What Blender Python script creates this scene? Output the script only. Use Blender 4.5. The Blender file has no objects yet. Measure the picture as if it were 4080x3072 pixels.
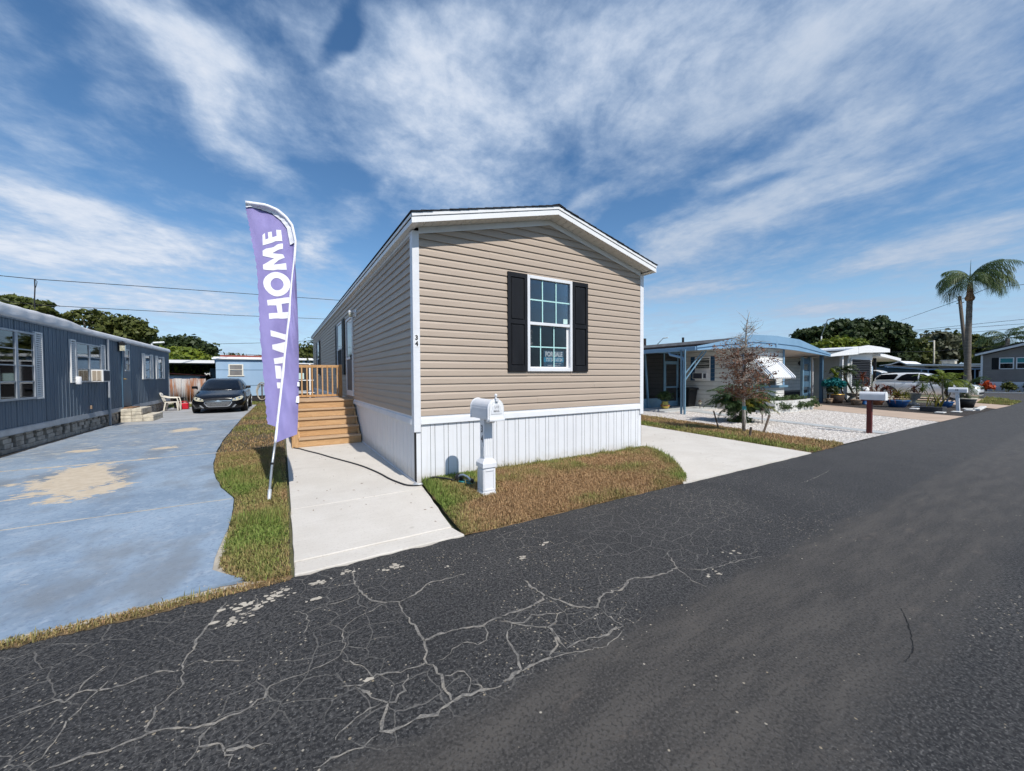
import bpy, bmesh, math, random
import numpy as np
from mathutils import Vector, Matrix
from mathutils.bvhtree import BVHTree

R = math.radians
PI = math.pi
rnd = random.Random(7)
SC = bpy.context.scene
COL = SC.collection

# ------------------------------------------------------------------ camera
CAM = Vector((-1.7088, -5.3490, 1.5613))
YAW, PITCH, ROLL = R(31.2525), R(-1.4549), R(-0.3101)
fw = Vector((math.sin(YAW) * math.cos(PITCH), math.cos(YAW) * math.cos(PITCH), math.sin(PITCH)))
rt0 = Vector((math.cos(YAW), -math.sin(YAW), 0))
up0 = rt0.cross(fw)
rt = math.cos(ROLL) * rt0 + math.sin(ROLL) * up0
up = -math.sin(ROLL) * rt0 + math.cos(ROLL) * up0
cd = bpy.data.cameras.new('camera')
cam = bpy.data.objects.new('camera', cd)
COL.objects.link(cam)
cam.matrix_world = Matrix(((rt.x, up.x, -fw.x, CAM.x), (rt.y, up.y, -fw.y, CAM.y),
                           (rt.z, up.z, -fw.z, CAM.z), (0, 0, 0, 1)))
cd.sensor_fit = 'HORIZONTAL'
cd.sensor_width = 36.0
cd.lens = 36.0 * 1527.4 / 4080.0
cd.clip_start = 0.05
cd.clip_end = 3000
SC.camera = cam

# ------------------------------------------------------------------ colour management
SC.render.engine = 'CYCLES'
SC.view_settings.view_transform = 'Standard'
SC.view_settings.look = 'None'
SC.view_settings.exposure = 0.10
SC.view_settings.gamma = 1.0
SC.view_settings.use_curve_mapping = False
SC.cycles.use_denoising = True
SC.cycles.use_adaptive_sampling = True
SC.cycles.adaptive_threshold = 0.02
SC.cycles.adaptive_min_samples = 16
SC.cycles.max_bounces = 6
SC.cycles.diffuse_bounces = 3
SC.cycles.glossy_bounces = 3
SC.cycles.transmission_bounces = 4
SC.cycles.transparent_max_bounces = 8
SC.cycles.caustics_reflective = False
SC.cycles.caustics_refractive = False

# ------------------------------------------------------------------ sun and sky
SUN_EL, SUN_AZ = R(48.5), R(-3.0)            # light travels towards +Y, a touch towards -X
ld = Vector((math.sin(SUN_AZ) * math.cos(SUN_EL), math.cos(SUN_AZ) * math.cos(SUN_EL), -math.sin(SUN_EL)))
sl = bpy.data.lights.new('sun', 'SUN')
sl.energy = 4.2
sl.angle = R(0.53)
sl.color = (1.0, 0.955, 0.89)
so = bpy.data.objects.new('sun', sl)
COL.objects.link(so)
so.rotation_euler = ld.to_track_quat('-Z', 'Y').to_euler()
so.location = (0, -20, 30)


class NT:
    """small node-tree writer"""
    def __init__(s, nt):
        s.t = nt
        s.n = nt.nodes
        s.l = nt.links

    def node(s, typ, **kw):
        n = s.n.new(typ)
        for k, v in kw.items():
            setattr(n, k, v)
        return n

    def put(s, sock, v):
        if isinstance(v, bpy.types.NodeSocket):
            s.l.new(v, sock)
        elif v is not None:
            if hasattr(sock, 'default_value'):
                try:
                    sock.default_value = v
                except Exception:
                    sock.default_value = tuple(v) + (1.0,) if len(v) == 3 else v

    def math(s, op, a, b=None, c=None, clamp=False):
        n = s.node('ShaderNodeMath', operation=op, use_clamp=clamp)
        s.put(n.inputs[0], a)
        if b is not None:
            s.put(n.inputs[1], b)
        if c is not None:
            s.put(n.inputs[2], c)
        return n.outputs[0]

    def vmath(s, op, a, b=None):
        n = s.node('ShaderNodeVectorMath', operation=op)
        s.put(n.inputs[0], a)
        if b is not None:
            s.put(n.inputs[1], b)
        return n.outputs['Value'] if op in ('LENGTH', 'DISTANCE', 'DOT_PRODUCT') else n.outputs['Vector']

    def noise(s, vec, scale, detail=4, rough=0.55, dist=0.0, dim='3D'):
        n = s.node('ShaderNodeTexNoise', noise_dimensions=dim)
        s.put(n.inputs['Vector'], vec)
        n.inputs['Scale'].default_value = scale
        n.inputs['Detail'].default_value = detail
        n.inputs['Roughness'].default_value = rough
        n.inputs['Distortion'].default_value = dist
        return n.outputs['Fac']

    def noisec(s, vec, scale, detail=3):
        n = s.node('ShaderNodeTexNoise')
        s.put(n.inputs['Vector'], vec)
        n.inputs['Scale'].default_value = scale
        n.inputs['Detail'].default_value = detail
        return n.outputs['Color']

    def voro(s, vec, scale, feature='F1', out='Distance', rand=1.0, dim='3D'):
        n = s.node('ShaderNodeTexVoronoi', feature=feature, voronoi_dimensions=dim)
        s.put(n.inputs['Vector'], vec)
        n.inputs['Scale'].default_value = scale
        n.inputs['Randomness'].default_value = rand
        return n.outputs[out]

    def ramp(s, fac, lo, hi, smooth=True):
        n = s.node('ShaderNodeMapRange', interpolation_type='SMOOTHSTEP' if smooth else 'LINEAR')
        s.put(n.inputs['Value'], fac)
        n.inputs['From Min'].default_value = lo
        n.inputs['From Max'].default_value = hi
        return n.outputs['Result']

    def mix(s, fac, a, b, blend='MIX'):
        n = s.node('ShaderNodeMix', data_type='RGBA', blend_type=blend)
        s.put(n.inputs[0], fac)
        s.put(n.inputs[6], a if isinstance(a, bpy.types.NodeSocket) else (tuple(a) + (1.0,) if len(a) == 3 else a))
        s.put(n.inputs[7], b if isinstance(b, bpy.types.NodeSocket) else (tuple(b) + (1.0,) if len(b) == 3 else b))
        return n.outputs[2]

    def map(s, vec, scale=(1, 1, 1), rot=(0, 0, 0), loc=(0, 0, 0)):
        n = s.node('ShaderNodeMapping')
        s.put(n.inputs['Vector'], vec)
        n.inputs['Scale'].default_value = scale
        n.inputs['Rotation'].default_value = rot
        n.inputs['Location'].default_value = loc
        return n.outputs['Vector']

    def sep(s, vec):
        n = s.node('ShaderNodeSeparateXYZ')
        s.put(n.inputs[0], vec)
        return n.outputs

    def comb(s, x, y, z):
        n = s.node('ShaderNodeCombineXYZ')
        s.put(n.inputs[0], x)
        s.put(n.inputs[1], y)
        s.put(n.inputs[2], z)
        return n.outputs[0]

    def pos(s):
        return s.node('ShaderNodeNewGeometry').outputs['Position']


W = bpy.data.worlds.new('World')
SC.world = W
W.use_nodes = True
T = NT(W.node_tree)
W.node_tree.nodes.clear()
sky = T.node('ShaderNodeTexSky', sky_type='NISHITA')
sky.sun_disc = False
sky.sun_elevation = SUN_EL
sky.sun_rotation = math.atan2(-ld.x, -ld.y)
sky.altitude = 5
sky.air_density = 1.0
sky.dust_density = 0.15
sky.ozone_density = 1.6
bg1 = T.node('ShaderNodeBackground')
skyc = T.node('ShaderNodeHueSaturation')
skyc.inputs['Saturation'].default_value = 1.22
T.put(skyc.inputs['Color'], sky.outputs[0])

bg1.inputs['Strength'].default_value = 0.122
# cirrus and thin cumulus on a flat layer overhead, the same field in every direction
dirv = T.node('ShaderNodeTexCoord').outputs['Generated']
dx, dy, dz = T.sep(dirv)
den = T.math('ADD', T.math('MAXIMUM', dz, 0.0), 0.08)
px = T.math('DIVIDE', dx, den)
py = T.math('DIVIDE', dy, den)
P0 = T.comb(px, py, 0.0)
warp = T.vmath('SUBTRACT', T.noisec(P0, 1.1, 4), (0.5, 0.5, 0.5))
P1 = T.vmath('ADD', P0, T.vmath('MULTIPLY', warp, (0.62, 0.62, 0.0)))


def streak(rot, sx, sy, loc):
    v = T.map(P1, rot=(0, 0, R(rot)), loc=loc)
    return T.vmath('MULTIPLY', v, (sx, sy, 1.0))


big = T.noise(streak(14, 1.25, .85, (0, 0, 0)), 0.85, 3, 0.55)
mid = T.noise(streak(16, 1.6, .9, (3.1, 1.7, 0)), 1.5, 4, 0.6)
wisp = T.noise(streak(20, 1.9, 1.0, (7.3, 2.2, 0)), 3.2, 6, 0.64)
fine = T.noise(P0, 7.0, 5, 0.65)


def lobe(x, y, ax, ay, bx, by, amt):
    v = T.vmath('SUBTRACT', P1, (x, y, 0.0))
    u = T.comb(T.vmath('DOT_PRODUCT', v, (ax, ay, 0.0)), T.vmath('DOT_PRODUCT', v, (bx, by, 0.0)), 0.0)
    return T.math('MULTIPLY', T.ramp(T.vmath('LENGTH', u), 1.15, 0.1), amt)


wide = lambda n, lo, hi, amt: T.math('MULTIPLY', T.ramp(n, lo, hi, False), amt)
base = T.math('ADD', wide(big, .3, .7, .15), wide(mid, .28, .72, .22))
base = T.math('ADD', base, wide(wisp, .28, .72, .20))
base = T.math('ADD', base, wide(fine, .30, .70, .19))
CLOUDS = [(0.444, 1.16, 2.347, -0.073, -0.182, 3.283, 0.34), (0.595, 1.566, 2.339, -0.373, -0.331, 3.789, 0.3), (0.391, 0.93, 3.861, -1.584, 3.507, 5.97, 0.18),
          (-0.118, 1.408, 2.644, 1.1, -2.553, 3.424, 0.3), (-0.207, 1.281, 4.892, 2.23, -2.772, 6.424, 0.18), (-0.075, 1.744, 3.19, 1.139, -4.949, 4.017, 0.22),
          (-0.821, 2.544, 2.488, 0.996, -1.619, 2.765, 0.36), (-0.941, 3.209, 1.089, 0.348, 0.064, 1.417, 0.42), (-0.697, 1.993, 5.604, 3.279, -11.448, 2.265, 0.2),
          (-1.077, 4.388, 0.829, 0.215, 0.028, 1.214, 0.34), (0.219, 2.619, 5.623, -0.437, 1.035, 2.155, 0.4), (1.136, 0.578, 0.449, -1.202, 1.945, 1.873, 0.24),
          (1.692, 0.719, 0.307, -1.371, 4.562, -0.08, 0.26), (2.075, 1.175, 0.392, -0.99, 3.065, -0.19, 0.34), (3.297, 0.674, 0.244, -1.656, 2.953, -0.85, 0.3),
          (2.92, 1.961, 0.738, -1.192, 2.288, 0.967, 0.3), (4.457, 1.563, 0.351, -1.036, 1.707, 1.066, 0.28), (1.204, 1.388, 2.616, -4.038, 7.689, 0.785, 0.24),
          (0.797, 0.862, 2.9, -2.679, 1.718, 2.78, 0.08), (0.182, 1.082, 23.355, 0.184, 1.379, 4.944, -0.42), (-0.278, 1.932, 4.0, 1.285, -2.551, 3.539, -0.32),
          (-0.546, 1.641, 12.1, 4.197, 3.425, 6.705, -0.2), (0.159, 1.844, 5.206, -0.405, 2.063, 3.955, -0.26), (1.59, 1.468, 1.642, -2.656, 5.614, 0.342, -0.44),
          (1.785, 0.956, 1.288, -3.549, 10.595, 1.57, -0.22), (3.588, 1.111, 0.566, -2.159, 3.807, -0.396, -0.22), (0.515, 2.562, 5.956, -1.165, 0.734, 1.46, -0.22),
          (-0.511, 1.4, 11.593, 4.426, 3.861, 7.31, -0.16), (-0.324, 2.484, 4.245, 0.814, -0.257, 3.384, -0.22), (2.723, 0.559, 0.338, -2.894, 6.012, -2.338, -0.16),
          (0.887, 1.021, 2.2, -4.131, 6.95, 2.001, -0.1)]
for c in CLOUDS:
    base = T.math('ADD', base, lobe(*c))
cover = T.ramp(base, 0.18, 0.80)
horizon_haze = T.math('MULTIPLY', T.ramp(dz, 0.26, -0.04), 0.90)
T.put(bg1.inputs['Color'], T.mix(horizon_haze, skyc.outputs[0], (2.9, 4.6, 6.9)))

bright = T.math('ADD', T.ramp(base, 0.42, 1.02), wide(fine, .3, .7, .14), clamp=True)
# the thick veil in the east is a little greyer than the thin sunlit cloud
veil = T.ramp(px, 0.55, 1.5)
ccol = T.mix(bright, (0.38, 0.51, 0.71), (0.72, 0.77, 0.86))
ccol = T.mix(T.math('MULTIPLY', veil, 0.62), ccol, (0.36, 0.455, 0.60))
bg2 = T.node('ShaderNodeBackground')
T.put(bg2.inputs['Color'], ccol)
bg2.inputs['Strength'].default_value = 1.0
W.cycles.sampling_method = 'MANUAL'
W.cycles.sample_map_resolution = 256
ms = T.node('ShaderNodeMixShader')
T.put(ms.inputs[0], T.math('MULTIPLY', cover, 0.96))
T.l.new(bg1.outputs[0], ms.inputs[1])
T.l.new(bg2.outputs[0], ms.inputs[2])
T.l.new(ms.outputs[0], T.node('ShaderNodeOutputWorld').inputs[0])

# ------------------------------------------------------------------ materials
MATS = {}


def pmat(name, col, rough=0.6, col2=None, nscale=6.0, amt=1.0, bump=0.0, bscale=None, spec=0.4, metal=0.0,
         stretch=(1, 1, 1), detail=5, lo=0.35, hi=0.65, dirt=None, dscale=2.0, damt=0.4, trans=None, coat=0.0):
    m = bpy.data.materials.new(name)
    m.use_nodes = True
    t = NT(m.node_tree)
    b = m.node_tree.nodes['Principled BSDF']
    c = tuple(col) + (1.0,)
    p = t.pos()
    if col2 is not None:
        f = t.ramp(t.noise(t.map(p, scale=stretch), nscale, detail), lo, hi)
        c = t.mix(t.math('MULTIPLY', f, amt), col, col2)
    if dirt is not None:
        f = t.ramp(t.noise(t.map(p, scale=stretch, loc=(3, 5, 7)), dscale, 6, 0.65), 0.48, 0.72)
        c = t.mix(t.math('MULTIPLY', f, damt), c, dirt)
    t.put(b.inputs['Base Color'], c)
    b.inputs['Roughness'].default_value = rough
    b.inputs['Specular IOR Level'].default_value = spec
    b.inputs['Metallic'].default_value = metal
    b.inputs['Coat Weight'].default_value = coat
    if bump:
        bn = t.node('ShaderNodeBump')
        bn.inputs['Strength'].default_value = bump
        bn.inputs['Distance'].default_value = 0.02
        t.put(bn.inputs['Height'], t.noise(t.map(p, scale=stretch), bscale or nscale * 4, 4))
        t.l.new(bn.outputs[0], b.inputs['Normal'])
    if trans:
        b.inputs['Transmission Weight'].default_value = trans
    MATS[name] = m
    return m


def glass(name, tint=(0.02, 0.025, 0.03), rough=0.02, k=1.2, add=0.02):
    """window glass: clear sheet that mirrors at grazing angles"""
    m = bpy.data.materials.new(name)
    m.use_nodes = True
    t = NT(m.node_tree)
    m.node_tree.nodes.clear()
    g = t.node('ShaderNodeBsdfGlossy')
    g.inputs['Roughness'].default_value = rough
    g.inputs['Color'].default_value = (0.9, 0.95, 1, 1)
    tr = t.node('ShaderNodeBsdfTransparent')
    tr.inputs['Color'].default_value = tuple(tint) + (1,)
    fr = t.node('ShaderNodeFresnel')
    fr.inputs['IOR'].default_value = 1.5
    f = t.math('ADD', t.math('MULTIPLY', fr.outputs[0], k), add, clamp=True)
    mx = t.node('ShaderNodeMixShader')
    t.put(mx.inputs[0], f)
    t.l.new(tr.outputs[0], mx.inputs[1])
    t.l.new(g.outputs[0], mx.inputs[2])
    t.l.new(mx.outputs[0], t.node('ShaderNodeOutputMaterial').inputs[0])
    MATS[name] = m
    return m


M = MATS


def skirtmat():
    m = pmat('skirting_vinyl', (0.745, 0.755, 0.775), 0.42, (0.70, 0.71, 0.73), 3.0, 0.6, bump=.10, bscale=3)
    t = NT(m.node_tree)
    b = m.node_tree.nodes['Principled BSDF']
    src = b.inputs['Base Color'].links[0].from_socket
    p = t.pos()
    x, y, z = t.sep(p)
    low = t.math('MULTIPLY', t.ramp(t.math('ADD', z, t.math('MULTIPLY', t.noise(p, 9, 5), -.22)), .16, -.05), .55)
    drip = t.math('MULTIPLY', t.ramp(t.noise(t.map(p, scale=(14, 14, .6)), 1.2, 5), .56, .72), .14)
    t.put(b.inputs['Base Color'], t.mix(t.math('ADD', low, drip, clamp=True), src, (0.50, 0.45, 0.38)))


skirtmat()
pmat('siding', (0.430, 0.348, 0.276), 0.5, (0.400, 0.322, 0.254), 3.0, 0.6, bump=0.22, bscale=2.2, stretch=(.5, .5, 2.5), dirt=(0.37, 0.30, 0.24), dscale=1.1, damt=.25)
pmat('vinyl_white', (0.745, 0.755, 0.775), 0.42, (0.69, 0.70, 0.72), 3.0, 0.7, bump=.12, bscale=3, dirt=(.62, .62, .61), dscale=2.5, damt=.35)
pmat('trim_white', (0.80, 0.80, 0.80), 0.45, (0.74, 0.74, 0.73), 5.0, 0.5)
pmat('soffit', (0.66, 0.64, 0.59), 0.6)
pmat('soffit_slot', (0.16, 0.15, 0.14), 0.8)
pmat('shutter_black', (0.009, 0.0095, 0.012), 0.55, (0.014, 0.015, 0.018), 8, spec=.18, bump=0.1, bscale=90, stretch=(1, 1, .15))
pmat('shingle', (0.020, 0.021, 0.026), 0.9, (0.04, 0.04, 0.046), 30, bump=0.4, bscale=150)
pmat('screen_grey', (0.10, 0.105, 0.11), 0.7)
pmat('room_dark', (0.05, 0.043, 0.036), 0.9)
pmat('planter_dark', (0.035, 0.036, 0.040), 0.7)
pmat('lap_shadow', (0.16, 0.155, 0.145), 0.9)  # dark core behind the laps, painted to read as lip shadow lines
pmat('louvre_dark', (0.022, 0.026, 0.034), 0.5)
pmat('blind', (0.55, 0.54, 0.50), 0.7)
pmat('tape_teal', (0.45, 0.72, 0.70), 0.5)
pmat('sticker', (0.55, 0.72, 0.68), 0.6)
pmat('ink_black', (0.012, 0.012, 0.014), 0.5)
pmat('ink_grey', (0.33, 0.33, 0.34), 0.6)
pmat('ink_white', (0.82, 0.82, 0.84), 0.6)
pmat('sign_navy', (0.022, 0.085, 0.150), 0.5)
pmat('sign_teal', (0.03, 0.33, 0.52), 0.5)
pmat('steel', (0.42, 0.44, 0.46), 0.4, (0.34, 0.36, 0.38), 8, metal=0.6)
pmat('flag_purple', (0.272, 0.243, 0.480), 0.75, (0.235, 0.208, 0.425), 3, spec=0.2, bump=.55, bscale=7, stretch=(1.6, 1.6, .8))
pmat('flag_white', (0.80, 0.80, 0.84), 0.75, spec=0.2)
pmat('rubber', (0.018, 0.018, 0.020), 0.55)
pmat('teal_plastic', (0.03, 0.22, 0.24), 0.4)
pmat('wood_lath', (0.20, 0.15, 0.11), 0.85, (0.13, 0.10, 0.08), 20)
def broomed(name, a_, b_, dirt):
    m = bpy.data.materials.new(name)
    m.use_nodes = True
    t = NT(m.node_tree)
    b = m.node_tree.nodes['Principled BSDF']
    p = t.pos()
    br_ = t.noise(t.map(p, scale=(2.2, 120, 1)), 1.0, 3)
    c = t.mix(t.ramp(t.noise(p, 1.7, 6, .65), .35, .65), a_, b_)
    c = t.mix(t.math('MULTIPLY', t.ramp(t.noise(p, 45, 4), .52, .7), .35), c, dirt)
    c = t.mix(t.math('MULTIPLY', t.ramp(t.noise(t.map(p, scale=(.5, 3.2, 1), rot=(0, 0, .35)), 1.5, 7, .7), .56, .75), .38), c, dirt)
    c = t.mix(t.math('MULTIPLY', t.ramp(t.voro(p, 1.6), .055, .02), .5), c, dirt)
    c = t.mix(t.math('MULTIPLY', t.ramp(br_, .45, .6), .12), c, dirt)
    t.put(b.inputs['Base Color'], c)
    b.inputs['Roughness'].default_value = .88
    bn = t.node('ShaderNodeBump')
    bn.inputs['Strength'].default_value = .35
    bn.inputs['Distance'].default_value = .006
    t.put(bn.inputs['Height'], t.math('ADD', br_, t.math('MULTIPLY', t.noise(p, 110, 3), .6)))
    t.l.new(bn.outputs[0], b.inputs['Normal'])
    MATS[name] = m


broomed('concrete', (0.650, 0.608, 0.545), (0.600, 0.556, 0.492), (0.41, 0.37, 0.315))
pmat('concrete_grey', (0.40, 0.41, 0.42), 0.85, (0.33, 0.335, 0.34), 1.4, bump=0.15, bscale=90, dirt=(0.22, 0.22, 0.22), dscale=.7, damt=.5)
pmat('concrete_tan', (0.50, 0.38, 0.285), 0.85, (0.44, 0.33, 0.245), 1.2, bump=0.12, bscale=90)
pmat('concrete_pale', (0.47, 0.48, 0.47), 0.85, (0.40, 0.41, 0.40), 2.2, bump=0.12, bscale=90)
pmat('soil', (0.125, 0.085, 0.050), 0.95, (0.085, 0.075, 0.038), 5, bump=0.5, bscale=60)
pmat('soil_dry', (0.235, 0.150, 0.080), 0.95, (0.16, 0.115, 0.055), 4, bump=0.5, bscale=60)
pmat('mulch', (0.030, 0.024, 0.020), 0.95, (0.06, 0.05, 0.042), 14, bump=0.9, bscale=40)
pmat('gravel_bed', (0.66, 0.62, 0.57), 0.9, (0.30, 0.27, 0.24), 24, 1.0, bump=1.0, bscale=30, detail=3, lo=.45, hi=.6)
pmat('gravel_stone', (0.76, 0.72, 0.67), 0.85, (0.40, 0.35, 0.31), 16, 1.0, lo=.42, hi=.6)
pmat('blue_wall', (0.130, 0.170, 0.214), 0.5, (0.110, 0.146, 0.186), 1.2, 1.0, stretch=(1, 1, .12), dirt=(0.165, 0.195, 0.23), dscale=3.5, damt=0.5)
pmat('grey_trim', (0.34, 0.37, 0.41), 0.6, (0.27, 0.30, 0.33), 3, dirt=(.2, .21, .22), damt=.3)
pmat('membrane', (0.74, 0.73, 0.73), 0.55, (0.64, 0.63, 0.63), 1.3, bump=0.12, bscale=5)
pmat('alu', (0.42, 0.45, 0.49), 0.45, (0.34, 0.37, 0.40), 6, metal=0.2)
pmat('block', (0.46, 0.425, 0.375), 0.92, (0.33, 0.30, 0.26), 5, bump=0.5, bscale=60, dirt=(0.10, 0.095, 0.085), dscale=2.2, damt=.75)
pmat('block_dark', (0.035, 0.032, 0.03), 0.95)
pmat('cream_block', (0.66, 0.60, 0.48), 0.9, (0.50, 0.45, 0.36), 7, bump=0.6, bscale=40, dirt=(0.22, 0.21, 0.18), dscale=5, damt=.6)
pmat('plastic_cream', (0.76, 0.71, 0.60), 0.45)
pmat('plastic_red', (0.50, 0.012, 0.028), 0.4)
pmat('plastic_black', (0.012, 0.012, 0.013), 0.5)
pmat('ac_white', (0.72, 0.72, 0.70), 0.5)
pmat('ac_grille', (0.20, 0.12, 0.065), 0.7)
pmat('ac_dark', (0.035, 0.04, 0.055), 0.6)
pmat('brass', (0.55, 0.36, 0.10), 0.35, metal=0.7)
pmat('car_black', (0.004, 0.0045, 0.006), 0.16, spec=0.35, coat=0.15)
pmat('car_white', (0.78, 0.79, 0.80), 0.25, spec=0.5, coat=0.8)
pmat('chrome', (0.62, 0.64, 0.66), 0.15, metal=0.9)
pmat('lamp_glass', (0.60, 0.58, 0.45), 0.12, (0.40, 0.38, 0.28), 14, coat=0.6)
pmat('car_glass', (0.006, 0.008, 0.012), 0.06, spec=0.45)
pmat('tint_glass', (0.004, 0.0045, 0.006), 0.25, spec=0.12)
pmat('tyre', (0.014, 0.014, 0.014), 0.8)
pmat('gold', (0.60, 0.45, 0.10), 0.35, metal=0.5)
pmat('pale_blue', (0.345, 0.485, 0.640), 0.6, (0.30, 0.435, 0.590), 1.0, stretch=(1, 1, .3), dirt=(0.40, 0.52, 0.66), dscale=1.1, damt=.35)
pmat('awning_blue', (0.205, 0.350, 0.500), 0.5, (0.18, 0.315, 0.455), 1.4)
pmat('post_blue', (0.150, 0.265, 0.355), 0.5, (0.12, 0.22, 0.30), 3)
pmat('dark_blue', (0.030, 0.085, 0.165), 0.5)
pmat('slate_blue', (0.060, 0.125, 0.190), 0.6)
pmat('alu_white', (0.66, 0.66, 0.63), 0.5, (0.58, 0.58, 0.55), 2.0, dirt=(.48, .47, .43), dscale=1.2, damt=.4)
pmat('bright_white', (0.80, 0.80, 0.80), 0.5)
pmat('brick_white', (0.66, 0.65, 0.62), 0.9, (0.55, 0.54, 0.50), 9, bump=0.5, bscale=50, dirt=(.30, .28, .25), dscale=4, damt=.4)
pmat('roof_grey', (0.24, 0.23, 0.22), 0.8, (0.17, 0.16, 0.155), 2.5)
pmat('roof_red', (0.30, 0.085, 0.055), 0.8, (0.22, 0.06, 0.04), 3)
pmat('grey_siding', (0.215, 0.195, 0.18), 0.6, (0.19, 0.172, 0.158), 2)
pmat('rust', (0.42, 0.40, 0.38), 0.8, (0.27, 0.12, 0.06), 1.6, 1.0, stretch=(1.6, 1.6, .22), lo=.42, hi=.55, dirt=(0.20, 0.075, 0.04), dscale=4, damt=.7)
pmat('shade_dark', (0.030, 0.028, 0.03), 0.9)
pmat('insect_screen', (0.028, 0.030, 0.032), 0.9)
pmat('bark', (0.17, 0.13, 0.10), 0.95, (0.10, 0.08, 0.06), 9, bump=0.8, bscale=20, stretch=(2, 2, .4))
pmat('bark_pale', (0.34, 0.31, 0.27), 0.95, (0.22, 0.19, 0.16), 14, bump=0.6, bscale=30)
pmat('palm_trunk', (0.18, 0.155, 0.13), 0.95, (0.11, 0.095, 0.08), 3.5, bump=0.6, bscale=9, stretch=(.5, .5, 5))
pmat('boot_brown', (0.28, 0.16, 0.09), 0.9, (0.16, 0.09, 0.05), 6)
pmat('creosote', (0.15, 0.125, 0.105), 0.95, (0.10, 0.085, 0.07), 6, stretch=(2, 2, .2))
pmat('redwood', (0.120, 0.018, 0.016), 0.6, (0.085, 0.014, 0.012), 6, stretch=(2, 2, .3))
pmat('terracotta', (0.40, 0.16, 0.08), 0.85)
pmat('urn_grey', (0.45, 0.43, 0.40), 0.9, (0.30, 0.28, 0.26), 8)
pmat('urn_cream', (0.58, 0.54, 0.46), 0.85, (0.40, 0.37, 0.31), 5)
pmat('pot_brown', (0.075, 0.052, 0.040), 0.6)
pmat('pot_blue', (0.010, 0.075, 0.225), 0.4)
pmat('pot_tan', (0.30, 0.21, 0.14), 0.8)
pmat('paver', (0.72, 0.71, 0.68), 0.9, (0.60, 0.59, 0.56), 6)
pmat('wire', (0.02, 0.02, 0.022), 0.7)
pmat('galv', (0.52, 0.54, 0.55), 0.5, metal=0.3)


def leafmat(name, a, b, transl=0.25, nscale=1.2, rough=0.55):
    m = bpy.data.materials.new(name)
    m.use_nodes = True
    t = NT(m.node_tree)
    bs = m.node_tree.nodes['Principled BSDF']
    p = t.pos()
    at = t.node('ShaderNodeAttribute', attribute_name='tone')
    f = t.math('ADD', t.math('MULTIPLY', t.ramp(t.noise(p, nscale, 4), .3, .7), .55), t.math('MULTIPLY', at.outputs['Fac'], .45))
    c = t.mix(f, a, b)
    t.put(bs.inputs['Base Color'], c)
    bs.inputs['Roughness'].default_value = rough
    bs.inputs['Specular IOR Level'].default_value = 0.3
    tl = t.node('ShaderNodeBsdfTranslucent')
    t.put(tl.inputs['Color'], c)
    mx = t.node('ShaderNodeMixShader')
    mx.inputs[0].default_value = transl
    out = m.node_tree.nodes['Material Output']
    t.l.new(bs.outputs[0], mx.inputs[1])
    t.l.new(tl.outputs[0], mx.inputs[2])
    t.l.new(mx.outputs[0], out.inputs[0])
    MATS[name] = m
    return m


leafmat('leaf_dark', (0.022, 0.038, 0.014), (0.062, 0.088, 0.026))
leafmat('leaf_mid', (0.052, 0.072, 0.018), (0.140, 0.152, 0.036))
leafmat('leaf_yellow', (0.085, 0.120, 0.012), (0.200, 0.240, 0.022))
leafmat('leaf_grey', (0.070, 0.080, 0.045), (0.150, 0.150, 0.090))
leafmat('leaf_palm', (0.030, 0.062, 0.018), (0.100, 0.140, 0.050))
leafmat('leaf_feather', (0.060, 0.100, 0.030), (0.170, 0.215, 0.085))
leafmat('leaf_gold', (0.120, 0.130, 0.015), (0.330, 0.250, 0.030))
leafmat('leaf_bronze', (0.110, 0.030, 0.016), (0.270, 0.095, 0.045))
leafmat('leaf_dead', (0.145, 0.066, 0.042), (0.270, 0.145, 0.092))
leafmat('leaf_red', (0.36, 0.035, 0.010), (0.52, 0.09, 0.02))
leafmat('leaf_teal', (0.010, 0.130, 0.140), (0.030, 0.270, 0.270))

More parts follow.
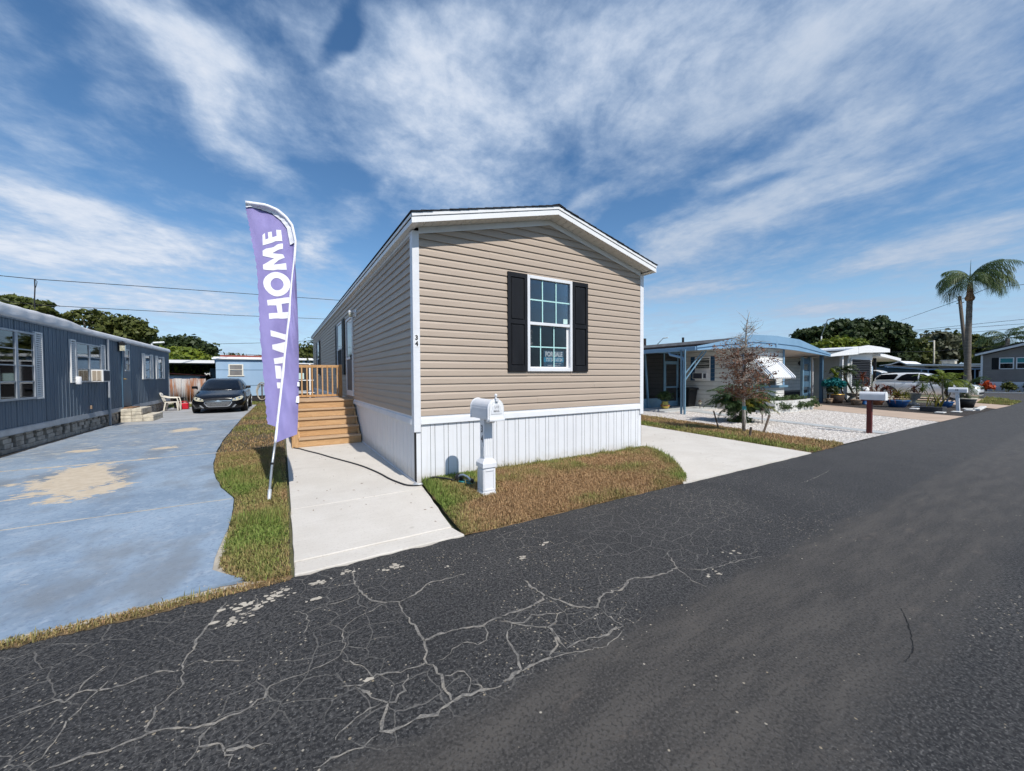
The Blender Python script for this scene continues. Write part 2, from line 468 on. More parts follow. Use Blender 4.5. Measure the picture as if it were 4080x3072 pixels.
# ------------------------------------------------------------------ mesh helpers
class MB:
    def __init__(s):
        s.v = []
        s.f = []

    def add(s, vs, fs):
        o = len(s.v)
        s.v += [tuple(v) for v in vs]
        s.f += [tuple(i + o for i in f) for f in fs]
        return s

    def box(s, x0, x1, y0, y1, z0, z1):
        return s.add([(x0, y0, z0), (x1, y0, z0), (x1, y1, z0), (x0, y1, z0), (x0, y0, z1), (x1, y0, z1), (x1, y1, z1), (x0, y1, z1)],
                     [(3, 2, 1, 0), (4, 5, 6, 7), (0, 1, 5, 4), (1, 2, 6, 5), (2, 3, 7, 6), (3, 0, 4, 7)])

    def prism(s, poly, a0, a1, axis):
        n = len(poly)
        if axis == 'y':
            P = lambda p, a: (p[0], a, p[1])
        elif axis == 'x':
            P = lambda p, a: (a, p[0], p[1])
        else:
            P = lambda p, a: (p[0], p[1], a)
        vs = [P(p, a0) for p in poly] + [P(p, a1) for p in poly]
        fs = [tuple(range(n))[::-1], tuple(range(n, 2 * n))] + [(i, (i + 1) % n, n + (i + 1) % n, n + i) for i in range(n)]
        return s.add(vs, fs)

    def tube(s, pts, rad, n=8, cap=True):
        pts = [Vector(p) for p in pts]
        if not hasattr(rad, '__len__'):
            rad = [rad] * len(pts)
        vs, fs = [], []
        ref = None
        for i, p in enumerate(pts):
            d = (pts[min(i + 1, len(pts) - 1)] - pts[max(i - 1, 0)]).normalized()
            if ref is None:
                ref = d.orthogonal().normalized()
            ref = (ref - d * ref.dot(d))
            ref = ref.normalized() if ref.length > 1e-6 else d.orthogonal().normalized()
            b = d.cross(ref)
            for k in range(n):
                a = 2 * PI * k / n
                vs.append(p + (ref * math.cos(a) + b * math.sin(a)) * rad[i])
        for i in range(len(pts) - 1):
            for k in range(n):
                k2 = (k + 1) % n
                fs.append((i * n + k, i * n + k2, (i + 1) * n + k2, (i + 1) * n + k))
        if cap:
            fs.append(tuple(range(n))[::-1])
            fs.append(tuple(range((len(pts) - 1) * n, len(pts) * n)))
        return s.add(vs, fs)

    def cyl(s, p0, p1, r0, r1=None, n=12):
        return s.tube([p0, p1], [r0, r0 if r1 is None else r1], n)

    def lathe(s, prof, c, n=16):
        vs, fs = [], []
        for r, z in prof:
            for k in range(n):
                a = 2 * PI * k / n
                vs.append((c[0] + r * math.cos(a), c[1] + r * math.sin(a), c[2] + z))
        m = len(prof)
        for i in range(m - 1):
            for k in range(n):
                k2 = (k + 1) % n
                fs.append((i * n + k, i * n + k2, (i + 1) * n + k2, (i + 1) * n + k))
        fs.append(tuple(range(n))[::-1])
        fs.append(tuple(range((m - 1) * n, m * n)))
        return s.add(vs, fs)

    def bar(s, p0, p1, w, h, upv=(0, 0, 1)):
        p0, p1 = Vector(p0), Vector(p1)
        d = (p1 - p0).normalized()
        u = Vector(upv)
        a = d.cross(u)
        a = a.normalized() if a.length > 1e-6 else d.orthogonal().normalized()
        b = a.cross(d)
        a, b = a * w / 2, b * h / 2
        vs = [p0 - a - b, p0 + a - b, p0 + a + b, p0 - a + b, p1 - a - b, p1 + a - b, p1 + a + b, p1 - a + b]
        return s.add(vs, [(3, 2, 1, 0), (4, 5, 6, 7), (0, 1, 5, 4), (1, 2, 6, 5), (2, 3, 7, 6), (3, 0, 4, 7)])

    def grid(s, fn, nu, nv):
        vs = [fn(i / nu, j / nv) for j in range(nv + 1) for i in range(nu + 1)]
        fs = [(j * (nu + 1) + i, j * (nu + 1) + i + 1, (j + 1) * (nu + 1) + i + 1, (j + 1) * (nu + 1) + i)
              for j in range(nv) for i in range(nu)]
        return s.add(vs, fs)

    def mesh(s, name):
        m = bpy.data.meshes.new(name)
        m.from_pydata(s.v, [], s.f)
        m.update()
        return m


def ROOTLOC(o):
    p = Vector((0, 0, 0))
    while o.parent:
        o = o.parent
    return Vector(o.get('_w', (0, 0, 0)))


def obj(name, mb, mat, parent=None, smooth=False, bevel=0.0, solid=0.0, seg=2):
    me = mb if isinstance(mb, bpy.types.Mesh) else mb.mesh(name)
    if isinstance(mb, MB) and len(mb.f) < 20000:
        bm = bmesh.new()
        bm.from_mesh(me)
        bmesh.ops.recalc_face_normals(bm, faces=bm.faces)
        bm.to_mesh(me)
        bm.free()
    o = bpy.data.objects.new(name, me)
    COL.objects.link(o)
    for mm in (mat if isinstance(mat, (list, tuple)) else [mat]):
        me.materials.append(M[mm] if isinstance(mm, str) else mm)
    if smooth:
        me.polygons.foreach_set('use_smooth', [True] * len(me.polygons))
    if solid:
        d = o.modifiers.new('solid', 'SOLIDIFY')
        d.thickness = solid
        d.offset = 0
    if bevel:
        d = o.modifiers.new('bevel', 'BEVEL')
        d.width = bevel
        d.segments = seg
        d.limit_method = 'ANGLE'
        d.angle_limit = R(40)
    if parent is not None:
        o.parent = parent
        if parent.type == 'EMPTY':
            o.matrix_parent_inverse = Matrix.Translation(-Vector(parent.location))
    return o


def tag(o, label, cat=None, group=None, kind=None):
    o['label'] = label
    if cat:
        o['category'] = cat
    if group:
        o['group'] = group
    if kind:
        o['kind'] = kind
    return o


def thing(name, label, cat, loc=(0, 0, 0), group=None):
    o = bpy.data.objects.new(name, None)
    COL.objects.link(o)
    o.location = loc
    o.empty_display_size = 0.1
    return tag(o, label, cat, group)


def again(o, off, parent=None):
    """another object on the same mesh, moved by off"""
    c = o.copy()
    COL.objects.link(c)
    c.location = Vector(o.location) + Vector(off)
    return c


def dup(root, loc, rz=0.0, label=None, scale=1.0):
    r = root.copy()
    COL.objects.link(r)
    r.location = loc
    r.rotation_euler = (0, 0, rz)
    r.scale = (scale, scale, scale)
    if label:
        r['label'] = label
    for ch in list(root.children):
        c = ch.copy()
        COL.objects.link(c)
        inv = ch.matrix_parent_inverse.copy()
        c.parent = r
        c.matrix_parent_inverse = inv
        for g in list(ch.children):
            d = g.copy()
            COL.objects.link(d)
            inv = g.matrix_parent_inverse.copy()
            d.parent = c
            d.matrix_parent_inverse = inv
    return r


def struct(name, mb, mat, label=None, smooth=False, parent=None, kind='structure'):
    o = obj(name, mb, mat, parent, smooth)
    if parent is None:
        o['kind'] = kind
        if label:
            o['label'] = label
    return o


def sheet(poly, z, thick=0.0):
    """horizontal slab with its top at z"""
    m = MB()
    if thick:
        return m.prism(poly, z - thick, z, 'z')
    return m.add([(x, y, z) for x, y in poly], [tuple(range(len(poly)))])


def fast(name, verts, faces, k, tone=None, col=None):
    me = bpy.data.meshes.new(name)
    nv, nf = len(verts), len(faces)
    me.vertices.add(nv)
    me.vertices.foreach_set('co', np.asarray(verts, np.float32).ravel())
    me.loops.add(nf * k)
    me.loops.foreach_set('vertex_index', np.asarray(faces, np.int32).ravel())
    me.polygons.add(nf)
    me.polygons.foreach_set('loop_start', np.arange(0, nf * k, k, dtype=np.int32))
    me.update(calc_edges=True)
    if tone is not None:
        a = me.attributes.new('tone', 'FLOAT', 'POINT')
        a.data.foreach_set('value', np.asarray(tone, np.float32))
    if col is not None:
        a = me.attributes.new('col', 'FLOAT_COLOR', 'POINT')
        c4 = np.ones((nv, 4), np.float32)
        c4[:, :3] = col
        a.data.foreach_set('color', c4.ravel())
    return me


def inpoly(x, y, poly):
    r = np.zeros(len(x), bool)
    n = len(poly)
    j = n - 1
    for i in range(n):
        xi, yi = poly[i]
        xj, yj = poly[j]
        c = ((yi > y) != (yj > y)) & (x < (xj - xi) * (y - yi) / (yj - yi + 1e-12) + xi)
        r ^= c
        j = i
    return r


def edgedist(x, y, poly):
    d = np.full(len(x), 1e9)
    n = len(poly)
    for i in range(n):
        ax, ay = poly[i]
        bx, by = poly[(i + 1) % n]
        vx, vy = bx - ax, by - ay
        t = np.clip(((x - ax) * vx + (y - ay) * vy) / (vx * vx + vy * vy + 1e-12), 0, 1)
        d = np.minimum(d, np.hypot(x - ax - t * vx, y - ay - t * vy))
    return d


def vnoise(x, y, s, seed=0):
    """cheap smooth value noise 0..1"""
    g = np.random.default_rng(seed).random((64, 64))
    X, Y = x * s, y * s
    i, j = np.floor(X).astype(int), np.floor(Y).astype(int)
    fx, fy = X - i, Y - j
    fx, fy = fx * fx * (3 - 2 * fx), fy * fy * (3 - 2 * fy)
    a = g[i % 64, j % 64] * (1 - fx) + g[(i + 1) % 64, j % 64] * fx
    b = g[i % 64, (j + 1) % 64] * (1 - fx) + g[(i + 1) % 64, (j + 1) % 64] * fx
    return a * (1 - fy) + b * fy


def jag(poly, step=0.12, amp=0.02, seed=1):
    """roughen an outline"""
    r = random.Random(seed)
    out = []
    n = len(poly)
    for i in range(n):
        a, b = poly[i], poly[(i + 1) % n]
        L = math.hypot(b[0] - a[0], b[1] - a[1])
        k = max(1, int(L / step))
        k = min(k, 160)
        for q in range(k):
            t = q / k
            out.append((a[0] + (b[0] - a[0]) * t + r.uniform(-amp, amp), a[1] + (b[1] - a[1]) * t + r.uniform(-amp, amp)))
    return out


def conform(poly, fn, step=0.05, thick=0.0):
    """a flat outline cut into small facets and laid onto a surface by fn(u, v)"""
    bm = bmesh.new()
    bm.faces.new([bm.verts.new((u, v, 0)) for u, v in poly])
    us = [p[0] for p in poly]
    vs = [p[1] for p in poly]
    for ax, lo, hi in ((0, min(us), max(us)), (1, min(vs), max(vs))):
        k = math.ceil(lo / step + 1e-6)
        while k * step < hi - 1e-6:
            co = (k * step, 0, 0) if ax == 0 else (0, k * step, 0)
            no = (1, 0, 0) if ax == 0 else (0, 1, 0)
            bmesh.ops.bisect_plane(bm, geom=bm.verts[:] + bm.edges[:] + bm.faces[:], plane_co=co, plane_no=no, dist=1e-6)
            k += 1
    bmesh.ops.triangulate(bm, faces=bm.faces[:])
    for v in bm.verts:
        v.co = Vector(fn(v.co.x, v.co.y))
    me = bpy.data.meshes.new('conform')
    bm.to_mesh(me)
    bm.free()
    return me


def text_mesh(body, size, fat=0.0, extrude=0.001, space=1.0):
    cu = bpy.data.curves.new('txt', 'FONT')
    cu.body = body
    cu.size = size
    cu.offset = fat
    cu.extrude = extrude
    cu.align_x = 'CENTER'
    cu.align_y = 'CENTER'
    cu.space_character = space
    cu.resolution_u = 3
    o = bpy.data.objects.new('txt', cu)
    COL.objects.link(o)
    dg = bpy.context.evaluated_depsgraph_get()
    me = bpy.data.meshes.new_from_object(o.evaluated_get(dg))
    bpy.data.objects.remove(o)
    bpy.data.curves.remove(cu)
    return me


def lettering(name, body, size, mat, parent, origin, right, upv, fat=0.0, sx=1.0, space=1.0):
    me = text_mesh(body, size, fat, 0.0012, space)
    r, u = Vector(right).normalized(), Vector(upv).normalized()
    n = r.cross(u)
    o = Vector(origin)
    for v in me.vertices:
        v.co = o + r * v.co.x * sx + u * v.co.y + n * (v.co.z + 0.0014)
    me.materials.clear()
    return obj(name, me, mat, parent)


# ------------------------------------------------------------------ grass and foliage
def grassmat():
    m = bpy.data.materials.new('grass_blades')
    m.use_nodes = True
    t = NT(m.node_tree)
    b = m.node_tree.nodes['Principled BSDF']
    at = t.node('ShaderNodeAttribute', attribute_name='col')
    t.put(b.inputs['Base Color'], at.outputs['Color'])
    b.inputs['Roughness'].default_value = 0.7
    b.inputs['Specular IOR Level'].default_value = 0.2
    tl = t.node('ShaderNodeBsdfTranslucent')
    t.put(tl.inputs['Color'], at.outputs['Color'])
    mx = t.node('ShaderNodeMixShader')
    mx.inputs[0].default_value = 0.25
    t.l.new(b.outputs[0], mx.inputs[1])
    t.l.new(tl.outputs[0], mx.inputs[2])
    t.l.new(mx.outputs[0], m.node_tree.nodes['Material Output'].inputs[0])
    M['grass_blades'] = m


grassmat()
GREEN = np.array((0.140, 0.215, 0.038))
GREEN2 = np.array((0.260, 0.325, 0.085))
DRY = np.array((0.530, 0.345, 0.180))
DRY2 = np.array((0.330, 0.205, 0.105))


def grass(name, label, poly, n, zfn, dryfn, length=(0.05, 0.11), width=0.010, seed=0, overhang=0.03, parent=None):
    g = np.random.default_rng(seed)
    xs = [p[0] for p in poly]
    ys = [p[1] for p in poly]
    X, Y = np.zeros(0), np.zeros(0)
    while len(X) < n:
        x = g.uniform(min(xs), max(xs), n * 2)
        y = g.uniform(min(ys), max(ys), n * 2)
        k = inpoly(x, y, poly)
        X, Y = np.concatenate([X, x[k]]), np.concatenate([Y, y[k]])
    X, Y = X[:n], Y[:n]
    kp = g.random(n) < np.clip(.30 + 1.25 * vnoise(X, Y, 2.9, seed + 5) * (.5 + vnoise(X, Y, 7.7, seed + 6)), .25, 1)
    X, Y = X[kp], Y[kp]
    n = len(X)
    D = edgedist(X, Y, poly)
    dry = np.clip(dryfn(X, Y, D) + g.normal(0, .16, n), 0, 1)
    Z = zfn(X, Y, D)
    L = g.uniform(length[0], length[1], n) * (1.0 - .30 * dry) * (.75 + .5 * vnoise(X, Y, 2.3, seed + 3))
    tall = (vnoise(X, Y, 3.1, seed + 9) > .62) & (g.random(n) < .16) & (dry < .6)
    L = np.where(tall, L * 1.9, L)
    a = g.uniform(0, 2 * PI, n)
    lean = np.where(tall, .35, 1.0) * g.uniform(.3, 1.5, n) * (1 + .25 * dry)
    wx, wy = -np.sin(a) * width * .5, np.cos(a) * width * .5
    h1 = L * .55
    o1 = h1 * np.sin(lean * .5)
    z1 = h1 * np.cos(lean * .5)
    o2 = o1 + L * .5 * np.sin(np.minimum(lean * 1.35, 1.9))
    z2 = np.maximum(z1 + L * .5 * np.cos(np.minimum(lean * 1.35, 1.9)), .004)
    ca, sa = np.cos(a), np.sin(a)
    V = np.empty((n, 5, 3))
    V[:, 0] = np.stack([X - wx, Y - wy, Z - .01], 1)
    V[:, 1] = np.stack([X + wx, Y + wy, Z - .01], 1)
    V[:, 2] = np.stack([X + ca * o1 + wx * .9, Y + sa * o1 + wy * .9, Z + z1], 1)
    V[:, 3] = np.stack([X + ca * o1 - wx * .9, Y + sa * o1 - wy * .9, Z + z1], 1)
    V[:, 4] = np.stack([X + ca * o2, Y + sa * o2, Z + z2], 1)
    i = np.arange(n)[:, None] * 5
    F = np.concatenate([i + np.array([[0, 1, 2]]), i + np.array([[0, 2, 3]]), i + np.array([[3, 2, 4]])])
    t1, t2 = g.random(n)[:, None], g.random(n)[:, None]
    gc = GREEN * (1 - t1) + GREEN2 * t1
    dc = DRY2 * (1 - t2) + DRY * t2
    c = gc * (1 - dry[:, None]) + dc * dry[:, None]
    c = c * g.uniform(.75, 1.2, n)[:, None]
    me = fast(name, V.reshape(-1, 3), F, 3, col=np.repeat(c, 5, axis=0))
    o = obj(name, me, 'grass_blades', parent)
    if parent is None:
        tag(o, label, 'grass', kind='stuff')
    else:
        o['kind'] = 'stuff'
    return o


def leaves(name, clumps, size, mat, parent, seed=0, aspect=1.6, shell=.45, up=.25, tri=False):
    """crown of many leaf-sized faces; clumps: (cx,cy,cz,rx,ry,rz,n)"""
    g = np.random.default_rng(seed)
    VV, TT = [], []
    for cx, cy, cz, rx, ry, rz, n in clumps:
        n = int(n)
        d = g.normal(size=(n, 3))
        d /= np.linalg.norm(d, axis=1)[:, None]
        rr = (shell + (1 - shell) * g.random(n) ** .6) * (1 + .16 * g.normal(size=n))
        p = d * rr[:, None] * np.array([rx, ry, rz]) + np.array([cx, cy, cz])
        nrm = d * .8 + g.normal(size=(n, 3)) * .75 + np.array([0, 0, up])
        nrm /= np.linalg.norm(nrm, axis=1)[:, None]
        t = np.cross(nrm, g.normal(size=(n, 3)))
        t /= np.linalg.norm(t, axis=1)[:, None] + 1e-9
        b = np.cross(nrm, t)
        s = size * g.uniform(.55, 1.35, n)[:, None]
        L, Wd = t * s * .5 * aspect, b * s * .5
        V = np.stack([p - L, p - L * .1 + Wd, p + L, p - L * .1 - Wd], 1)
        V[:, 1] += nrm * s * .12
        V[:, 3] += nrm * s * .12
        VV.append(V.reshape(-1, 3))
        TT.append(np.repeat(np.clip(g.random(n) * .8 + .2 * g.random(), 0, 1), 4))
    V = np.concatenate(VV)
    F = np.arange(len(V)).reshape(-1, 4)
    me = fast(name, V, F, 4, tone=np.concatenate(TT))
    return obj(name, me, mat, parent)


def limb(mb, p0, p1, r0, r1, r, bend=.12, n=7, seg=5):
    p0, p1 = Vector(p0), Vector(p1)
    L = (p1 - p0).length
    off = Vector((r.uniform(-1, 1), r.uniform(-1, 1), r.uniform(-.4, .6))) * L * bend
    pts = []
    for i in range(seg + 1):
        t = i / seg
        pts.append(p0.lerp(p1, t) + off * math.sin(PI * t))
    mb.tube(pts, [r0 + (r1 - r0) * i / seg for i in range(seg + 1)], n)
    return pts


def blades(mb_list, base, n, length, width, spread, r, droop=.5, lift=.9, seg=4, zb=0.0):
    """rosette of strap leaves; returns verts/faces lists for from_pydata"""
    mb = mb_list
    for i in range(n):
        a = r.uniform(0, 2 * PI)
        el = r.uniform(*spread)
        L = length * r.uniform(.7, 1.15)
        w = width * r.uniform(.8, 1.2)
        d = Vector((math.cos(a), math.sin(a), 0))
        side = Vector((-d.y, d.x, 0))
        p = Vector(base) + Vector((0, 0, zb * r.random()))
        vs = []
        ang = el
        for k in range(seg + 1):
            t = k / seg
            ww = w * (1 - t ** 2) * (.45 + 1.1 * min(t * 2, 1) * .5) if k < seg else 0.0
            vs += [p - side * ww / 2, p + side * ww / 2]
            p = p + (d * math.cos(ang) + Vector((0, 0, 1)) * math.sin(ang)) * L / seg
            ang -= droop * r.uniform(.6, 1.2) / seg * 2
        fs = [(2 * k, 2 * k + 1, 2 * k + 3, 2 * k + 2) for k in range(seg)]
        mb.add(vs, fs)
    return mb


def frond(mb, base, az, el0, L, leaf, droop, r, nl=22, wid=.03, hang=.35, rach=0.012, tip_fill=1.0):
    """feather palm leaf: curved midrib with leaflets both sides; blades go to mb"""
    d = Vector((math.cos(az), math.sin(az), 0))
    side = Vector((-d.y, d.x, 0))
    p = Vector(base)
    ang = el0
    pts = []
    N = 12
    for k in range(N + 1):
        pts.append(p.copy())
        p = p + (d * math.cos(ang) + Vector((0, 0, 1)) * math.sin(ang)) * L / N
        ang -= droop / N
    mb.tube(pts, [rach * (1 - .8 * k / N) for k in range(N + 1)], 4)
    for i in range(nl):
        t = .12 + .88 * (i + .5) / nl
        f = t * N
        k = min(int(f), N - 1)
        q = pts[k].lerp(pts[k + 1], f - k)
        tan = (pts[k + 1] - pts[k]).normalized()
        nrm = side.cross(tan)
        ll = leaf * (math.sin(PI * min(.1 + t * .9, 1)) * .75 + .3) * r.uniform(.85, 1.1)
        for sg in (-1, 1):
            dirv = (side * sg * .8 + tan * .65 + nrm * r.uniform(-.1, .3)).normalized()
            m1 = q + dirv * ll * .5 + Vector((0, 0, -hang * ll * .2))
            e = q + dirv * ll * .92 + Vector((0, 0, -hang * ll * r.uniform(.7, 1.2)))
            wv = tan * wid * .5
            mb.add([q - wv * .5, q + wv * .5, m1 + wv, e, m1 - wv], [(0, 1, 2, 4), (4, 2, 3)])
    return mb

# ------------------------------------------------------------------ ground, road, drives
def asphalt():
    m = bpy.data.materials.new('asphalt')
    m.use_nodes = True
    t = NT(m.node_tree)
    b = m.node_tree.nodes['Principled BSDF']
    p = t.pos()
    x, y, z = t.sep(p)
    n1 = t.noise(p, 1.3, 5, .6)
    n2 = t.noise(p, 6.0, 5, .65)
    yy = t.math('ADD', y, t.math('MULTIPLY', t.math('SUBTRACT', n2, .5), .25))
    patch = t.math('MULTIPLY', t.ramp(yy, -3.66, -3.82), t.ramp(yy, -4.95, -4.55))
    # coarse sealed surface
    col = t.mix(t.ramp(n1, .35, .65), (0.044, 0.043, 0.043), (0.062, 0.060, 0.058))
    col = t.mix(t.math('MULTIPLY', t.ramp(t.noise(p, 48, 3), .43, .57), .9), col, (0.016, 0.016, 0.017))
    col = t.mix(t.math('MULTIPLY', t.ramp(t.noise(t.map(p, loc=(3, 1, 0)), 78, 3), .54, .66), .75), col, (0.140, 0.136, 0.130))
    # rolled patch, brownish and smoother
    pc = t.mix(t.ramp(t.noise(t.map(p, scale=(.8, 4, 1)), 1.7, 6, .65), .35, .68), (0.044, 0.041, 0.038), (0.082, 0.074, 0.065))
    pc = t.mix(t.math('MULTIPLY', t.ramp(t.noise(p, 75, 3), .48, .62), .75), pc, (0.088, 0.082, 0.076))
    pc = t.mix(t.math('MULTIPLY', t.ramp(t.noise(t.map(p, loc=(1, 1, 0)), 60, 3), .5, .64), .6), pc, (0.018, 0.017, 0.016))
    scuff = t.ramp(t.noise(t.map(p, scale=(1.3, 3.2, 1), rot=(0, 0, .5), loc=(4, 9, 0)), 1.5, 8, .75), .56, .74)
    pc = t.mix(t.math('MULTIPLY', scuff, .55), pc, (0.150, 0.125, 0.104))
    col = t.mix(patch, col, pc)
    # far along the road the surface turns paler
    col = t.mix(t.math('MULTIPLY', t.ramp(x, 3, 12), .45), col, t.mix(t.ramp(n2, .3, .7), (0.070, 0.067, 0.064), (0.112, 0.106, 0.100)))
    # fine alligator cracking
    wv = t.vmath('ADD', p, t.vmath('MULTIPLY', t.vmath('SUBTRACT', t.noisec(p, 4.5, 4), (.5, .5, .5)), (.13, .13, 0)))
    e1 = t.voro(wv, 5.6, 'DISTANCE_TO_EDGE', dim='2D')
    e2 = t.voro(t.vmath('ADD', wv, (3.3, 1.2, 0)), 12.5, 'DISTANCE_TO_EDGE', dim='2D')
    zone = t.math('MULTIPLY', t.math('SUBTRACT', 1.0, patch), t.math('MULTIPLY', t.ramp(x, 5.5, 2.0), t.ramp(yy, -3.95, -3.60)))
    k1 = t.math('MULTIPLY', t.ramp(e1, .030, .010), t.math('MULTIPLY', zone, t.ramp(t.noise(p, .9, 3), .43, .55)))
    k2 = t.math('MULTIPLY', t.ramp(e2, .034, .008), t.math('MULTIPLY', zone, t.ramp(t.noise(t.map(p, loc=(5, 2, 0)), .9, 3), .44, .58)))
    col = t.mix(t.math('MULTIPLY', k1, .55), col, (0.205, 0.192, 0.172))
    col = t.mix(t.math('MULTIPLY', k2, .50), col, (0.150, 0.142, 0.132))
    # bare aggregate
    vd = t.voro(p, 40, 'F1', 'Distance', dim='2D')
    vc = t.sep(t.voro(p, 40, 'F1', 'Color', dim='2D'))
    dens = t.math('MULTIPLY', t.ramp(t.noise(t.map(p, loc=(2, 8, 0)), .75, 3), .42, .62), t.math('MULTIPLY', t.ramp(x, 6.5, 2.5), t.math('SUBTRACT', 1.0, t.math('MULTIPLY', patch, .9))))
    pick = t.math('GREATER_THAN', vc[0], t.math('SUBTRACT', .995, t.math('MULTIPLY', dens, .34)))
    siz = t.math('ADD', .05, t.math('MULTIPLY', t.math('MULTIPLY', vc[1], vc[1]), .22))
    chip = t.math('MULTIPLY', pick, t.math('LESS_THAN', vd, siz))
    col = t.mix(t.math('MULTIPLY', chip, .85), col, t.mix(vc[2], (0.30, 0.245, 0.165), (0.44, 0.40, 0.33)))
    t.put(b.inputs['Base Color'], col)
    b.inputs['Roughness'].default_value = 0.82
    b.inputs['Specular IOR Level'].default_value = 0.35
    h = t.math('ADD', t.math('MULTIPLY', t.noise(p, 60, 4, .7), t.math('SUBTRACT', 1.0, t.math('MULTIPLY', patch, .65))),
               t.math('MULTIPLY', t.noise(p, 9, 3), .25))
    h = t.math('SUBTRACT', h, t.math('MULTIPLY', k1, .3))
    bn = t.node('ShaderNodeBump')
    bn.inputs['Strength'].default_value = 0.9
    bn.inputs['Distance'].default_value = 0.012
    t.put(bn.inputs['Height'], h)
    t.l.new(bn.outputs[0], b.inputs['Normal'])
    M['asphalt'] = m


asphalt()


def blue_paint():
    m = bpy.data.materials.new('worn_blue_paint')
    m.use_nodes = True
    t = NT(m.node_tree)
    b = m.node_tree.nodes['Principled BSDF']
    p = t.pos()
    n1 = t.noise(p, .8, 5, .6)
    n2 = t.noise(p, 7.5, 6, .7)
    col = t.mix(t.ramp(n1, .35, .65), (0.200, 0.270, 0.355), (0.285, 0.365, 0.455))
    col = t.mix(t.math('MULTIPLY', t.ramp(n2, .50, .66), .7), col, (0.335, 0.395, 0.465))
    col = t.mix(t.math('MULTIPLY', t.ramp(t.noise(p, 34, 4), .5, .68), .35), col, (0.085, 0.125, 0.20))
    col = t.mix(t.math('MULTIPLY', t.ramp(t.noise(t.map(p, scale=(1, .6, 1), loc=(9, 3, 0)), 1.1, 5, .6), .46, .66), .7), col, (0.175, 0.195, 0.215))
    x, y, z = t.sep(p)
    # greyer, dirtier towards the trailer and the back
    col = t.mix(t.math('MULTIPLY', t.ramp(y, 3.5, 8.5), .5), col, t.mix(t.ramp(n2, .35, .65), (0.175, 0.205, 0.245), (0.27, 0.30, 0.335)))
    wn = t.math('ADD', t.math('MULTIPLY', t.math('SUBTRACT', t.noise(t.map(p, scale=(1, .8, 1)), 2.6, 6, .65), .5), 1.9),
                t.math('MULTIPLY', t.math('SUBTRACT', t.noise(t.map(p, scale=(.6, 1.5, 1)), 9, 6, .7), .5), 1.7))

    def patch(cx, cy, rx, ry, ang):
        v = t.map(t.vmath('SUBTRACT', p, (cx, cy, 0.0)), rot=(0, 0, R(ang)))
        v = t.vmath('MULTIPLY', v, (1 / rx, 1 / ry, 0))
        return t.math('SUBTRACT', 1.0, t.vmath('LENGTH', v))
    s = None
    for a in [(-4.36, 3.05, .60, 1.55, -14), (-3.80, 2.15, .30, .45, 25), (-4.55, 4.46, 1.25, .10, 0), (-5.3, 6.3, .35, .22, 25), (-4.1, 9.3, .45, .6, -10), (-3.9, 5.8, .25, .22, 0), (-3.3, 4.5, .5, .05, 0)]:
        q = patch(*a)
        s = q if s is None else t.math('MAXIMUM', s, q)
    chips = t.math('MULTIPLY', t.ramp(t.noise(t.map(p, loc=(6, 2, 0)), 17, 5, .7), .66, .70), .8)
    f = t.math('MAXIMUM', t.ramp(t.math('ADD', s, wn), .16, .24), t.math('MULTIPLY', chips, t.ramp(t.noise(p, 1.1, 3), .45, .6)))
    thin = t.math('MULTIPLY', t.ramp(t.noise(t.map(p, scale=(.55, 1.4, 1), loc=(1, 7, 0)), 5.5, 7, .68), .555, .60), t.math('MULTIPLY', t.ramp(y, 3.4, 6.0), .85))
    col = t.mix(thin, col, (0.43, 0.43, 0.40))
    conc = t.mix(t.ramp(n2, .35, .65), (0.50, 0.415, 0.305), (0.585, 0.50, 0.385))
    col = t.mix(f, col, conc)
    t.put(b.inputs['Base Color'], col)
    b.inputs['Roughness'].default_value = 0.8
    bn = t.node('ShaderNodeBump')
    bn.inputs['Strength'].default_value = 0.3
    bn.inputs['Distance'].default_value = 0.01
    t.put(bn.inputs['Height'], t.math('SUBTRACT', t.noise(p, 45, 4), t.math('MULTIPLY', f, .6)))
    t.l.new(bn.outputs[0], b.inputs['Normal'])
    M['worn_blue_paint'] = m


blue_paint()
pmat('crack_fill', (0.290, 0.268, 0.235), 0.9, (0.150, 0.142, 0.130), 26, dirt=(0.38, 0.335, 0.27), dscale=9, damt=.8, bump=.8, bscale=90)
pmat('crack_dark', (0.012, 0.012, 0.012), 0.95)
pmat('far_ground', (0.13, 0.125, 0.075), 0.95, (0.09, 0.10, 0.045), 0.35, bump=.3, bscale=20)
pmat('edge_litter', (0.19, 0.125, 0.065), 0.95, (0.11, 0.08, 0.04), 14, bump=.6, bscale=50)
pmat('pale_lip', (0.50, 0.45, 0.37), 0.9, (0.38, 0.34, 0.28), 8, bump=.4, bscale=60)

struct('ground', sheet([(-900, -700), (1500, -700), (1500, 1500), (-900, 1500)], -0.035), 'far_ground', 'dry ground reaching to the horizon')

ROAD_N = -1.94


def road_edge(x0, x1, step, y, amp, seed):
    r = random.Random(seed)
    n = int((x1 - x0) / step)
    return [(x0 + (x1 - x0) * i / n, y + r.uniform(-amp, amp)) for i in range(n + 1)]


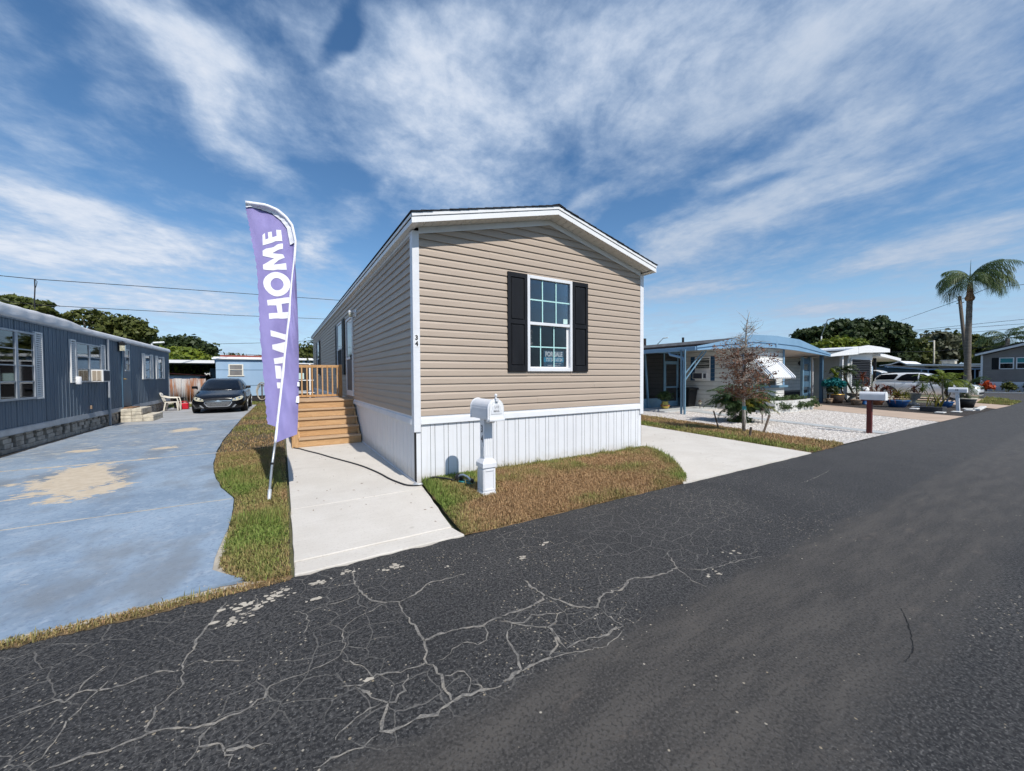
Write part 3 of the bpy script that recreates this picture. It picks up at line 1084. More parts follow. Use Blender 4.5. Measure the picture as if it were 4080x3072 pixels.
near = road_edge(-12, 14, .09, ROAD_N, .022, 3)
poly = [(-60, ROAD_N)] + near + [(14.2, ROAD_N), (29.5, -2.02), (33, -1.95), (37.3, .15), (43.4, 1.1), (48.0, 4.0), (80, 60), (86, 60), (54, 4), (60, -1.8), (200, -1.8), (200, -9.2), (-60, -9.2)]
road = struct('road', sheet(poly, 0.0), 'asphalt', 'cracked dark asphalt road running past the homes')
CRACKS = [(2,[(-2.81,-2.72),(-2.75,-2.67),(-2.66,-2.65),(-2.62,-2.68),(-2.59,-2.63),(-2.52,-2.66),(-2.43,-2.69),(-2.29,-2.67),(-2.18,-2.72)]),(1,[(-2.59,-2.63),(-2.58,-2.53),(-2.53,-2.46)]),(1,[(-2.18,-2.72),(-2.13,-2.67),(-2.03,-2.73),(-1.9,-2.81)]),(2,[(-2.18,-2.72),(-2.19,-2.63),(-2.16,-2.56),(-2.15,-2.42),(-2.12,-2.34),(-2.1,-2.23),(-2.05,-2.07)]),(1,[(-2.11,-2.38),(-2.04,-2.39),(-1.95,-2.34),(-1.86,-2.24),(-1.88,-2.06)]),(1,[(-2.18,-2.72),(-2.15,-2.84),(-2.19,-2.9),(-2.23,-2.95),(-2.24,-3.02),(-2.23,-3.11)]),(1,[(-2.6,-3.07),(-2.57,-3.03),(-2.56,-2.95),(-2.56,-2.84),(-2.56,-2.82),(-2.52,-2.72),(-2.49,-2.61)]),(2,[(-2.53,-3.11),(-2.5,-3.11),(-2.42,-3.11),(-2.32,-3.13),(-2.25,-3.12),(-2.2,-3.11),(-2.13,-3.14),(-2.06,-3.18),(-1.99,-3.21),(-1.94,-3.2),(-1.86,-3.18),(-1.8,-3.15),(-1.77,-3.09),(-1.71,-3.07),(-1.63,-3.09)]),(1,[(-1.63,-3.09),(-1.54,-3.07),(-1.44,-3.05),(-1.41,-2.99),(-1.42,-2.87),(-1.38,-2.78),(-1.31,-2.73),(-1.21,-2.71),(-1.15,-2.67),(-1.08,-2.67)]),(2,[(-2.0,-3.22),(-2.02,-3.26),(-2.03,-3.3),(-1.96,-3.32),(-1.93,-3.38),(-1.86,-3.41),(-1.76,-3.46)]),(1,[(-2.03,-3.3),(-2.05,-3.34),(-2.06,-3.38)]),(2,[(-1.93,-3.38),(-1.91,-3.42),(-1.91,-3.48)]),(2,[(-1.22,-2.01),(-1.25,-2.26),(-1.22,-2.47),(-1.18,-2.59),(-1.14,-2.65),(-1.03,-2.71),(-1.03,-2.82),(-1.02,-2.95),(-1.01,-3.07),(-1.01,-3.17),(-1.03,-3.28),(-1.06,-3.35),(-1.12,-3.36),(-1.19,-3.34),(-1.3,-3.3),(-1.38,-3.32),(-1.47,-3.28)]),(2,[(-1.03,-2.71),(-0.91,-2.68),(-0.79,-2.58),(-0.68,-2.59),(-0.48,-2.6)]),(3,[(-1.01,-3.17),(-0.9,-3.17),(-0.77,-3.2),(-0.64,-3.23),(-0.55,-3.22),(-0.51,-3.23)]),(1,[(-0.64,-3.23),(-0.67,-3.35),(-0.75,-3.38),(-0.79,-3.32),(-0.86,-3.32),(-0.94,-3.36),(-0.99,-3.37)]),(2,[(-1.06,-3.35),(-1.02,-3.39),(-1.02,-3.48),(-1.03,-3.56),(-1.03,-3.65)]),(2,[(-1.41,-3.32),(-1.37,-3.4),(-1.31,-3.48),(-1.26,-3.51),(-1.21,-3.47),(-1.16,-3.38)]),(1,[(-1.31,-3.48),(-1.4,-3.5),(-1.47,-3.52),(-1.51,-3.55),(-1.53,-3.58)]),(3,[(-1.29,-3.5),(-1.32,-3.57),(-1.36,-3.63),(-1.36,-3.65),(-1.29,-3.67),(-1.21,-3.66),(-1.12,-3.68),(-1.03,-3.65),(-0.96,-3.66),(-0.87,-3.68),(-0.78,-3.7)]),(1,[(-1.0,-3.49),(-0.93,-3.5),(-0.89,-3.54),(-0.91,-3.6),(-0.94,-3.65)]),(1,[(-0.91,-3.6),(-0.87,-3.63),(-0.87,-3.67)]),(1,[(-1.36,-3.65),(-1.43,-3.67),(-1.5,-3.66),(-1.56,-3.66),(-1.62,-3.66)]),(1,[(-1.44,-3.08),(-1.39,-3.15),(-1.33,-3.24),(-1.32,-3.3)]),(1,[(-1.65,-2.45),(-1.58,-2.51),(-1.58,-2.62),(-1.61,-2.73)]),(1,[(-1.58,-2.51),(-1.47,-2.49),(-1.37,-2.49),(-1.27,-2.46)]),(3,[(-0.5,-3.21),(-0.36,-3.22),(-0.2,-3.22),(-0.12,-3.17),(-0.14,-3.04),(-0.14,-2.92)]),(3,[(-0.12,-3.17),(-0.05,-3.33),(-0.03,-3.39),(0.1,-3.47),(0.18,-3.41),(0.24,-3.38),(0.39,-3.4),(0.5,-3.36),(0.6,-3.34),(0.71,-3.41),(0.88,-3.43),(1.02,-3.41),(1.11,-3.3),(1.17,-3.21)]),(1,[(1.02,-3.41),(0.94,-3.59),(0.95,-3.71)]),(2,[(0.1,-3.47),(0.09,-3.57),(0.09,-3.69),(-0.05,-3.7),(-0.2,-3.67),(-0.33,-3.66),(-0.33,-3.6),(-0.31,-3.51),(-0.31,-3.46),(-0.24,-3.45),(-0.19,-3.38),(-0.03,-3.39)]),(2,[(-0.19,-3.38),(-0.33,-3.31),(-0.42,-3.34),(-0.53,-3.26)]),(2,[(-0.31,-3.46),(-0.42,-3.38),(-0.49,-3.31)]),(2,[(-0.49,-3.32),(-0.58,-3.42),(-0.59,-3.53),(-0.61,-3.6),(-0.64,-3.67),(-0.54,-3.67),(-0.46,-3.68),(-0.42,-3.64),(-0.36,-3.62),(-0.31,-3.51)]),(3,[(-0.64,-3.67),(-0.76,-3.68)]),(1,[(-0.46,-3.68),(-0.33,-3.71),(-0.13,-3.77),(0.05,-3.73)]),(1,[(4.66,-2.84),(5.2,-2.81),(5.9,-2.74)]),(1,[(1.02,-3.41),(1.15,-3.55),(1.55,-3.62),(1.8,-3.68)]),(0,[(1.8,-4.54),(1.67,-4.6),(1.45,-4.67),(1.29,-4.71),(1.16,-4.71)]),(0,[(1.13,-4.72),(1.09,-4.8),(1.11,-4.92)]),(2,[(1.11,-4.92),(1.17,-5.02),(1.17,-5.09)])]


def ribbon(paths, z, jitter, seed, wid):
    r = random.Random(seed)
    mb = MB()
    for w, pts in paths:
        P = [Vector((a, b, 0)) for a, b in pts]
        dense = []
        for a, b in zip(P[:-1], P[1:]):
            n = max(2, int((b - a).length / .028))
            for i in range(n):
                dense.append(a.lerp(b, i / n))
        dense.append(P[-1])
        m = len(dense)
        for i in range(1, m - 1):
            dense[i] = dense[i] + Vector((r.uniform(-1, 1), r.uniform(-1, 1), 0)) * jitter
        vs = []
        for i, q in enumerate(dense):
            d = (dense[min(i + 1, m - 1)] - dense[max(i - 1, 0)])
            s = Vector((-d.y, d.x, 0)).normalized()
            e = min(i, m - 1 - i) / max(m * .15, 1)
            hw = wid[w] * (.45 + .55 * min(e, 1)) * r.uniform(.35, 1.45) / 2
            vs += [(q.x - s.x * hw, q.y - s.y * hw, z), (q.x + s.x * hw, q.y + s.y * hw, z)]
        mb.add(vs, [(2 * i, 2 * i + 1, 2 * i + 3, 2 * i + 2) for i in range(m - 1)])
    return mb


ck = obj('surface_cracking', ribbon([c for c in CRACKS if c[0] > 0][:-1], .0025, .0105, 5, {1: .0075, 2: .0125, 3: .0175}), 'crack_fill', road)
ck['kind'] = 'stuff'
ck = obj('dark_cracking', ribbon([c for c in CRACKS if c[0] == 0][:1], .0025, .006, 6, {0: .005}), 'crack_dark', road)
ck['kind'] = 'stuff'


def blot(cx, cy, rx, ry, seed, n=26):
    r = random.Random(seed)
    return [(cx + rx * math.cos(2 * PI * i / n) * r.uniform(.55, 1.1), cy + ry * math.sin(2 * PI * i / n) * r.uniform(.55, 1.1)) for i in range(n)]


# flecks of white paint spilt on the asphalt by the walk, pale chips farther out
fk_ = MB()
rp = random.Random(21)
for cx_, cy_, sp, n_ in ((-1.86, -2.19, .085, 46), (-1.72, -2.12, .05, 18), (-2.0, -2.35, .05, 22), (-1.48, -2.13, .045, 18), (-1.28, -2.08, .04, 9), (-.98, -2.19, .045, 14), (-.92, -2.2, .03, 8), (-1.36, -3.30, .02, 6),
                         (.05, -2.62, .03, 5), (.33, -2.50, .03, 5), (1.60, -3.5, .06, 7), (1.2, -3.62, .06, 7), (-.55, -2.42, .02, 3), (-1.52, -2.35, .03, 5)):
    for q in range(n_):
        s_ = rp.uniform(.004, .020)
        P_ = blot(cx_ + rp.gauss(0, sp), cy_ + rp.gauss(0, sp * .5), s_ * rp.uniform(.8, 1.8), s_, rp.randint(0, 9999), 8)
        fk_.add([(u, v, .003 + q * 1e-5) for u, v in P_], [tuple(range(8))])
o = obj('paint_flecks', fk_, 'pale_lip', road)
o['kind'] = 'stuff'

# --- painted concrete drive of the blue trailer: two joints, ragged lip along the grass
DR = [(-2.20, -1.50), (-2.215, -1.25), (-2.20, -.9), (-2.175, -.52), (-2.205, .19), (-2.23, .645)]
DR2 = [(-2.235, .70), (-2.43, 1.32), (-2.62, 2.3), (-2.73, 3.1), (-2.84, 4.46)]
DR3 = [(-2.85, 4.54), (-2.92, 6.39), (-2.94, 9), (-2.94, 11.86)]
drive = thing('blue_driveway', 'worn blue painted concrete drive beside the blue trailer', None, (-4.5, 4, 0))
drive['kind'] = 'structure'
for pl in ([(-12, -1.858), (-2.6, -1.858), (-1.96, -1.80)] + DR + [(-12, .645)],
           [(-12, .70)] + DR2 + [(-12, 4.46)],
           [(-12, 4.54)] + DR3 + [(-12, 11.86)]):
    obj('slab', sheet(jag(pl, .15, .008, len(pl)), .016, .045), 'worn_blue_paint', drive)
obj('lip', sheet(jag([(-1.86, -1.84), (-2.02, -1.79), (-2.28, -1.66), (-2.29, -1.2), (-2.23, -.60), (-2.13, -.6), (-2.13, -1.2), (-2.10, -1.52), (-1.98, -1.66), (-1.80, -1.78)], .05, .012, 9), .011), 'pale_lip', drive)
obj('edge_band', sheet(jag([(-6, -1.895), (-1.85, -1.895), (-1.9, -1.84), (-6, -1.84)], .06, .012, 4), .006), 'pale_lip', drive)
for y0, y1 in ((.640, .705), (4.45, 4.55)):
    obj('joint_fill', sheet(jag([(-6.4, y0), (-2.25, y0), (-2.25, y1), (-6.4, y1)], .08, .01, 7), .010), 'pale_lip', drive)
obj('slab', sheet([(-12, 11.92), (-2.95, 11.92), (-2.9, 15), (-2.82, 20.5), (-12, 20.5)], .018, .045), 'concrete_grey', drive)

# --- concrete walk to the steps
walk = thing('concrete_walk', 'pale concrete walk leading from the road to the wooden steps', None, (-.8, 1, 0))
walk['kind'] = 'structure'
obj('slab', sheet(jag([(-1.63, -1.70), (-.23, -1.70), (-.03, -.24), (-1.625, -.24)], .2, .004, 1), .022, .06), 'concrete', walk, bevel=.008)
obj('apron', sheet(jag([(-1.63, -1.93), (-.19, -1.93), (-.23, -1.706), (-1.63, -1.706)], .08, .006, 1), .014, .06), 'concrete', walk, bevel=.008)
obj('slab', sheet([(-1.62, -.232), (-.03, -.232), (-.0, .06), (-.06, .06), (-.06, 4.2), (-1.60, 4.2)], .0205, .06), 'concrete', walk, bevel=.008)
obj('slab', sheet([(-1.60, 4.208), (-.06, 4.208), (-.06, 7.4), (-1.58, 7.4)], .022, .06), 'concrete', walk, bevel=.008)

# --- wide concrete drive on the other side of the tan home
dv = struct('concrete_driveway', sheet(jag([(3.20, -1.97), (7.20, -1.99), (7.85, 2.72), (9.3, 13), (9.3, 19), (4.6, 19), (4.6, -.3)], .2, .006, 2), .018, .05), 'concrete', 'pale concrete driveway beside the tan home')

# --- gravel yard, tan drives, planting bed
struct('gravel_yard', sheet([(9.0, -1.92), (16.35, -1.97), (18.56, 2.16), (19.6, 4.2), (15.6, 4.2), (15.6, 6.2), (12.0, 6.2), (12, 16), (10.9, 16), (10.24, 4.74)], .008), 'gravel_bed', 'white gravel yard round the white and blue home')
struct('tan_driveway', sheet(jag([(16.35, -2.0), (19.29, -2.02), (20.3, .5), (22.0, 3.43), (24.6, 9), (24.6, 18), (20.4, 18), (19.8, 4.3), (18.56, 2.16)], .3, .008, 2), .014), 'concrete_tan', 'tan concrete driveway between gravel yard and potted plants')
struct('plant_bed', sheet(jag([(19.32, -2.02), (24.9, -2.06), (27.3, -.2), (28.5, 4.2), (24.4, 8.5), (22.05, 3.40), (20.33, .5)], .3, .02, 3), .010), 'mulch', 'dark mulch bed crowded with potted plants')
struct('far_driveway', sheet([(24.92, -2.05), (28.1, -2.1), (29.4, -.75), (34.6, -.9), (34.8, 9), (31, 9), (30.6, 1.0), (27.35, -.2)], .013), 'concrete_tan', 'tan concrete driveway under the white car')
struct('slab_path', sheet([(11.55, -1.9), (12.05, -1.9), (13.15, 2.95), (14.25, 5.1), (15.45, 5.3), (15.45, 5.8), (13.4, 5.5), (12.65, 3.1)], .022), 'concrete_pale', 'grey concrete path crossing the white gravel')
struct('porch_slab', sheet([(11.95, 4.95), (15.5, 4.75), (15.5, 9), (12.1, 9)], .05, .07), 'concrete_pale', 'grey concrete slab under the blue screened porch')

# loose white stones on the gravel
g = np.random.default_rng(5)
poly = [(9.2, -1.7), (16.3, -1.9), (18.4, 2.1), (18.9, 3.2), (15.4, 4.0), (14.2, 4.9), (11.9, 4.6), (10.3, 4.4)]
N = 26000
X = g.uniform(9, 19, N * 3)
Y = g.uniform(-2, 5.2, N * 3)
k = inpoly(X, Y, poly) & ~inpoly(X, Y, [(11.55, -1.9), (12.05, -1.9), (13.15, 2.95), (14.25, 5.1), (13.4, 5.5), (12.65, 3.1)])
X, Y = X[k][:N], Y[k][:N]
N = len(X)
s = g.uniform(.010, .024, N)
tet = np.array([(1, 0, 0), (-.5, .87, 0), (-.5, -.87, 0), (0, 0, .8)])
an = g.uniform(0, 2 * PI, N)
ca, sa = np.cos(an), np.sin(an)
V = np.empty((N, 4, 3))
for q in range(4):
    tx, ty, tz = tet[q]
    jx = g.normal(0, .25, N)
    V[:, q, 0] = X + s * (ca * tx - sa * ty + jx)
    V[:, q, 1] = Y + s * (sa * tx + ca * ty + jx[::-1])
    V[:, q, 2] = .009 + s * tz
I = np.arange(N)[:, None] * 4
F = np.concatenate([I + np.array([[0, 1, 3]]), I + np.array([[1, 2, 3]]), I + np.array([[2, 0, 3]])])
gv = obj('gravel', fast('gravel', V.reshape(-1, 3), F, 3), 'gravel_stone')
tag(gv, 'loose white gravel stones covering the yard', 'gravel', kind='stuff')

# --- lawns
STRIP = [(-1.66, -1.90), (-1.90, -1.86), (-2.06, -1.66), (-2.13, -1.50), (-2.14, -1.2), (-2.15, -.5), (-2.17, .19), (-2.2, .67), (-2.40, 1.32), (-2.58, 2.3),
         (-2.70, 3.1), (-2.81, 4.4), (-2.89, 6.39), (-2.91, 11.9), (-2.84, 18.4), (-2.7, 23.3), (-.2, 23.3), (-.2, 7.5), (-1.62, 7.4), (-1.645, 1.5), (-1.65, -.3)]
struct('lawn_strip', sheet(jag(STRIP, .15, .012, 6), .012), 'soil', 'strip of lawn between blue drive and walk')
struct('lawn_strip', sheet([(-12, 20.4), (-2.8, 20.4), (-2.8, 23.5), (-12, 23.5)], .004), 'soil', 'grass behind the black car')


def strip_dry(X, Y, D):
    n = vnoise(X, Y, 1.1, 11)
    sm = lambda v, a, b: np.clip((v - a) / (b - a), 0, 1)
    yn = Y + 1.6 * (vnoise(X, Y, .9, 17) - .5)
    d = .16 + .56 * sm(yn, 2.6, 4.4) - .30 * sm(yn, 10, 14) + .40 * sm(yn, -1.1, -1.7)
    d = d + .85 * (n - .5) + .45 * (vnoise(X, Y, 3.7, 13) - .5)
    d = d + .40 * np.exp(-((Y - .55) / .35) ** 2)
    return d + np.where(D < .06, .18, 0)


zf = lambda X, Y, D: .012 + .012 * np.clip(D / .2, 0, 1)
near_strip = [p for p in STRIP if p[1] < 5] + []
NS = [(-1.66, -1.92), (-1.92, -1.88), (-2.06, -1.68), (-2.15, -1.50), (-2.16, -1.2), (-2.17, -.5), (-2.19, .19), (-2.22, .67), (-2.41, 1.32), (-2.60, 2.3), (-2.71, 3.1), (-2.82, 4.4), (-1.64, 4.4), (-1.65, -.3)]
FS = [(-2.82, 4.4), (-2.90, 6.39), (-2.92, 11.9), (-2.85, 18.4), (-2.7, 23.2), (-.2, 23.2), (-.2, 7.5), (-1.62, 7.4), (-1.64, 4.4)]
grass('grass', 'green and brown grass on the strip beside the walk', NS, 42000, zf, strip_dry, (.025, .070), .0075, 1)
grass('grass', 'dry grass on the far end of the strip beside the blue drive', FS, 26000, zf, strip_dry, (.03, .075), .012, 2)
grass('grass', 'grass in front of the pale blue house', [(-7.5, 20.6), (-2.8, 20.6), (-2.8, 23.4), (-7.5, 23.4)], 9000, zf, lambda X, Y, D: .15 + .2 * vnoise(X, Y, 1, 3), (.05, .09), .02, 3)
grass('grass', 'dry grass sprouting along the edge of the road', [(-6, -1.965), (-1.7, -1.985), (-1.68, -1.90), (-2.0, -1.86), (-6, -1.905)], 4800, lambda X, Y, D: .004 + 0 * X,
      lambda X, Y, D: .78 + .4 * (vnoise(X, Y, 2.2, 8) - .5), (.02, .045), .006, 4)
struct('road_verge', sheet(jag([(-6, -1.97), (-1.66, -1.99), (-1.66, -1.89), (-2.0, -1.83), (-6, -1.87)], .05, .022, 11), .0042), 'edge_litter', 'litter of dead grass along the road edge')

BED = [(-.19, -1.925), (.6, -1.95), (1.6, -1.94), (2.6, -1.95), (3.30, -1.94), (3.62, -1.72), (4.0, -1.34), (4.4, -.85), (4.72, -.35), (4.80, -.02), (4.62, .05), (0.02, .05), (-.02, -.18)]


def bed_z(X, Y, D):
    return .010 + .060 * np.clip(D / .55, 0, 1) ** .8 + .05 * np.clip((Y + 1.9) / 1.9, 0, 1)


def bed_fn(u, v):
    pass


bm = bmesh.new()
vs = [bm.verts.new((x, y, 0)) for x, y in jag(BED, .14, .012, 8)]
bm.faces.new(vs)
for ax in (0, 1):
    for k in range(-20, 50):
        bmesh.ops.bisect_plane(bm, geom=bm.verts[:] + bm.edges[:] + bm.faces[:], plane_co=(k * .12, k * .12, 0), plane_no=(1, 0, 0) if ax == 0 else (0, 1, 0), dist=1e-6)
bmesh.ops.triangulate(bm, faces=bm.faces[:])
bm.verts.ensure_lookup_table()
xy = np.array([v.co[:2] for v in bm.verts])
zz = bed_z(xy[:, 0], xy[:, 1], edgedist(xy[:, 0], xy[:, 1], BED))
for v, zq in zip(bm.verts, zz):
    v.co.z = zq - .012
me = bpy.data.meshes.new('lawn_bed')
bm.to_mesh(me)
bm.free()
o = obj('lawn_bed', me, 'soil_dry', None, True)
tag(o, 'raised lawn bed in front of the tan home', kind='structure')


def bed_dry(X, Y, D):
    d = .30 + .70 * np.clip(D / .36, 0, 1) ** .8
    d = np.where(Y < -1.55, np.maximum(d, .62), d)
    d = np.where((X < .75) & (Y > -1.2), d - .38, d)
    d = d + 1.0 * (vnoise(X, Y, 1.7, 21) - .5) + .5 * (vnoise(X, Y, 4.5, 22) - .5)
    d = np.where((Y > -.35) & (X < 4.2), d - .10, d)
    return d - .25 * np.clip((.5 - X) / .5, 0, 1)


grass('grass', 'browned grass with green edges in front of the tan home', BED, 90000, bed_z, bed_dry, (.025, .07), .007, 5)

STRIP2 = [(7.22, -1.97), (8.2, -1.98), (9.0, -1.93), (10.24, 4.74), (10.9, 16), (9.4, 16), (9.3, 13), (7.87, 2.72)]
struct('lawn_strip', sheet(jag(STRIP2, .2, .02, 3), .014), 'soil_dry', 'strip of lawn between driveway and white gravel')


def s2_dry(X, Y, D):
    left = X - (7.22 + (Y + 1.97) * .14)
    d = np.where(left < .55, .25, .85)
    return d + .7 * (vnoise(X, Y, 1.9, 31) - .5)


grass('grass', 'brown grass with a green edge along the driveway', [p for p in STRIP2 if p[1] < 5][:4] + [(8.9, 9.9), (7.87, 2.72)], 30000, zf, s2_dry, (.05, .10), .013, 6)
grass('grass', 'grass patch beyond the far tan driveway', [(28.4, -2.05), (29.6, -.85), (36.6, -.2), (32.5, -1.95)], 9000, zf, lambda X, Y, D: .45 + .5 * (vnoise(X, Y, .8, 3) - .5), (.06, .10), .03, 7)

# a few dead leaves and crumbs lying on the concrete
ll = MB()
rl_ = random.Random(17)
for i in range(120):
    if i < 50:
        x, y, z = rl_.uniform(-1.55, -.2), rl_.uniform(-1.6, 4.0), .0235
    else:
        x, y, z = rl_.uniform(4.9, 8.0), rl_.uniform(-1.6, 5.5), .0195
        if x > 7.2 + (y + 2) * .14:
            continue
    s_ = rl_.uniform(.006, .022)
    a_ = rl_.uniform(0, PI)
    ca_, sa_ = math.cos(a_) * s_, math.sin(a_) * s_
    ll.add([(x - ca_, y - sa_, z), (x + sa_ * .4, y - ca_ * .4, z + .004), (x + ca_, y + sa_, z + .001), (x - sa_ * .4, y + ca_ * .4, z + .003)], [(0, 1, 2, 3)])
o = obj('leaf_litter', ll, 'boot_brown')
tag(o, 'dead leaf crumbs scattered on the concrete', 'litter', kind='stuff')

# ------------------------------------------------------------------ the tan home
CS = 0.1143
ZT = 3.5087
WX = 4.583
CX0 = WX / 2
HL = 18.2
home = thing('mobile_home', 'tan sided mobile home with white trim, white skirting and black shutters', 'mobile home', (CX0, 9, 0))


def rake(x, z_peak, s=0.2477):
    return z_peak - s * abs(x - CX0)


def lap_profile(b, t):
    return [(.000, b), (.021, b), (.0215, b + .004), (.0165, b + (t - b) * .62), (.003, b + (t - b) * .90), (.002, t + .004), (.000, t + .004)]


def front_board(b, t, xa, xb, clip=True):
    """one lap of siding on the gable end, its ends cut along the rake"""
    vs, fs = [], []
    pr = lap_profile(b, t)
    for o, z in pr:
        m = max(0.0, (z - 3.60) / .2477) if clip else 0
        x0, x1 = max(xa, m), min(xb, WX - m)
        if x1 < x0:
            x0 = x1 = CX0
        vs += [(x0, -o, z), (x1, -o, z)]
    n = len(pr)
    fs = [(2 * i, 2 * i + 1, 2 * ((i + 1) % n) + 1, 2 * ((i + 1) % n)) for i in range(n)]
    fs += [tuple(2 * i for i in range(n)), tuple(2 * i + 1 for i in range(n))[::-1]]
    return MB().add(vs, fs)


WIN = (1.82, 2.78, 1.632, 3.232)
for n in range(-6, 23):
    b = ZT - n * CS
    t = b + CS
    if b > 4.16:
        continue
    if t > WIN[2] and b < WIN[3]:
        obj('siding_board', front_board(b, t, 0, WIN[0] + .012), 'siding', home)
        obj('siding_board', front_board(b, t, WIN[1] - .012, WX), 'siding', home)
        if b < WIN[2]:
            obj('siding_board', MB().box(WIN[0] + .012, WIN[1] - .012, -.015, 0, b, WIN[2] + .01), 'siding', home)
        if t > WIN[3]:
            obj('siding_board', MB().box(WIN[0] + .012, WIN[1] - .012, -.009, 0, WIN[3] - .01, t), 'siding', home)
    elif n % 2 and b < 3.4:
        xs = (1.15, 3.35, 2.05, 3.9)[(n // 2) % 4]
        obj('siding_board', front_board(b, t, 0, xs), 'siding', home)
        o = obj('siding_board', front_board(b, t, xs - .02, WX), 'siding', home)
        o.location.y = -.0022
    else:
        obj('siding_board', front_board(b, t, 0, WX), 'siding', home)
SX = -.070
first = None
for n in range(0, 23):
    b = ZT - n * CS
    if first is None:
        first = obj('siding_board', MB().prism([(SX - o, z - b) for o, z in lap_profile(b, b + CS)], .07, HL, 'y'), 'siding', home)
        first.location = (0, 0, b)
    else:
        again(first, (0, 0, -n * CS), home)
# shell behind the siding
sh = MB()
sh.box(-.06, WIN[0] + .02, .001, .10, .05, 3.60).box(WIN[1] - .02, WX + .06, .001, .10, .05, 3.60)
sh.box(WIN[0] + .02, WIN[1] - .02, .001, .10, .05, WIN[2] + .03).box(WIN[0] + .02, WIN[1] - .02, .001, .10, WIN[3] - .03, 3.60)
obj('front_wall', sh, 'room_dark', home)
obj('gable_wall', MB().prism([(-.06, 3.602), (WX + .06, 3.602), (CX0, 4.20)], .001, .10, 'y'), 'room_dark', home)
obj('side_wall', MB().box(-.068, .03, .101, HL, .99, 3.60), 'room_dark', home)
obj('side_wall', MB().box(WX - .03, WX + .07, .101, HL, .3, 3.60), 'siding', home)
obj('rear_wall', MB().box(-.068, WX + .07, HL + .001, HL + .08, .3, 3.9), 'siding', home)
obj('floor', MB().box(.031, WX - .031, .102, HL, .86, .90), 'room_dark', home)
obj('ceiling', MB().box(.031, WX - .031, .102, HL, 3.55, 3.59), 'blind', home)
obj('partition', MB().box(.031, WX - .031, 4.0, 4.1, .901, 3.549), 'blind', home)

# corner posts, friezes, band
for sx in (0, 1):
    xa, xb = (-.095, .004) if sx == 0 else (WX - .004, WX + .095)
    p = MB().box(xa, xb, -.026, .02, .768, 3.60)
    if sx == 0:
        p.box(-.0955, -.06, .0205, .088, .768, 3.60)
    else:
        p.box(WX + .06, WX + .0955, .0205, .088, .768, 3.60)
    obj('corner_post', p, 'vinyl_white', home, bevel=.004)
obj('corner_post', MB().box(-.095, -.06, HL - .07, HL + .02, .768, 3.60), 'vinyl_white', home, bevel=.004)
for sgn in (-1, 1):
    e = 0.0 if sgn < 0 else WX
    zz = lambda x, o: rake(x, 4.132) + o
    obj('frieze_board', MB().prism([(e, zz(e, 0)), (CX0, zz(CX0, 0)), (CX0, zz(CX0, .088)), (e, zz(e, .088))], -.028, -.0185, 'y'), 'vinyl_white', home)
obj('frieze_board', MB().box(-.088, -.060, .089, HL, 3.535, 3.618), 'vinyl_white', home)


def band(y0, out):
    return [(y0, .866), (y0 - out * .7, .866), (y0 - out, .876), (y0 - out * .85, .955), (y0 - out * .55, .966), (y0 - out * .62, .992), (y0, .996)]


obj('skirting_band', MB().prism(band(.02, .055), .004, WX - .004, 'x'), 'vinyl_white', home)
obj('skirting_band', MB().prism([(a - .075, z) for a, z in band(.02, .055)], .09, HL, 'y'), 'vinyl_white', home)

# skirting: every panel a rib pair
MW = .206


def skirt_panel():
    m = MB()
    m.box(0, MW, .005, .012, .0, .866)
    m.box(.0025, .137, .0, .0055, .0, .866)
    m.box(.141, .2025, -.0025, .0055, .0, .866)
    return m


sp = obj('skirting_panel', skirt_panel(), 'skirting_vinyl', home, bevel=.002, seg=1)
sp.location = (.012, .0, .02)
for i in range(1, 22):
    again(sp, (i * MW, 0, 0), home)
obj('skirting_panel', MB().box(.012 + 22 * MW + .003, WX + .05, 0, .016, .02, .866), 'vinyl_white', home)
obj('skirting_corner', MB().box(-.058, .009, -.004, .05, .02, .862), 'skirting_vinyl', home, bevel=.004)
obj('skirting_panel', MB().box(WX + .02, WX + .06, .03, HL, .02, .866), 'vinyl_white', home)
sq = obj('skirting_panel', skirt_panel(), 'skirting_vinyl', home, bevel=.002, seg=1)
sq.rotation_euler = (0, 0, R(-90))
sq.location = (-.056, .055 + MW, .02)
for i in range(1, 36):
    again(sq, (0, i * MW, 0), home)
obj('skirting_panel', MB().box(-.055, -.040, .055 + 36 * MW, HL, .02, .866), 'vinyl_white', home)
obj('bottom_rail', MB().box(-.068, -.0575, -.006, HL, .018, .045), 'vinyl_white', home)

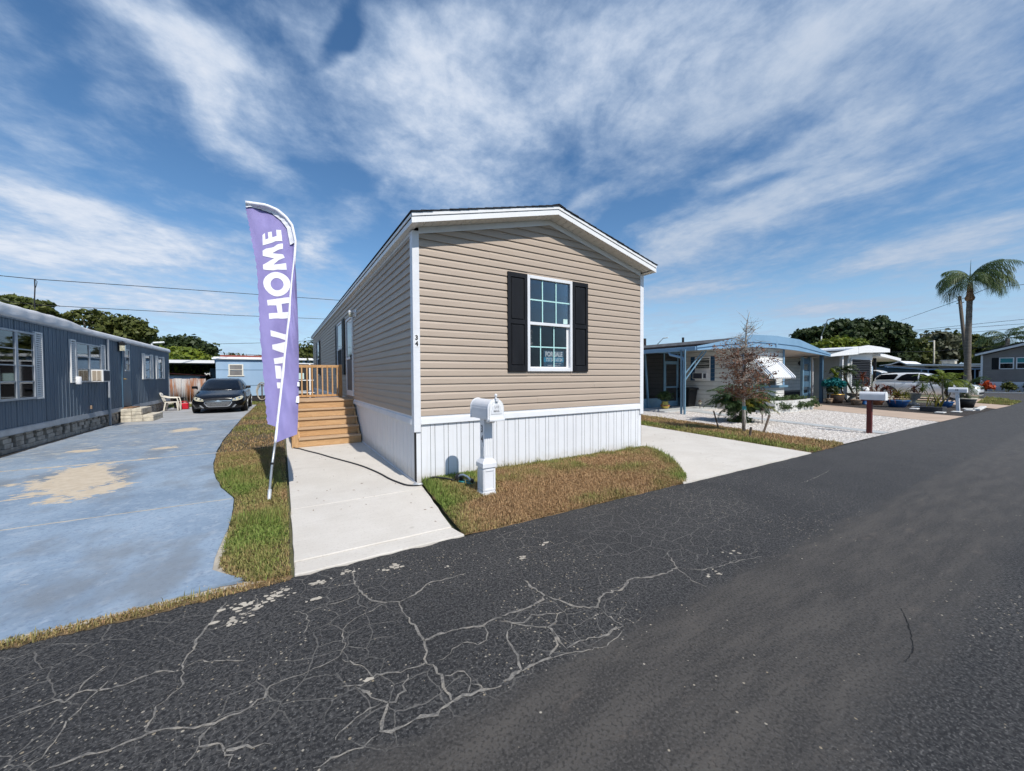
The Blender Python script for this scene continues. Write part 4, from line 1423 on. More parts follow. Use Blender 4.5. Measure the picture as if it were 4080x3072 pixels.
# roof: soffit, fascia, drip edge, shingle courses
OV, EV = .27, -.168
FB = 4.227
fs_ = .2535
zf_ = lambda x, o=0.0: FB - fs_ * abs(x - CX0) + o
SPW = .118
vent = None
for sgn in (-1, 1):
    for i in range(int((CX0 - EV) / SPW)):
        xa = CX0 + sgn * i * SPW
        xb = xa + sgn * (SPW - .006)
        za, zb = zf_(xa, .012), zf_(xb, .012)
        m = MB()
        z2a, z2b = min(za, rake(xa, 4.222)), min(zb, rake(xb, 4.222))
        m.add([(xa, -OV + .018, za), (xb, -OV + .018, zb), (xb, -.010, z2b), (xa, -.010, z2a), (xa, -OV + .018, za + .01), (xb, -OV + .018, zb + .01), (xb, -.010, z2b + .01), (xa, -.010, z2a + .01)],
              [(0, 1, 2, 3), (7, 6, 5, 4), (0, 4, 5, 1), (1, 5, 6, 2), (2, 6, 7, 3), (3, 7, 4, 0)])
        nf = len(m.f)
        for k in range(9):
            ya = -OV + .035 + k * .025
            for q in (.22, .62):
                x0, x1 = xa + (xb - xa) * q, xa + (xb - xa) * (q + .20)
                tz = lambda x: min(zf_(x, .012), 9) - .0012
                m.add([(x0, ya, tz(x0)), (x1, ya, tz(x1)), (x1, ya + .007, tz(x1)), (x0, ya + .007, tz(x0))], [(0, 1, 2, 3)])
        o = obj('soffit_panel', m, ['soffit', 'soffit_slot'], home)
        for pidx in range(nf, len(o.data.polygons)):
            o.data.polygons[pidx].material_index = 1
eo = EV
obj('soffit', MB().box(eo + .012, -.060, -OV + .02, HL + .2, 3.618, 3.63), 'soffit', home)
obj('soffit', MB().box(WX + .060, WX - eo - .012, -OV + .02, HL + .2, 3.618, 3.63), 'soffit', home)
for sgn in (-1, 1):
    e = EV if sgn < 0 else WX - EV
    q = lambda a, b, y0, y1: MB().prism([(e, zf_(e, a)), (CX0, zf_(CX0, a)), (CX0, zf_(CX0, b)), (e, zf_(e, b))], y0, y1, 'y')
    obj('rake_fascia', q(0, .076, -OV, -OV + .018), 'trim_white', home)
    obj('rake_gap', q(.070, .095, -OV + .006, -OV + .02), 'steel', home)
    obj('rake_trim', q(.086, .124, -OV - .012, -OV + .018), 'trim_white', home)
    obj('drip_edge', q(.125, .139, -OV - .006, -OV + .05), 'alu', home)
    obj('roof_deck', q(.06, .120, -OV + .03, HL + .25), 'room_dark', home)
for x0, x1 in ((EV, EV + .012), (WX - EV - .012, WX - EV)):
    obj('eave_fascia', MB().box(x0, x1, -OV + .019, HL + .25, zf_(EV, 0), zf_(EV, .076)), 'trim_white', home)
    xx = (x0 - .012, x1 - .004) if x0 < 0 else (x0 + .004, x1 + .012)
    obj('eave_trim', MB().box(xx[0], xx[1], -OV + .019, HL + .25, zf_(EV, .080), zf_(EV, .118)), 'trim_white', home)
r = random.Random(2)
for sgn in (-1, 1):
    L = CX0 - EV
    nC = 18
    for i in range(nC):
        d0, d1 = L + .022 - i * (L + .02) / nC, L + .022 - (i + 1.25) * (L + .02) / nC
        d1 = max(d1, 0)
        m = MB()
        xa, xb = CX0 + sgn * d0, CX0 + sgn * d1
        za, zb = FB - fs_ * d0 + .150, FB - fs_ * d1 + .143
        ya, yb = -OV - .022 - r.uniform(0, .012), HL + .27
        m.add([(xa, ya, za - .007), (xb, ya, zb - .007), (xb, yb, zb - .007), (xa, yb, za - .007), (xa, ya, za + .004), (xb, ya, zb + .002), (xb, yb, zb + .002), (xa, yb, za + .004)],
              [(0, 1, 2, 3), (7, 6, 5, 4), (0, 4, 5, 1), (1, 5, 6, 2), (2, 6, 7, 3), (3, 7, 4, 0)])
        obj('shingle_course', m, 'shingle', home)
obj('ridge_cap', MB().prism([(CX0 - .14, FB + .12), (CX0, FB + .156), (CX0 + .14, FB + .12), (CX0, FB + .168)], -OV - .03, HL + .28, 'y'), 'shingle', home)
obj('vent_pipe', MB().cyl((1.2, 14.5, 4.0), (1.2, 14.5, 4.42), .05), 'rubber', home)
obj('chimney', MB().box(.35, .6, 15.2, 15.5, 3.8, 4.25), 'terracotta', home)

glass('pane_clear', (.86, .90, .91), .02, 1.1, .015)
glass('pane_smoke', (.90, .92, .92), .02, .5, .0)


def shutter(parent, ax, a0, a1, z0, z1, face, split):
    """two-panel raised shutter; ax 'y' = on the gable end, 'x' = on the long side"""
    def bx(m, u0, u1, d0, d1, za, zb):
        if ax == 'y':
            return m.box(u0, u1, face - d1, face - d0, za, zb)
        return m.box(face - d1, face - d0, u0, u1, za, zb)
    w = .052
    m = MB()
    bx(m, a0, a1, 0, .012, z0, z1)
    bx(m, a0, a0 + w, .012, .030, z0, z1)
    bx(m, a1 - w, a1, .012, .030, z0, z1)
    for za, zb in ((z0, z0 + .10), (split - .035, split + .035), (z1 - .075, z1)):
        bx(m, a0 + w, a1 - w, .012, .030, za, zb)
    s = obj('shutter', m, 'shutter_black', parent, bevel=.003)
    for za, zb in ((z0 + .115, split - .05), (split + .05, z1 - .09)):
        q = MB()
        bx(q, a0 + w + .020, a1 - w - .020, .012, .024, za, zb)
        obj('raised_panel', q, 'shutter_black', s, bevel=.008)
    return s


shutter(home, 'y', 1.445, 1.815, 1.627, 3.236, -.017, 2.44)
shutter(home, 'y', 2.785, 3.150, 1.627, 3.236, -.017, 2.44)
# gable window
wf = MB()
x0, x1, z0, z1 = WIN
for a in ((x0, x0 + .052, z0, z1), (x1 - .052, x1, z0, z1), (x0 + .052, x1 - .052, z0, z0 + .062), (x0 + .052, x1 - .052, z1 - .055, z1)):
    wf.box(a[0], a[1], -.048, .05, a[2], a[3])
win = obj('window', wf, 'vinyl_white', home, bevel=.006)
obj('meeting_rail', MB().box(x0 + .053, x1 - .053, -.036, .03, 2.412, 2.462), 'vinyl_white', win, bevel=.005)
ls = MB()
for a in ((x0 + .054, x0 + .072, 1.695, 2.411), (x1 - .100, x1 - .054, 1.695, 2.411), (x0 + .072, x1 - .10, 1.695, 1.712)):
    ls.box(a[0], a[1], .004, .03, a[2], a[3])
obj('lower_sash', ls, 'trim_white', win, bevel=.003)
obj('upper_pane', MB().box(x0 + .053, x1 - .053, -.012, -.008, 2.463, z1 - .056), 'pane_clear', win)
obj('lower_pane', MB().box(x0 + .072, x1 - .1, .014, .018, 1.712, 2.411), 'pane_smoke', win)
for i in range(2):
    xm = (2.141, 2.432)[i]
    obj('muntin', MB().box(xm - .011, xm + .011, -.019, -.0125, 2.463, z1 - .056), 'tape_teal', win)
    xm = (2.116, 2.403)[i]
    obj('muntin', MB().box(xm - .010, xm + .010, .006, .013, 1.712, 2.411), 'tape_teal', win)
obj('muntin', MB().box(x0 + .053, x1 - .053, -.0195, -.0128, 2.823, 2.845), 'tape_teal', win)
obj('muntin', MB().box(x0 + .072, x1 - .1, .0055, .0128, 2.040, 2.060), 'tape_teal', win)
obj('sticker', MB().box(2.595, 2.690, -.0135, -.0125, 2.472, 2.556), 'sticker', win)
hand = MB()
for pts in ([(1.915, 2.30), (1.930, 2.325), (1.952, 2.31), (1.945, 2.275)], [(1.935, 2.245), (1.915, 2.225)], [(1.945, 2.215), (1.918, 2.20), (1.945, 2.185)], [(1.925, 2.165), (1.925, 2.135)], [(1.905, 2.115), (1.93, 2.09), (1.955, 2.11), (1.94, 2.125), (1.915, 2.095), (1.945, 2.085)]):
    for a, b in zip(pts[:-1], pts[1:]):
        hand.bar((a[0], .0125, a[1]), (b[0], .0125, b[1]), .003, .003)
obj('pen_marking', hand, 'ink_grey', win)

sign = thing('for_sale_sign', 'blue for sale sign with phone number behind the lower window pane', 'sign', (2.42, .037, 1.70))
obj('board', MB().box(2.200, 2.640, .034, .040, 1.715, 1.992), 'sign_navy', sign)
obj('band', MB().box(2.2005, 2.6395, .0318, .0338, 1.797, 1.878), 'sign_teal', sign)
lettering('lettering', 'FOR SALE', .112, 'ink_white', sign, (2.42, .032, 1.930), (1, 0, 0), (0, 0, 1), .006, .78)
lettering('lettering', '727.531.6124', .082, 'ink_white', sign, (2.425, .0305, 1.836), (1, 0, 0), (0, 0, 1), .003, .82)
lettering('lettering', 'Buy. Rent to Own', .026, 'ink_white', sign, (2.50, .032, 1.773), (1, 0, 0), (0, 0, 1), 0, .85)
lettering('lettering', 'baysidehomesales.com', .032, 'ink_white', sign, (2.42, .032, 1.739), (1, 0, 0), (0, 0, 1), 0, .95)

for ch, zz in (('3', 2.103), ('4', 2.017)):
    pl = obj('number_plate', MB().box(-.078, -.014, -.029, -.0262, zz - .043, zz + .042), 'sticker' if 0 else 'trim_white', home)
    lettering('numeral', ch, .088, 'ink_black', pl, (-.046, -.0292, zz), (1, 0, 0), (0, 0, 1), .004, .95)

# long side: storm door, lamp, two windows
FX = -.088
dr = obj('door', MB().box(FX - .030, FX + .02, 5.08, 5.14, 1.06, 3.12).box(FX - .030, FX + .02, 6.06, 6.12, 1.06, 3.12).box(FX - .030, FX + .02, 5.14, 6.06, 3.06, 3.12).box(FX - .028, FX + .02, 5.14, 6.06, 1.06, 1.20).box(FX - .028, FX + .02, 5.14, 6.06, 2.02, 2.08), 'vinyl_white', home, bevel=.004)
obj('pane', MB().box(FX - .012, FX - .008, 5.14, 6.06, 2.08, 3.06), 'car_glass', dr)
obj('pane', MB().box(FX - .012, FX - .008, 5.14, 6.06, 1.20, 2.02), 'screen_grey', dr)
obj('handle', MB().box(FX - .06, FX - .028, 5.16, 5.20, 2.0, 2.12), 'plastic_black', dr)
lp = obj('porch_lamp', MB().box(FX - .015, FX + .01, 4.56, 4.68, 3.02, 3.19), 'vinyl_white', home, bevel=.004)
obj('lamp_arm', MB().cyl((FX - .01, 4.62, 3.13), (FX - .15, 4.62, 3.13), .032).cyl((FX - .12, 4.62, 3.10), (FX - .12, 4.62, 3.15), .055), 'vinyl_white', lp, bevel=.004)
obj('lamp_jar', MB().lathe([(.045, .09), (.05, .04), (.045, .0), (.025, -.02)], (FX - .12, 4.62, 3.02)), 'lamp_glass', lp, True)


def side_window(y0, y1, sh):
    m = MB()
    for a in ((y0, y0 + .05, 1.63, 3.21), (y1 - .05, y1, 1.63, 3.21), (y0 + .05, y1 - .05, 1.63, 1.68), (y0 + .05, y1 - .05, 3.16, 3.21), (y0 + .05, y1 - .05, 2.38, 2.43)):
        m.box(FX - .028, FX + .02, a[0], a[1], a[2], a[3])
    w = obj('window', m, 'vinyl_white', home, bevel=.004)
    obj('upper_pane', MB().box(FX - .012, FX - .008, y0 + .05, y1 - .05, 2.43, 3.16), 'car_glass', w)
    obj('lower_pane', MB().box(FX - .006, FX - .002, y0 + .05, y1 - .05, 1.68, 2.38), 'insect_screen', w)
    shutter(home, 'x', y0 - sh, y0 - .004, 1.62, 3.22, FX, 2.42)
    shutter(home, 'x', y1 + .004, y1 + sh, 1.62, 3.22, FX, 2.42)


side_window(6.92, 8.05, .42)
side_window(14.55, 15.6, .42)

# ------------------------------------------------------------------ timber steps
def woodmat():
    for nm, sc, rot in (('pine_across', (1.2, 9, 9), 0), ('pine_up', (9, 9, 1.1), 0), ('pine_tread', (1.2, 9, 9), 0)):
        m = bpy.data.materials.new(nm)
        m.use_nodes = True
        t = NT(m.node_tree)
        b = m.node_tree.nodes['Principled BSDF']
        p = t.pos()
        oi = t.node('ShaderNodeObjectInfo')
        pv = t.vmath('ADD', p, t.vmath('MULTIPLY', t.comb(oi.outputs['Random'], oi.outputs['Random'], oi.outputs['Random']), (7, 13, 5)))
        n = t.noise(t.map(pv, scale=sc), 2.2, 4, .55, 1.0)
        g = t.math('FRACT', t.math('MULTIPLY', n, 7.0))
        g = t.ramp(t.math('ABSOLUTE', t.math('SUBTRACT', g, .5)), .05, .5)
        c = t.mix(t.ramp(n, .3, .7), (0.46, 0.265, 0.115), (0.60, 0.375, 0.185))
        c = t.mix(t.math('MULTIPLY', g, .45), c, (0.36, 0.17, 0.060))
        kd = t.voro(t.map(pv, scale=(sc[0] * .42, sc[1] * .2, sc[2] * .2) if nm != 'pine_up' else (1.6, 1.6, .5)), 1.9, 'F1', 'Distance')
        c = t.mix(t.ramp(kd, .10, .03), c, (0.17, 0.065, 0.022))
        c = t.mix(t.math('MULTIPLY', oi.outputs['Random'], .35), c, (0.55, 0.40, 0.25))
        if nm == 'pine_tread':
            c = t.mix(.45, c, (0.46, 0.36, 0.27))
        t.put(b.inputs['Base Color'], c)
        b.inputs['Roughness'].default_value = .7
        b.inputs['Specular IOR Level'].default_value = .25
        bn = t.node('ShaderNodeBump')
        bn.inputs['Strength'].default_value = .15
        bn.inputs['Distance'].default_value = .004
        t.put(bn.inputs['Height'], g)
        t.l.new(bn.outputs[0], b.inputs['Normal'])
        M[nm] = m


woodmat()
steps = thing('wooden_steps', 'new pine steps with landing and railing beside the tan home', 'steps', (-.8, 5.2, 0))
SXA, SXB = -1.44, -.085
ZS = [.215, .41, .605, .80, .992]
YS = [4.15, 4.40, 4.65, 4.90, 5.13]
for i in range(5):
    ya = YS[i]
    yb = YS[i + 1] + .03 if i < 4 else None
    zt = ZS[i]
    zb = (ZS[i - 1] if i else .022)
    rl = -.022 if i else -.03
    obj('riser', MB().box(SXA + (.06 if i else -.05), SXB - .004, ya + .022, ya + .058, zb + .002, zt - .04), 'pine_across', steps, bevel=.004)
    if i < 4:
        for k in range(2):
            y0 = ya - .012 + k * .138
            obj('tread_board', MB().box(SXA + .07, SXB, y0, y0 + .134, zt - .038, zt), 'pine_tread', steps, bevel=.006)
    else:
        for k in range(9):
            y0 = ya - .012 + k * .146
            obj('deck_board', MB().box(SXA + .07, SXB, y0, y0 + .140, zt - .038, zt), 'pine_tread', steps, bevel=.006)
for x0 in (SXA + .062, -.13):
    obj('stringer', MB().prism([(4.20, .022), (4.20, .17), (4.44, .365), (4.70, .56), (4.94, .75), (5.19, .94), (6.45, .94), (6.45, .70), (5.3, .65), (4.62, .022)], x0, x0 + .036, 'x'), 'pine_up', steps, bevel=.003)
for (px_, py_, zt) in ((SXA + .01, 4.20, 1.30), (SXA + .01, 5.24, 1.90), (SXA + .01, 6.42, 1.90), (-.235, 6.42, 1.90), (-.235, 6.42, .95)):
    obj('post', MB().box(px_ - .045, px_ + .045, py_ - .045, py_ + .045, .022, zt), 'pine_up', steps, bevel=.006)
obj('outer_board', MB().box(SXA - .06, SXA - .037, 4.13, 6.48, .03, .25), 'pine_up', steps, bevel=.004)
obj('top_rail', MB().box(SXA + .06, -.284, 6.375, 6.465, 1.81, 1.885), 'pine_across', steps, bevel=.006)
obj('bottom_rail', MB().box(SXA + .06, -.284, 6.39, 6.43, 1.015, 1.075), 'pine_across', steps, bevel=.004)
nb = 9
for i in range(nb):
    xx = SXA + .105 + i * .1245
    obj('baluster', MB().box(xx, xx + .034, 6.34, 6.374, 1.02, 1.87), 'pine_up', steps, bevel=.003)
obj('top_rail', MB().box(SXA - .03, SXA + .05, 5.29, 6.37, 1.81, 1.885), 'pine_up', steps, bevel=.006)
obj('bottom_rail', MB().box(SXA - .01, SXA + .03, 5.29, 6.37, 1.04, 1.10), 'pine_up', steps, bevel=.004)
for i in range(8):
    yy = 5.36 + i * .125
    obj('baluster', MB().box(SXA - .045, SXA - .011, yy, yy + .034, 1.02, 1.87), 'pine_up', steps, bevel=.003)
obj('hand_rail', MB().bar((SXA + .01, 4.25, 1.22), (SXA + .01, 5.22, 1.85), .085, .038), 'pine_up', steps, bevel=.004)

# ------------------------------------------------------------------ black hose from the steps to the sprinkler
hp = [(-1.47, 6.6), (-1.47, 5.2), (-1.475, 4.43), (-1.46, 4.14), (-1.36, 3.95), (-1.24, 3.60), (-1.06, 3.14), (-.89, 2.62), (-.77, 2.29), (-.63, 1.9), (-.52, 1.55), (-.43, 1.15), (-.37, .82), (-.33, .5), (-.27, .22), (-.20, .0), (-.09, -.085), (.04, -.10), (.16, -.13), (.27, -.28), (.34, -.45)]
pts = []
for i in range(len(hp) - 1):
    p0, p1, p2, p3 = [Vector(hp[min(max(j, 0), len(hp) - 1)]) for j in (i - 1, i, i + 1, i + 2)]
    for k in range(4):
        t_ = k / 4
        q = .5 * ((2 * p1) + (p2 - p0) * t_ + (2 * p0 - 5 * p1 + 4 * p2 - p3) * t_ ** 2 + (3 * p1 - p0 - 3 * p2 + p3) * t_ ** 3)
        zz = .033 if q.x < -.03 else .033 + min((q.x + .03) * .6, .09)
        pts.append((q.x, q.y, zz))
hose = thing('garden_hose', 'black garden hose lying across the walk from steps to lawn', 'hose', (-.8, 2.5, .02))
obj('tube', MB().tube(pts, .0115, 8), 'rubber', hose, True)
obj('repair_sleeve', MB().tube([(-.13, -.055, .04), (-.05, -.088, .04), (.02, -.096, .045)], .019, 10), 'galv', hose, True)

spr = thing('lawn_sprinkler', 'small oscillating sprinkler with white arm lying in the grass', 'sprinkler', (.41, -.58, .09))
obj('base', MB().tube([(.34, -.46, .125), (.40, -.56, .118), (.47, -.68, .112)], [.012, .014, .012], 8).tube([(.40, -.43, .125), (.47, -.53, .118), (.54, -.65, .112)], [.012, .014, .012], 8).bar((.34, -.46, .125), (.40, -.43, .125), .02, .02).bar((.47, -.68, .112), (.54, -.65, .112), .02, .02), 'teal_plastic', spr, True)
obj('motor_housing', MB().lathe([(.0, .075), (.035, .068), (.052, .04), (.055, .0), (.05, -.02)], (.385, -.47, .14), 12), 'plastic_black', spr, True)
obj('spray_arm', MB().tube([(.39, -.49, .20), (.42, -.54, .212), (.455, -.60, .195), (.485, -.655, .15)], .013, 8), 'bright_white', spr, True)
obj('valve', MB().box(.365, .405, -.515, -.475, .17, .205), 'galv', spr, bevel=.006)
obj('end_cap', MB().lathe([(.02, .03), (.026, .015), (.026, -.02)], (.495, -.665, .14), 10), 'plastic_black', spr, True)

# ------------------------------------------------------------------ white mailbox 34
mbx = thing('mailbox', 'white arched mailbox on panelled white post with black number 34', 'mailbox', (.505, -1.06, .06))
bx_, by_ = .508, -1.062
obj('foot', MB().box(bx_ - .098, bx_ + .098, by_ - .098, by_ + .098, .03, .095).prism([(bx_ - .098, .095), (bx_ + .098, .095), (bx_ + .082, .125), (bx_ - .082, .125)], by_ - .085, by_ + .085, 'y'), 'vinyl_white', mbx, bevel=.006)
obj('pedestal', MB().box(bx_ - .080, bx_ + .080, by_ - .080, by_ + .080, .10, .425), 'vinyl_white', mbx, bevel=.003)
for sx_, sy_ in ((0, -1), (-1, 0), (1, 0), (0, 1)):
    m = MB()
    for u0, u1, za, zb in ((-.078, -.055, .13, .40), (.055, .078, .13, .40), (-.055, .055, .13, .155), (-.055, .055, .375, .40)):
        if sy_:
            y = by_ + sy_ * .080
            m.box(bx_ + u0, bx_ + u1, min(y, y + sy_ * .008), max(y, y + sy_ * .008), za, zb)
        else:
            x = bx_ + sx_ * .080
            m.box(min(x, x + sx_ * .008), max(x, x + sx_ * .008), by_ + u0, by_ + u1, za, zb)
    obj('panel_moulding', m, 'vinyl_white', mbx, bevel=.003)
obj('cap', MB().box(bx_ - .098, bx_ + .098, by_ - .098, by_ + .098, .42, .475).add([(bx_ - .098, by_ - .098, .475), (bx_ + .098, by_ - .098, .475), (bx_ + .098, by_ + .098, .475), (bx_ - .098, by_ + .098, .475), (bx_ - .064, by_ - .064, .525), (bx_ + .064, by_ - .064, .525), (bx_ + .064, by_ + .064, .525), (bx_ - .064, by_ + .064, .525)], [(0, 1, 5, 4), (1, 2, 6, 5), (2, 3, 7, 6), (3, 0, 4, 7), (4, 5, 6, 7)]), 'vinyl_white', mbx, bevel=.004)
post = obj('post', MB().box(bx_ - .058, bx_ + .058, by_ - .058, by_ + .058, .52, 1.035), 'vinyl_white', mbx, bevel=.004)
fl = MB()
for k in (-.032, 0, .032):
    fl.box(bx_ + k - .009, bx_ + k + .009, by_ - .062, by_ - .058, .56, .80)
    fl.box(bx_ - .062, bx_ - .058, by_ + k - .009, by_ + k + .009, .56, .68)
obj('fluting', fl, 'trim_white', post, bevel=.002)
for ch, zz in (('3', .895), ('4', .770)):
    lettering('numeral', ch, .125, 'ink_black', post, (bx_ - .0585, by_, zz), (0, -1, 0), (0, 0, 1), .002, .8)
obj('bracket', MB().box(bx_ - .04, bx_ + .04, -1.22, by_ - .058, .985, 1.03), 'trim_white', mbx, bevel=.006)


def arch(x0, w, z0, hs, n=14):
    """mailbox end outline: straight sides, round top"""
    p = [(x0 - w, z0), (x0 + w, z0), (x0 + w, z0 + hs)]
    for i in range(1, n):
        a = PI * i / n
        p.append((x0 + w * math.cos(a), z0 + hs + w * 1.02 * math.sin(a)))
    return p + [(x0 - w, z0 + hs)]


XB = .520
obj('box', MB().prism(arch(XB, .100, 1.03, .140), -1.285, -.80, 'y'), 'vinyl_white', mbx, bevel=.004)
obj('front_rim', MB().prism(arch(XB, .113, 1.018, .150), -1.30, -1.275, 'y'), 'vinyl_white', mbx, bevel=.006)
obj('rear_rim', MB().prism(arch(XB, .108, 1.022, .145), -.815, -.795, 'y'), 'vinyl_white', mbx, bevel=.005)
dp = obj('mailbox_door', MB().prism(arch(XB, .094, 1.036, .136), -1.312, -1.298, 'y'), 'trim_white', mbx, bevel=.005)
obj('door_plaque', MB().prism(arch(XB, .060, 1.105, .062, 10), -1.318, -1.311, 'y').box(XB - .075, XB + .075, -1.3175, -1.311, 1.100, 1.155), 'vinyl_white', dp, bevel=.003)
obj('sill', MB().box(XB - .105, XB + .105, -1.335, -1.30, 1.015, 1.045), 'vinyl_white', dp, bevel=.006)
lettering('lettering', 'U S', .040, 'ink_grey', dp, (XB, -1.318, 1.185), (1, 0, 0), (0, 0, 1), .001)
lettering('lettering', 'MAIL', .038, 'ink_grey', dp, (XB, -1.3178, 1.138), (1, 0, 0), (0, 0, 1), .001)
obj('latch', MB().box(XB - .018, XB + .018, -1.338, -1.285, 1.252, 1.292).lathe([(.0, .058), (.014, .052), (.019, .036), (.014, .02), (.008, .012), (.012, .0)], (XB, -1.30, 1.29), 12), 'vinyl_white', mbx, bevel=.003)
obj('side_panel', MB().box(XB - .1035, XB - .0995, -1.25, -.84, 1.06, 1.165), 'vinyl_white', mbx, bevel=.003)
obj('signal_flag', MB().box(XB + .101, XB + .106, -1.20, -1.00, 1.20, 1.245), 'plastic_red', mbx)

# ------------------------------------------------------------------ feather flag
KF = .22
nrmF = Vector((0, 1, -KF)).normalized()


def FP(x, z, d=0.0):
    return Vector((x, .3 + KF * z, z)) + nrmF * d


ROWS = [((-1.767, .71), (-1.519, .80), (-1.851, .963)), ((-1.741, .93), (-1.506, .963), (-1.863, 1.114)), ((-1.698, 1.302), (-1.488, 1.312), (-1.876, 1.373)),
        ((-1.649, 1.745), (-1.474, 1.754), (-1.896, 1.768)), ((-1.602, 2.159), (-1.468, 2.166), (-1.92, 2.155)), ((-1.573, 2.405), (-1.469, 2.413), (-1.926, 2.385)),
        ((-1.552, 2.697), (-1.471, 2.705), (-1.932, 2.663)), ((-1.516, 3.033), (-1.476, 3.032), (-1.941, 2.974)), ((-1.493, 3.225), (-1.487, 3.226), (-1.955, 3.152)),
        ((-1.47, 3.516), (-1.47, 3.516), (-1.983, 3.329)), ((-1.509, 3.757), (-1.509, 3.757), (-2.007, 3.507)), ((-1.582, 3.866), (-1.582, 3.866), (-2.026, 3.651)),
        ((-1.693, 3.957), (-1.693, 3.957), (-2.042, 3.766)), ((-1.829, 3.998), (-1.829, 3.998), (-2.056, 3.849)), ((-2.067, 3.982), (-2.067, 3.982), (-2.067, 3.933))]


def rowlerp(t, k):
    f = t * (len(ROWS) - 1)
    i = min(int(f), len(ROWS) - 2)
    f -= i
    a, b = ROWS[i][k], ROWS[i + 1][k]
    return (a[0] + (b[0] - a[0]) * f, a[1] + (b[1] - a[1]) * f)


def depthF(x, z):
    d = .014 * math.sin(17 * x + 2.2 * z) + .010 * math.sin(9 * x - 5.1 * z + 1) + .006 * math.sin(31 * x + 9 * z)
    d += .020 * math.sin(14 * x + 5 * z) * min(max((z - 3.0) / .8, 0), 1)
    d += .05 * math.exp(-((x + 1.62) / .12) ** 2) * min(max((3.1 - z) / 1.2, 0), 1) + .03
    return d


flag = thing('feather_flag', 'purple feather flag reading NEW HOME on a leaning white pole', 'flag', (-1.85, .3, 0))
NU, NV = 26, 90


def back_layer(u, v):
    l, f = rowlerp(v, 1), rowlerp(v, 2)
    x, z = l[0] + (f[0] - l[0]) * u, l[1] + (f[1] - l[1]) * u
    e = min(u / .08, 1.0)
    ragged = .006 * math.sin(v * 160) * (u > .98)
    return FP(x + ragged, z, depthF(x, z) * e + .012)


def front_lobe(u, v):
    v = v * 8.2 / 14
    p, l = rowlerp(v, 0), rowlerp(v, 1)
    x, z = p[0] + (l[0] - p[0]) * u, p[1] + (l[1] - p[1]) * u
    d = -.018 - .030 * math.sin(PI * u) * (1 + .5 * math.sin(7 * z)) + .012 * math.sin(16 * z + 9 * u) * math.sin(PI * u) + .03 * u ** 3
    return FP(x, z, d)


cl = obj('cloth', MB().grid(back_layer, NU, NV), 'flag_purple', flag, True)
obj('cloth_fold', MB().grid(front_lobe, 12, 60), 'flag_purple', flag, True)


def onflag(x, z):
    return FP(x, z, depthF(x, z) + .012 - .0045)


LET = [[(-1.874, 3.561), (-1.847, 3.601), (-1.841, 3.501), (-1.804, 3.527), (-1.809, 3.62), (-1.764, 3.635), (-1.758, 3.55), (-1.704, 3.573), (-1.708, 3.671), (-1.649, 3.689), (-1.636, 3.517), (-1.719, 3.494), (-1.873, 3.409)],
       [(-1.877, 3.333), (-1.837, 3.368), (-1.747, 3.406), (-1.701, 3.448), (-1.629, 3.484), (-1.631, 3.399), (-1.684, 3.376), (-1.762, 3.319), (-1.631, 3.314), (-1.611, 3.269), (-1.687, 3.226), (-1.751, 3.155), (-1.596, 3.19), (-1.591, 3.092), (-1.707, 3.089), (-1.752, 3.072), (-1.871, 3.065), (-1.875, 3.133), (-1.822, 3.177), (-1.768, 3.224), (-1.741, 3.245), (-1.873, 3.258)],
       [(-1.833, 2.624), (-1.723, 2.667), (-1.556, 2.693), (-1.563, 2.608), (-1.662, 2.593), (-1.654, 2.478), (-1.574, 2.482), (-1.576, 2.396), (-1.702, 2.386), (-1.811, 2.357), (-1.816, 2.435), (-1.711, 2.465), (-1.725, 2.571), (-1.826, 2.548)],
       [(-1.8, 2.204), (-1.617, 2.174), (-1.545, 2.155), (-1.53, 2.03), (-1.53, 1.93), (-1.55, 1.80), (-1.659, 1.776), (-1.76, 1.743), (-1.768, 1.821), (-1.648, 1.869), (-1.60, 1.885), (-1.647, 1.915), (-1.78, 1.944), (-1.784, 2.006), (-1.624, 2.074), (-1.60, 2.088), (-1.624, 2.093), (-1.701, 2.112), (-1.796, 2.122)],
       [(-1.757, 1.727), (-1.689, 1.731), (-1.676, 1.633), (-1.64, 1.633), (-1.63, 1.70), (-1.55, 1.70), (-1.53, 1.42), (-1.732, 1.42), (-1.738, 1.498), (-1.60, 1.506), (-1.61, 1.552), (-1.744, 1.55)]]
for L in LET:
    obj('letter', conform(L, onflag, .03), 'flag_white', flag, True)
ring = MB()
nO = 40
for i in range(nO):
    a = 2 * PI * i / nO
    w = 1 + .04 * math.sin(2 * a + .6)
    ring.v += [tuple(onflag(-1.712 + .158 * w * math.cos(a), 2.876 + .176 * math.sin(a))), tuple(onflag(-1.712 + .118 * math.cos(a), 2.876 + .132 * math.sin(a))), tuple(onflag(-1.711 + .078 * math.cos(a), 2.876 + .089 * math.sin(a)))]
for i in range(nO):
    j = (i + 1) % nO
    ring.f += [(3 * i, 3 * i + 1, 3 * j + 1, 3 * j), (3 * i + 1, 3 * i + 2, 3 * j + 2, 3 * j + 1)]
obj('letter', ring, 'flag_white', flag, True)
for L in ([(-1.500, 1.486), (-1.476, 1.486), (-1.476, 1.429), (-1.502, 1.430)], [(-1.515, 1.296), (-1.483, 1.301), (-1.486, 1.207), (-1.525, 1.213)]):
    obj('letter', conform(L, lambda x, z: FP(x, z, -.022), .03), 'flag_white', flag)
ppts = [FP(*rowlerp(i / 60, 0), -.012) for i in range(61)]
obj('sleeve', MB().tube(ppts, [.0165 if i < 38 else .0165 + .008 * min((i - 38) / 12, 1) for i in range(61)], 10), 'flag_white', flag, True)


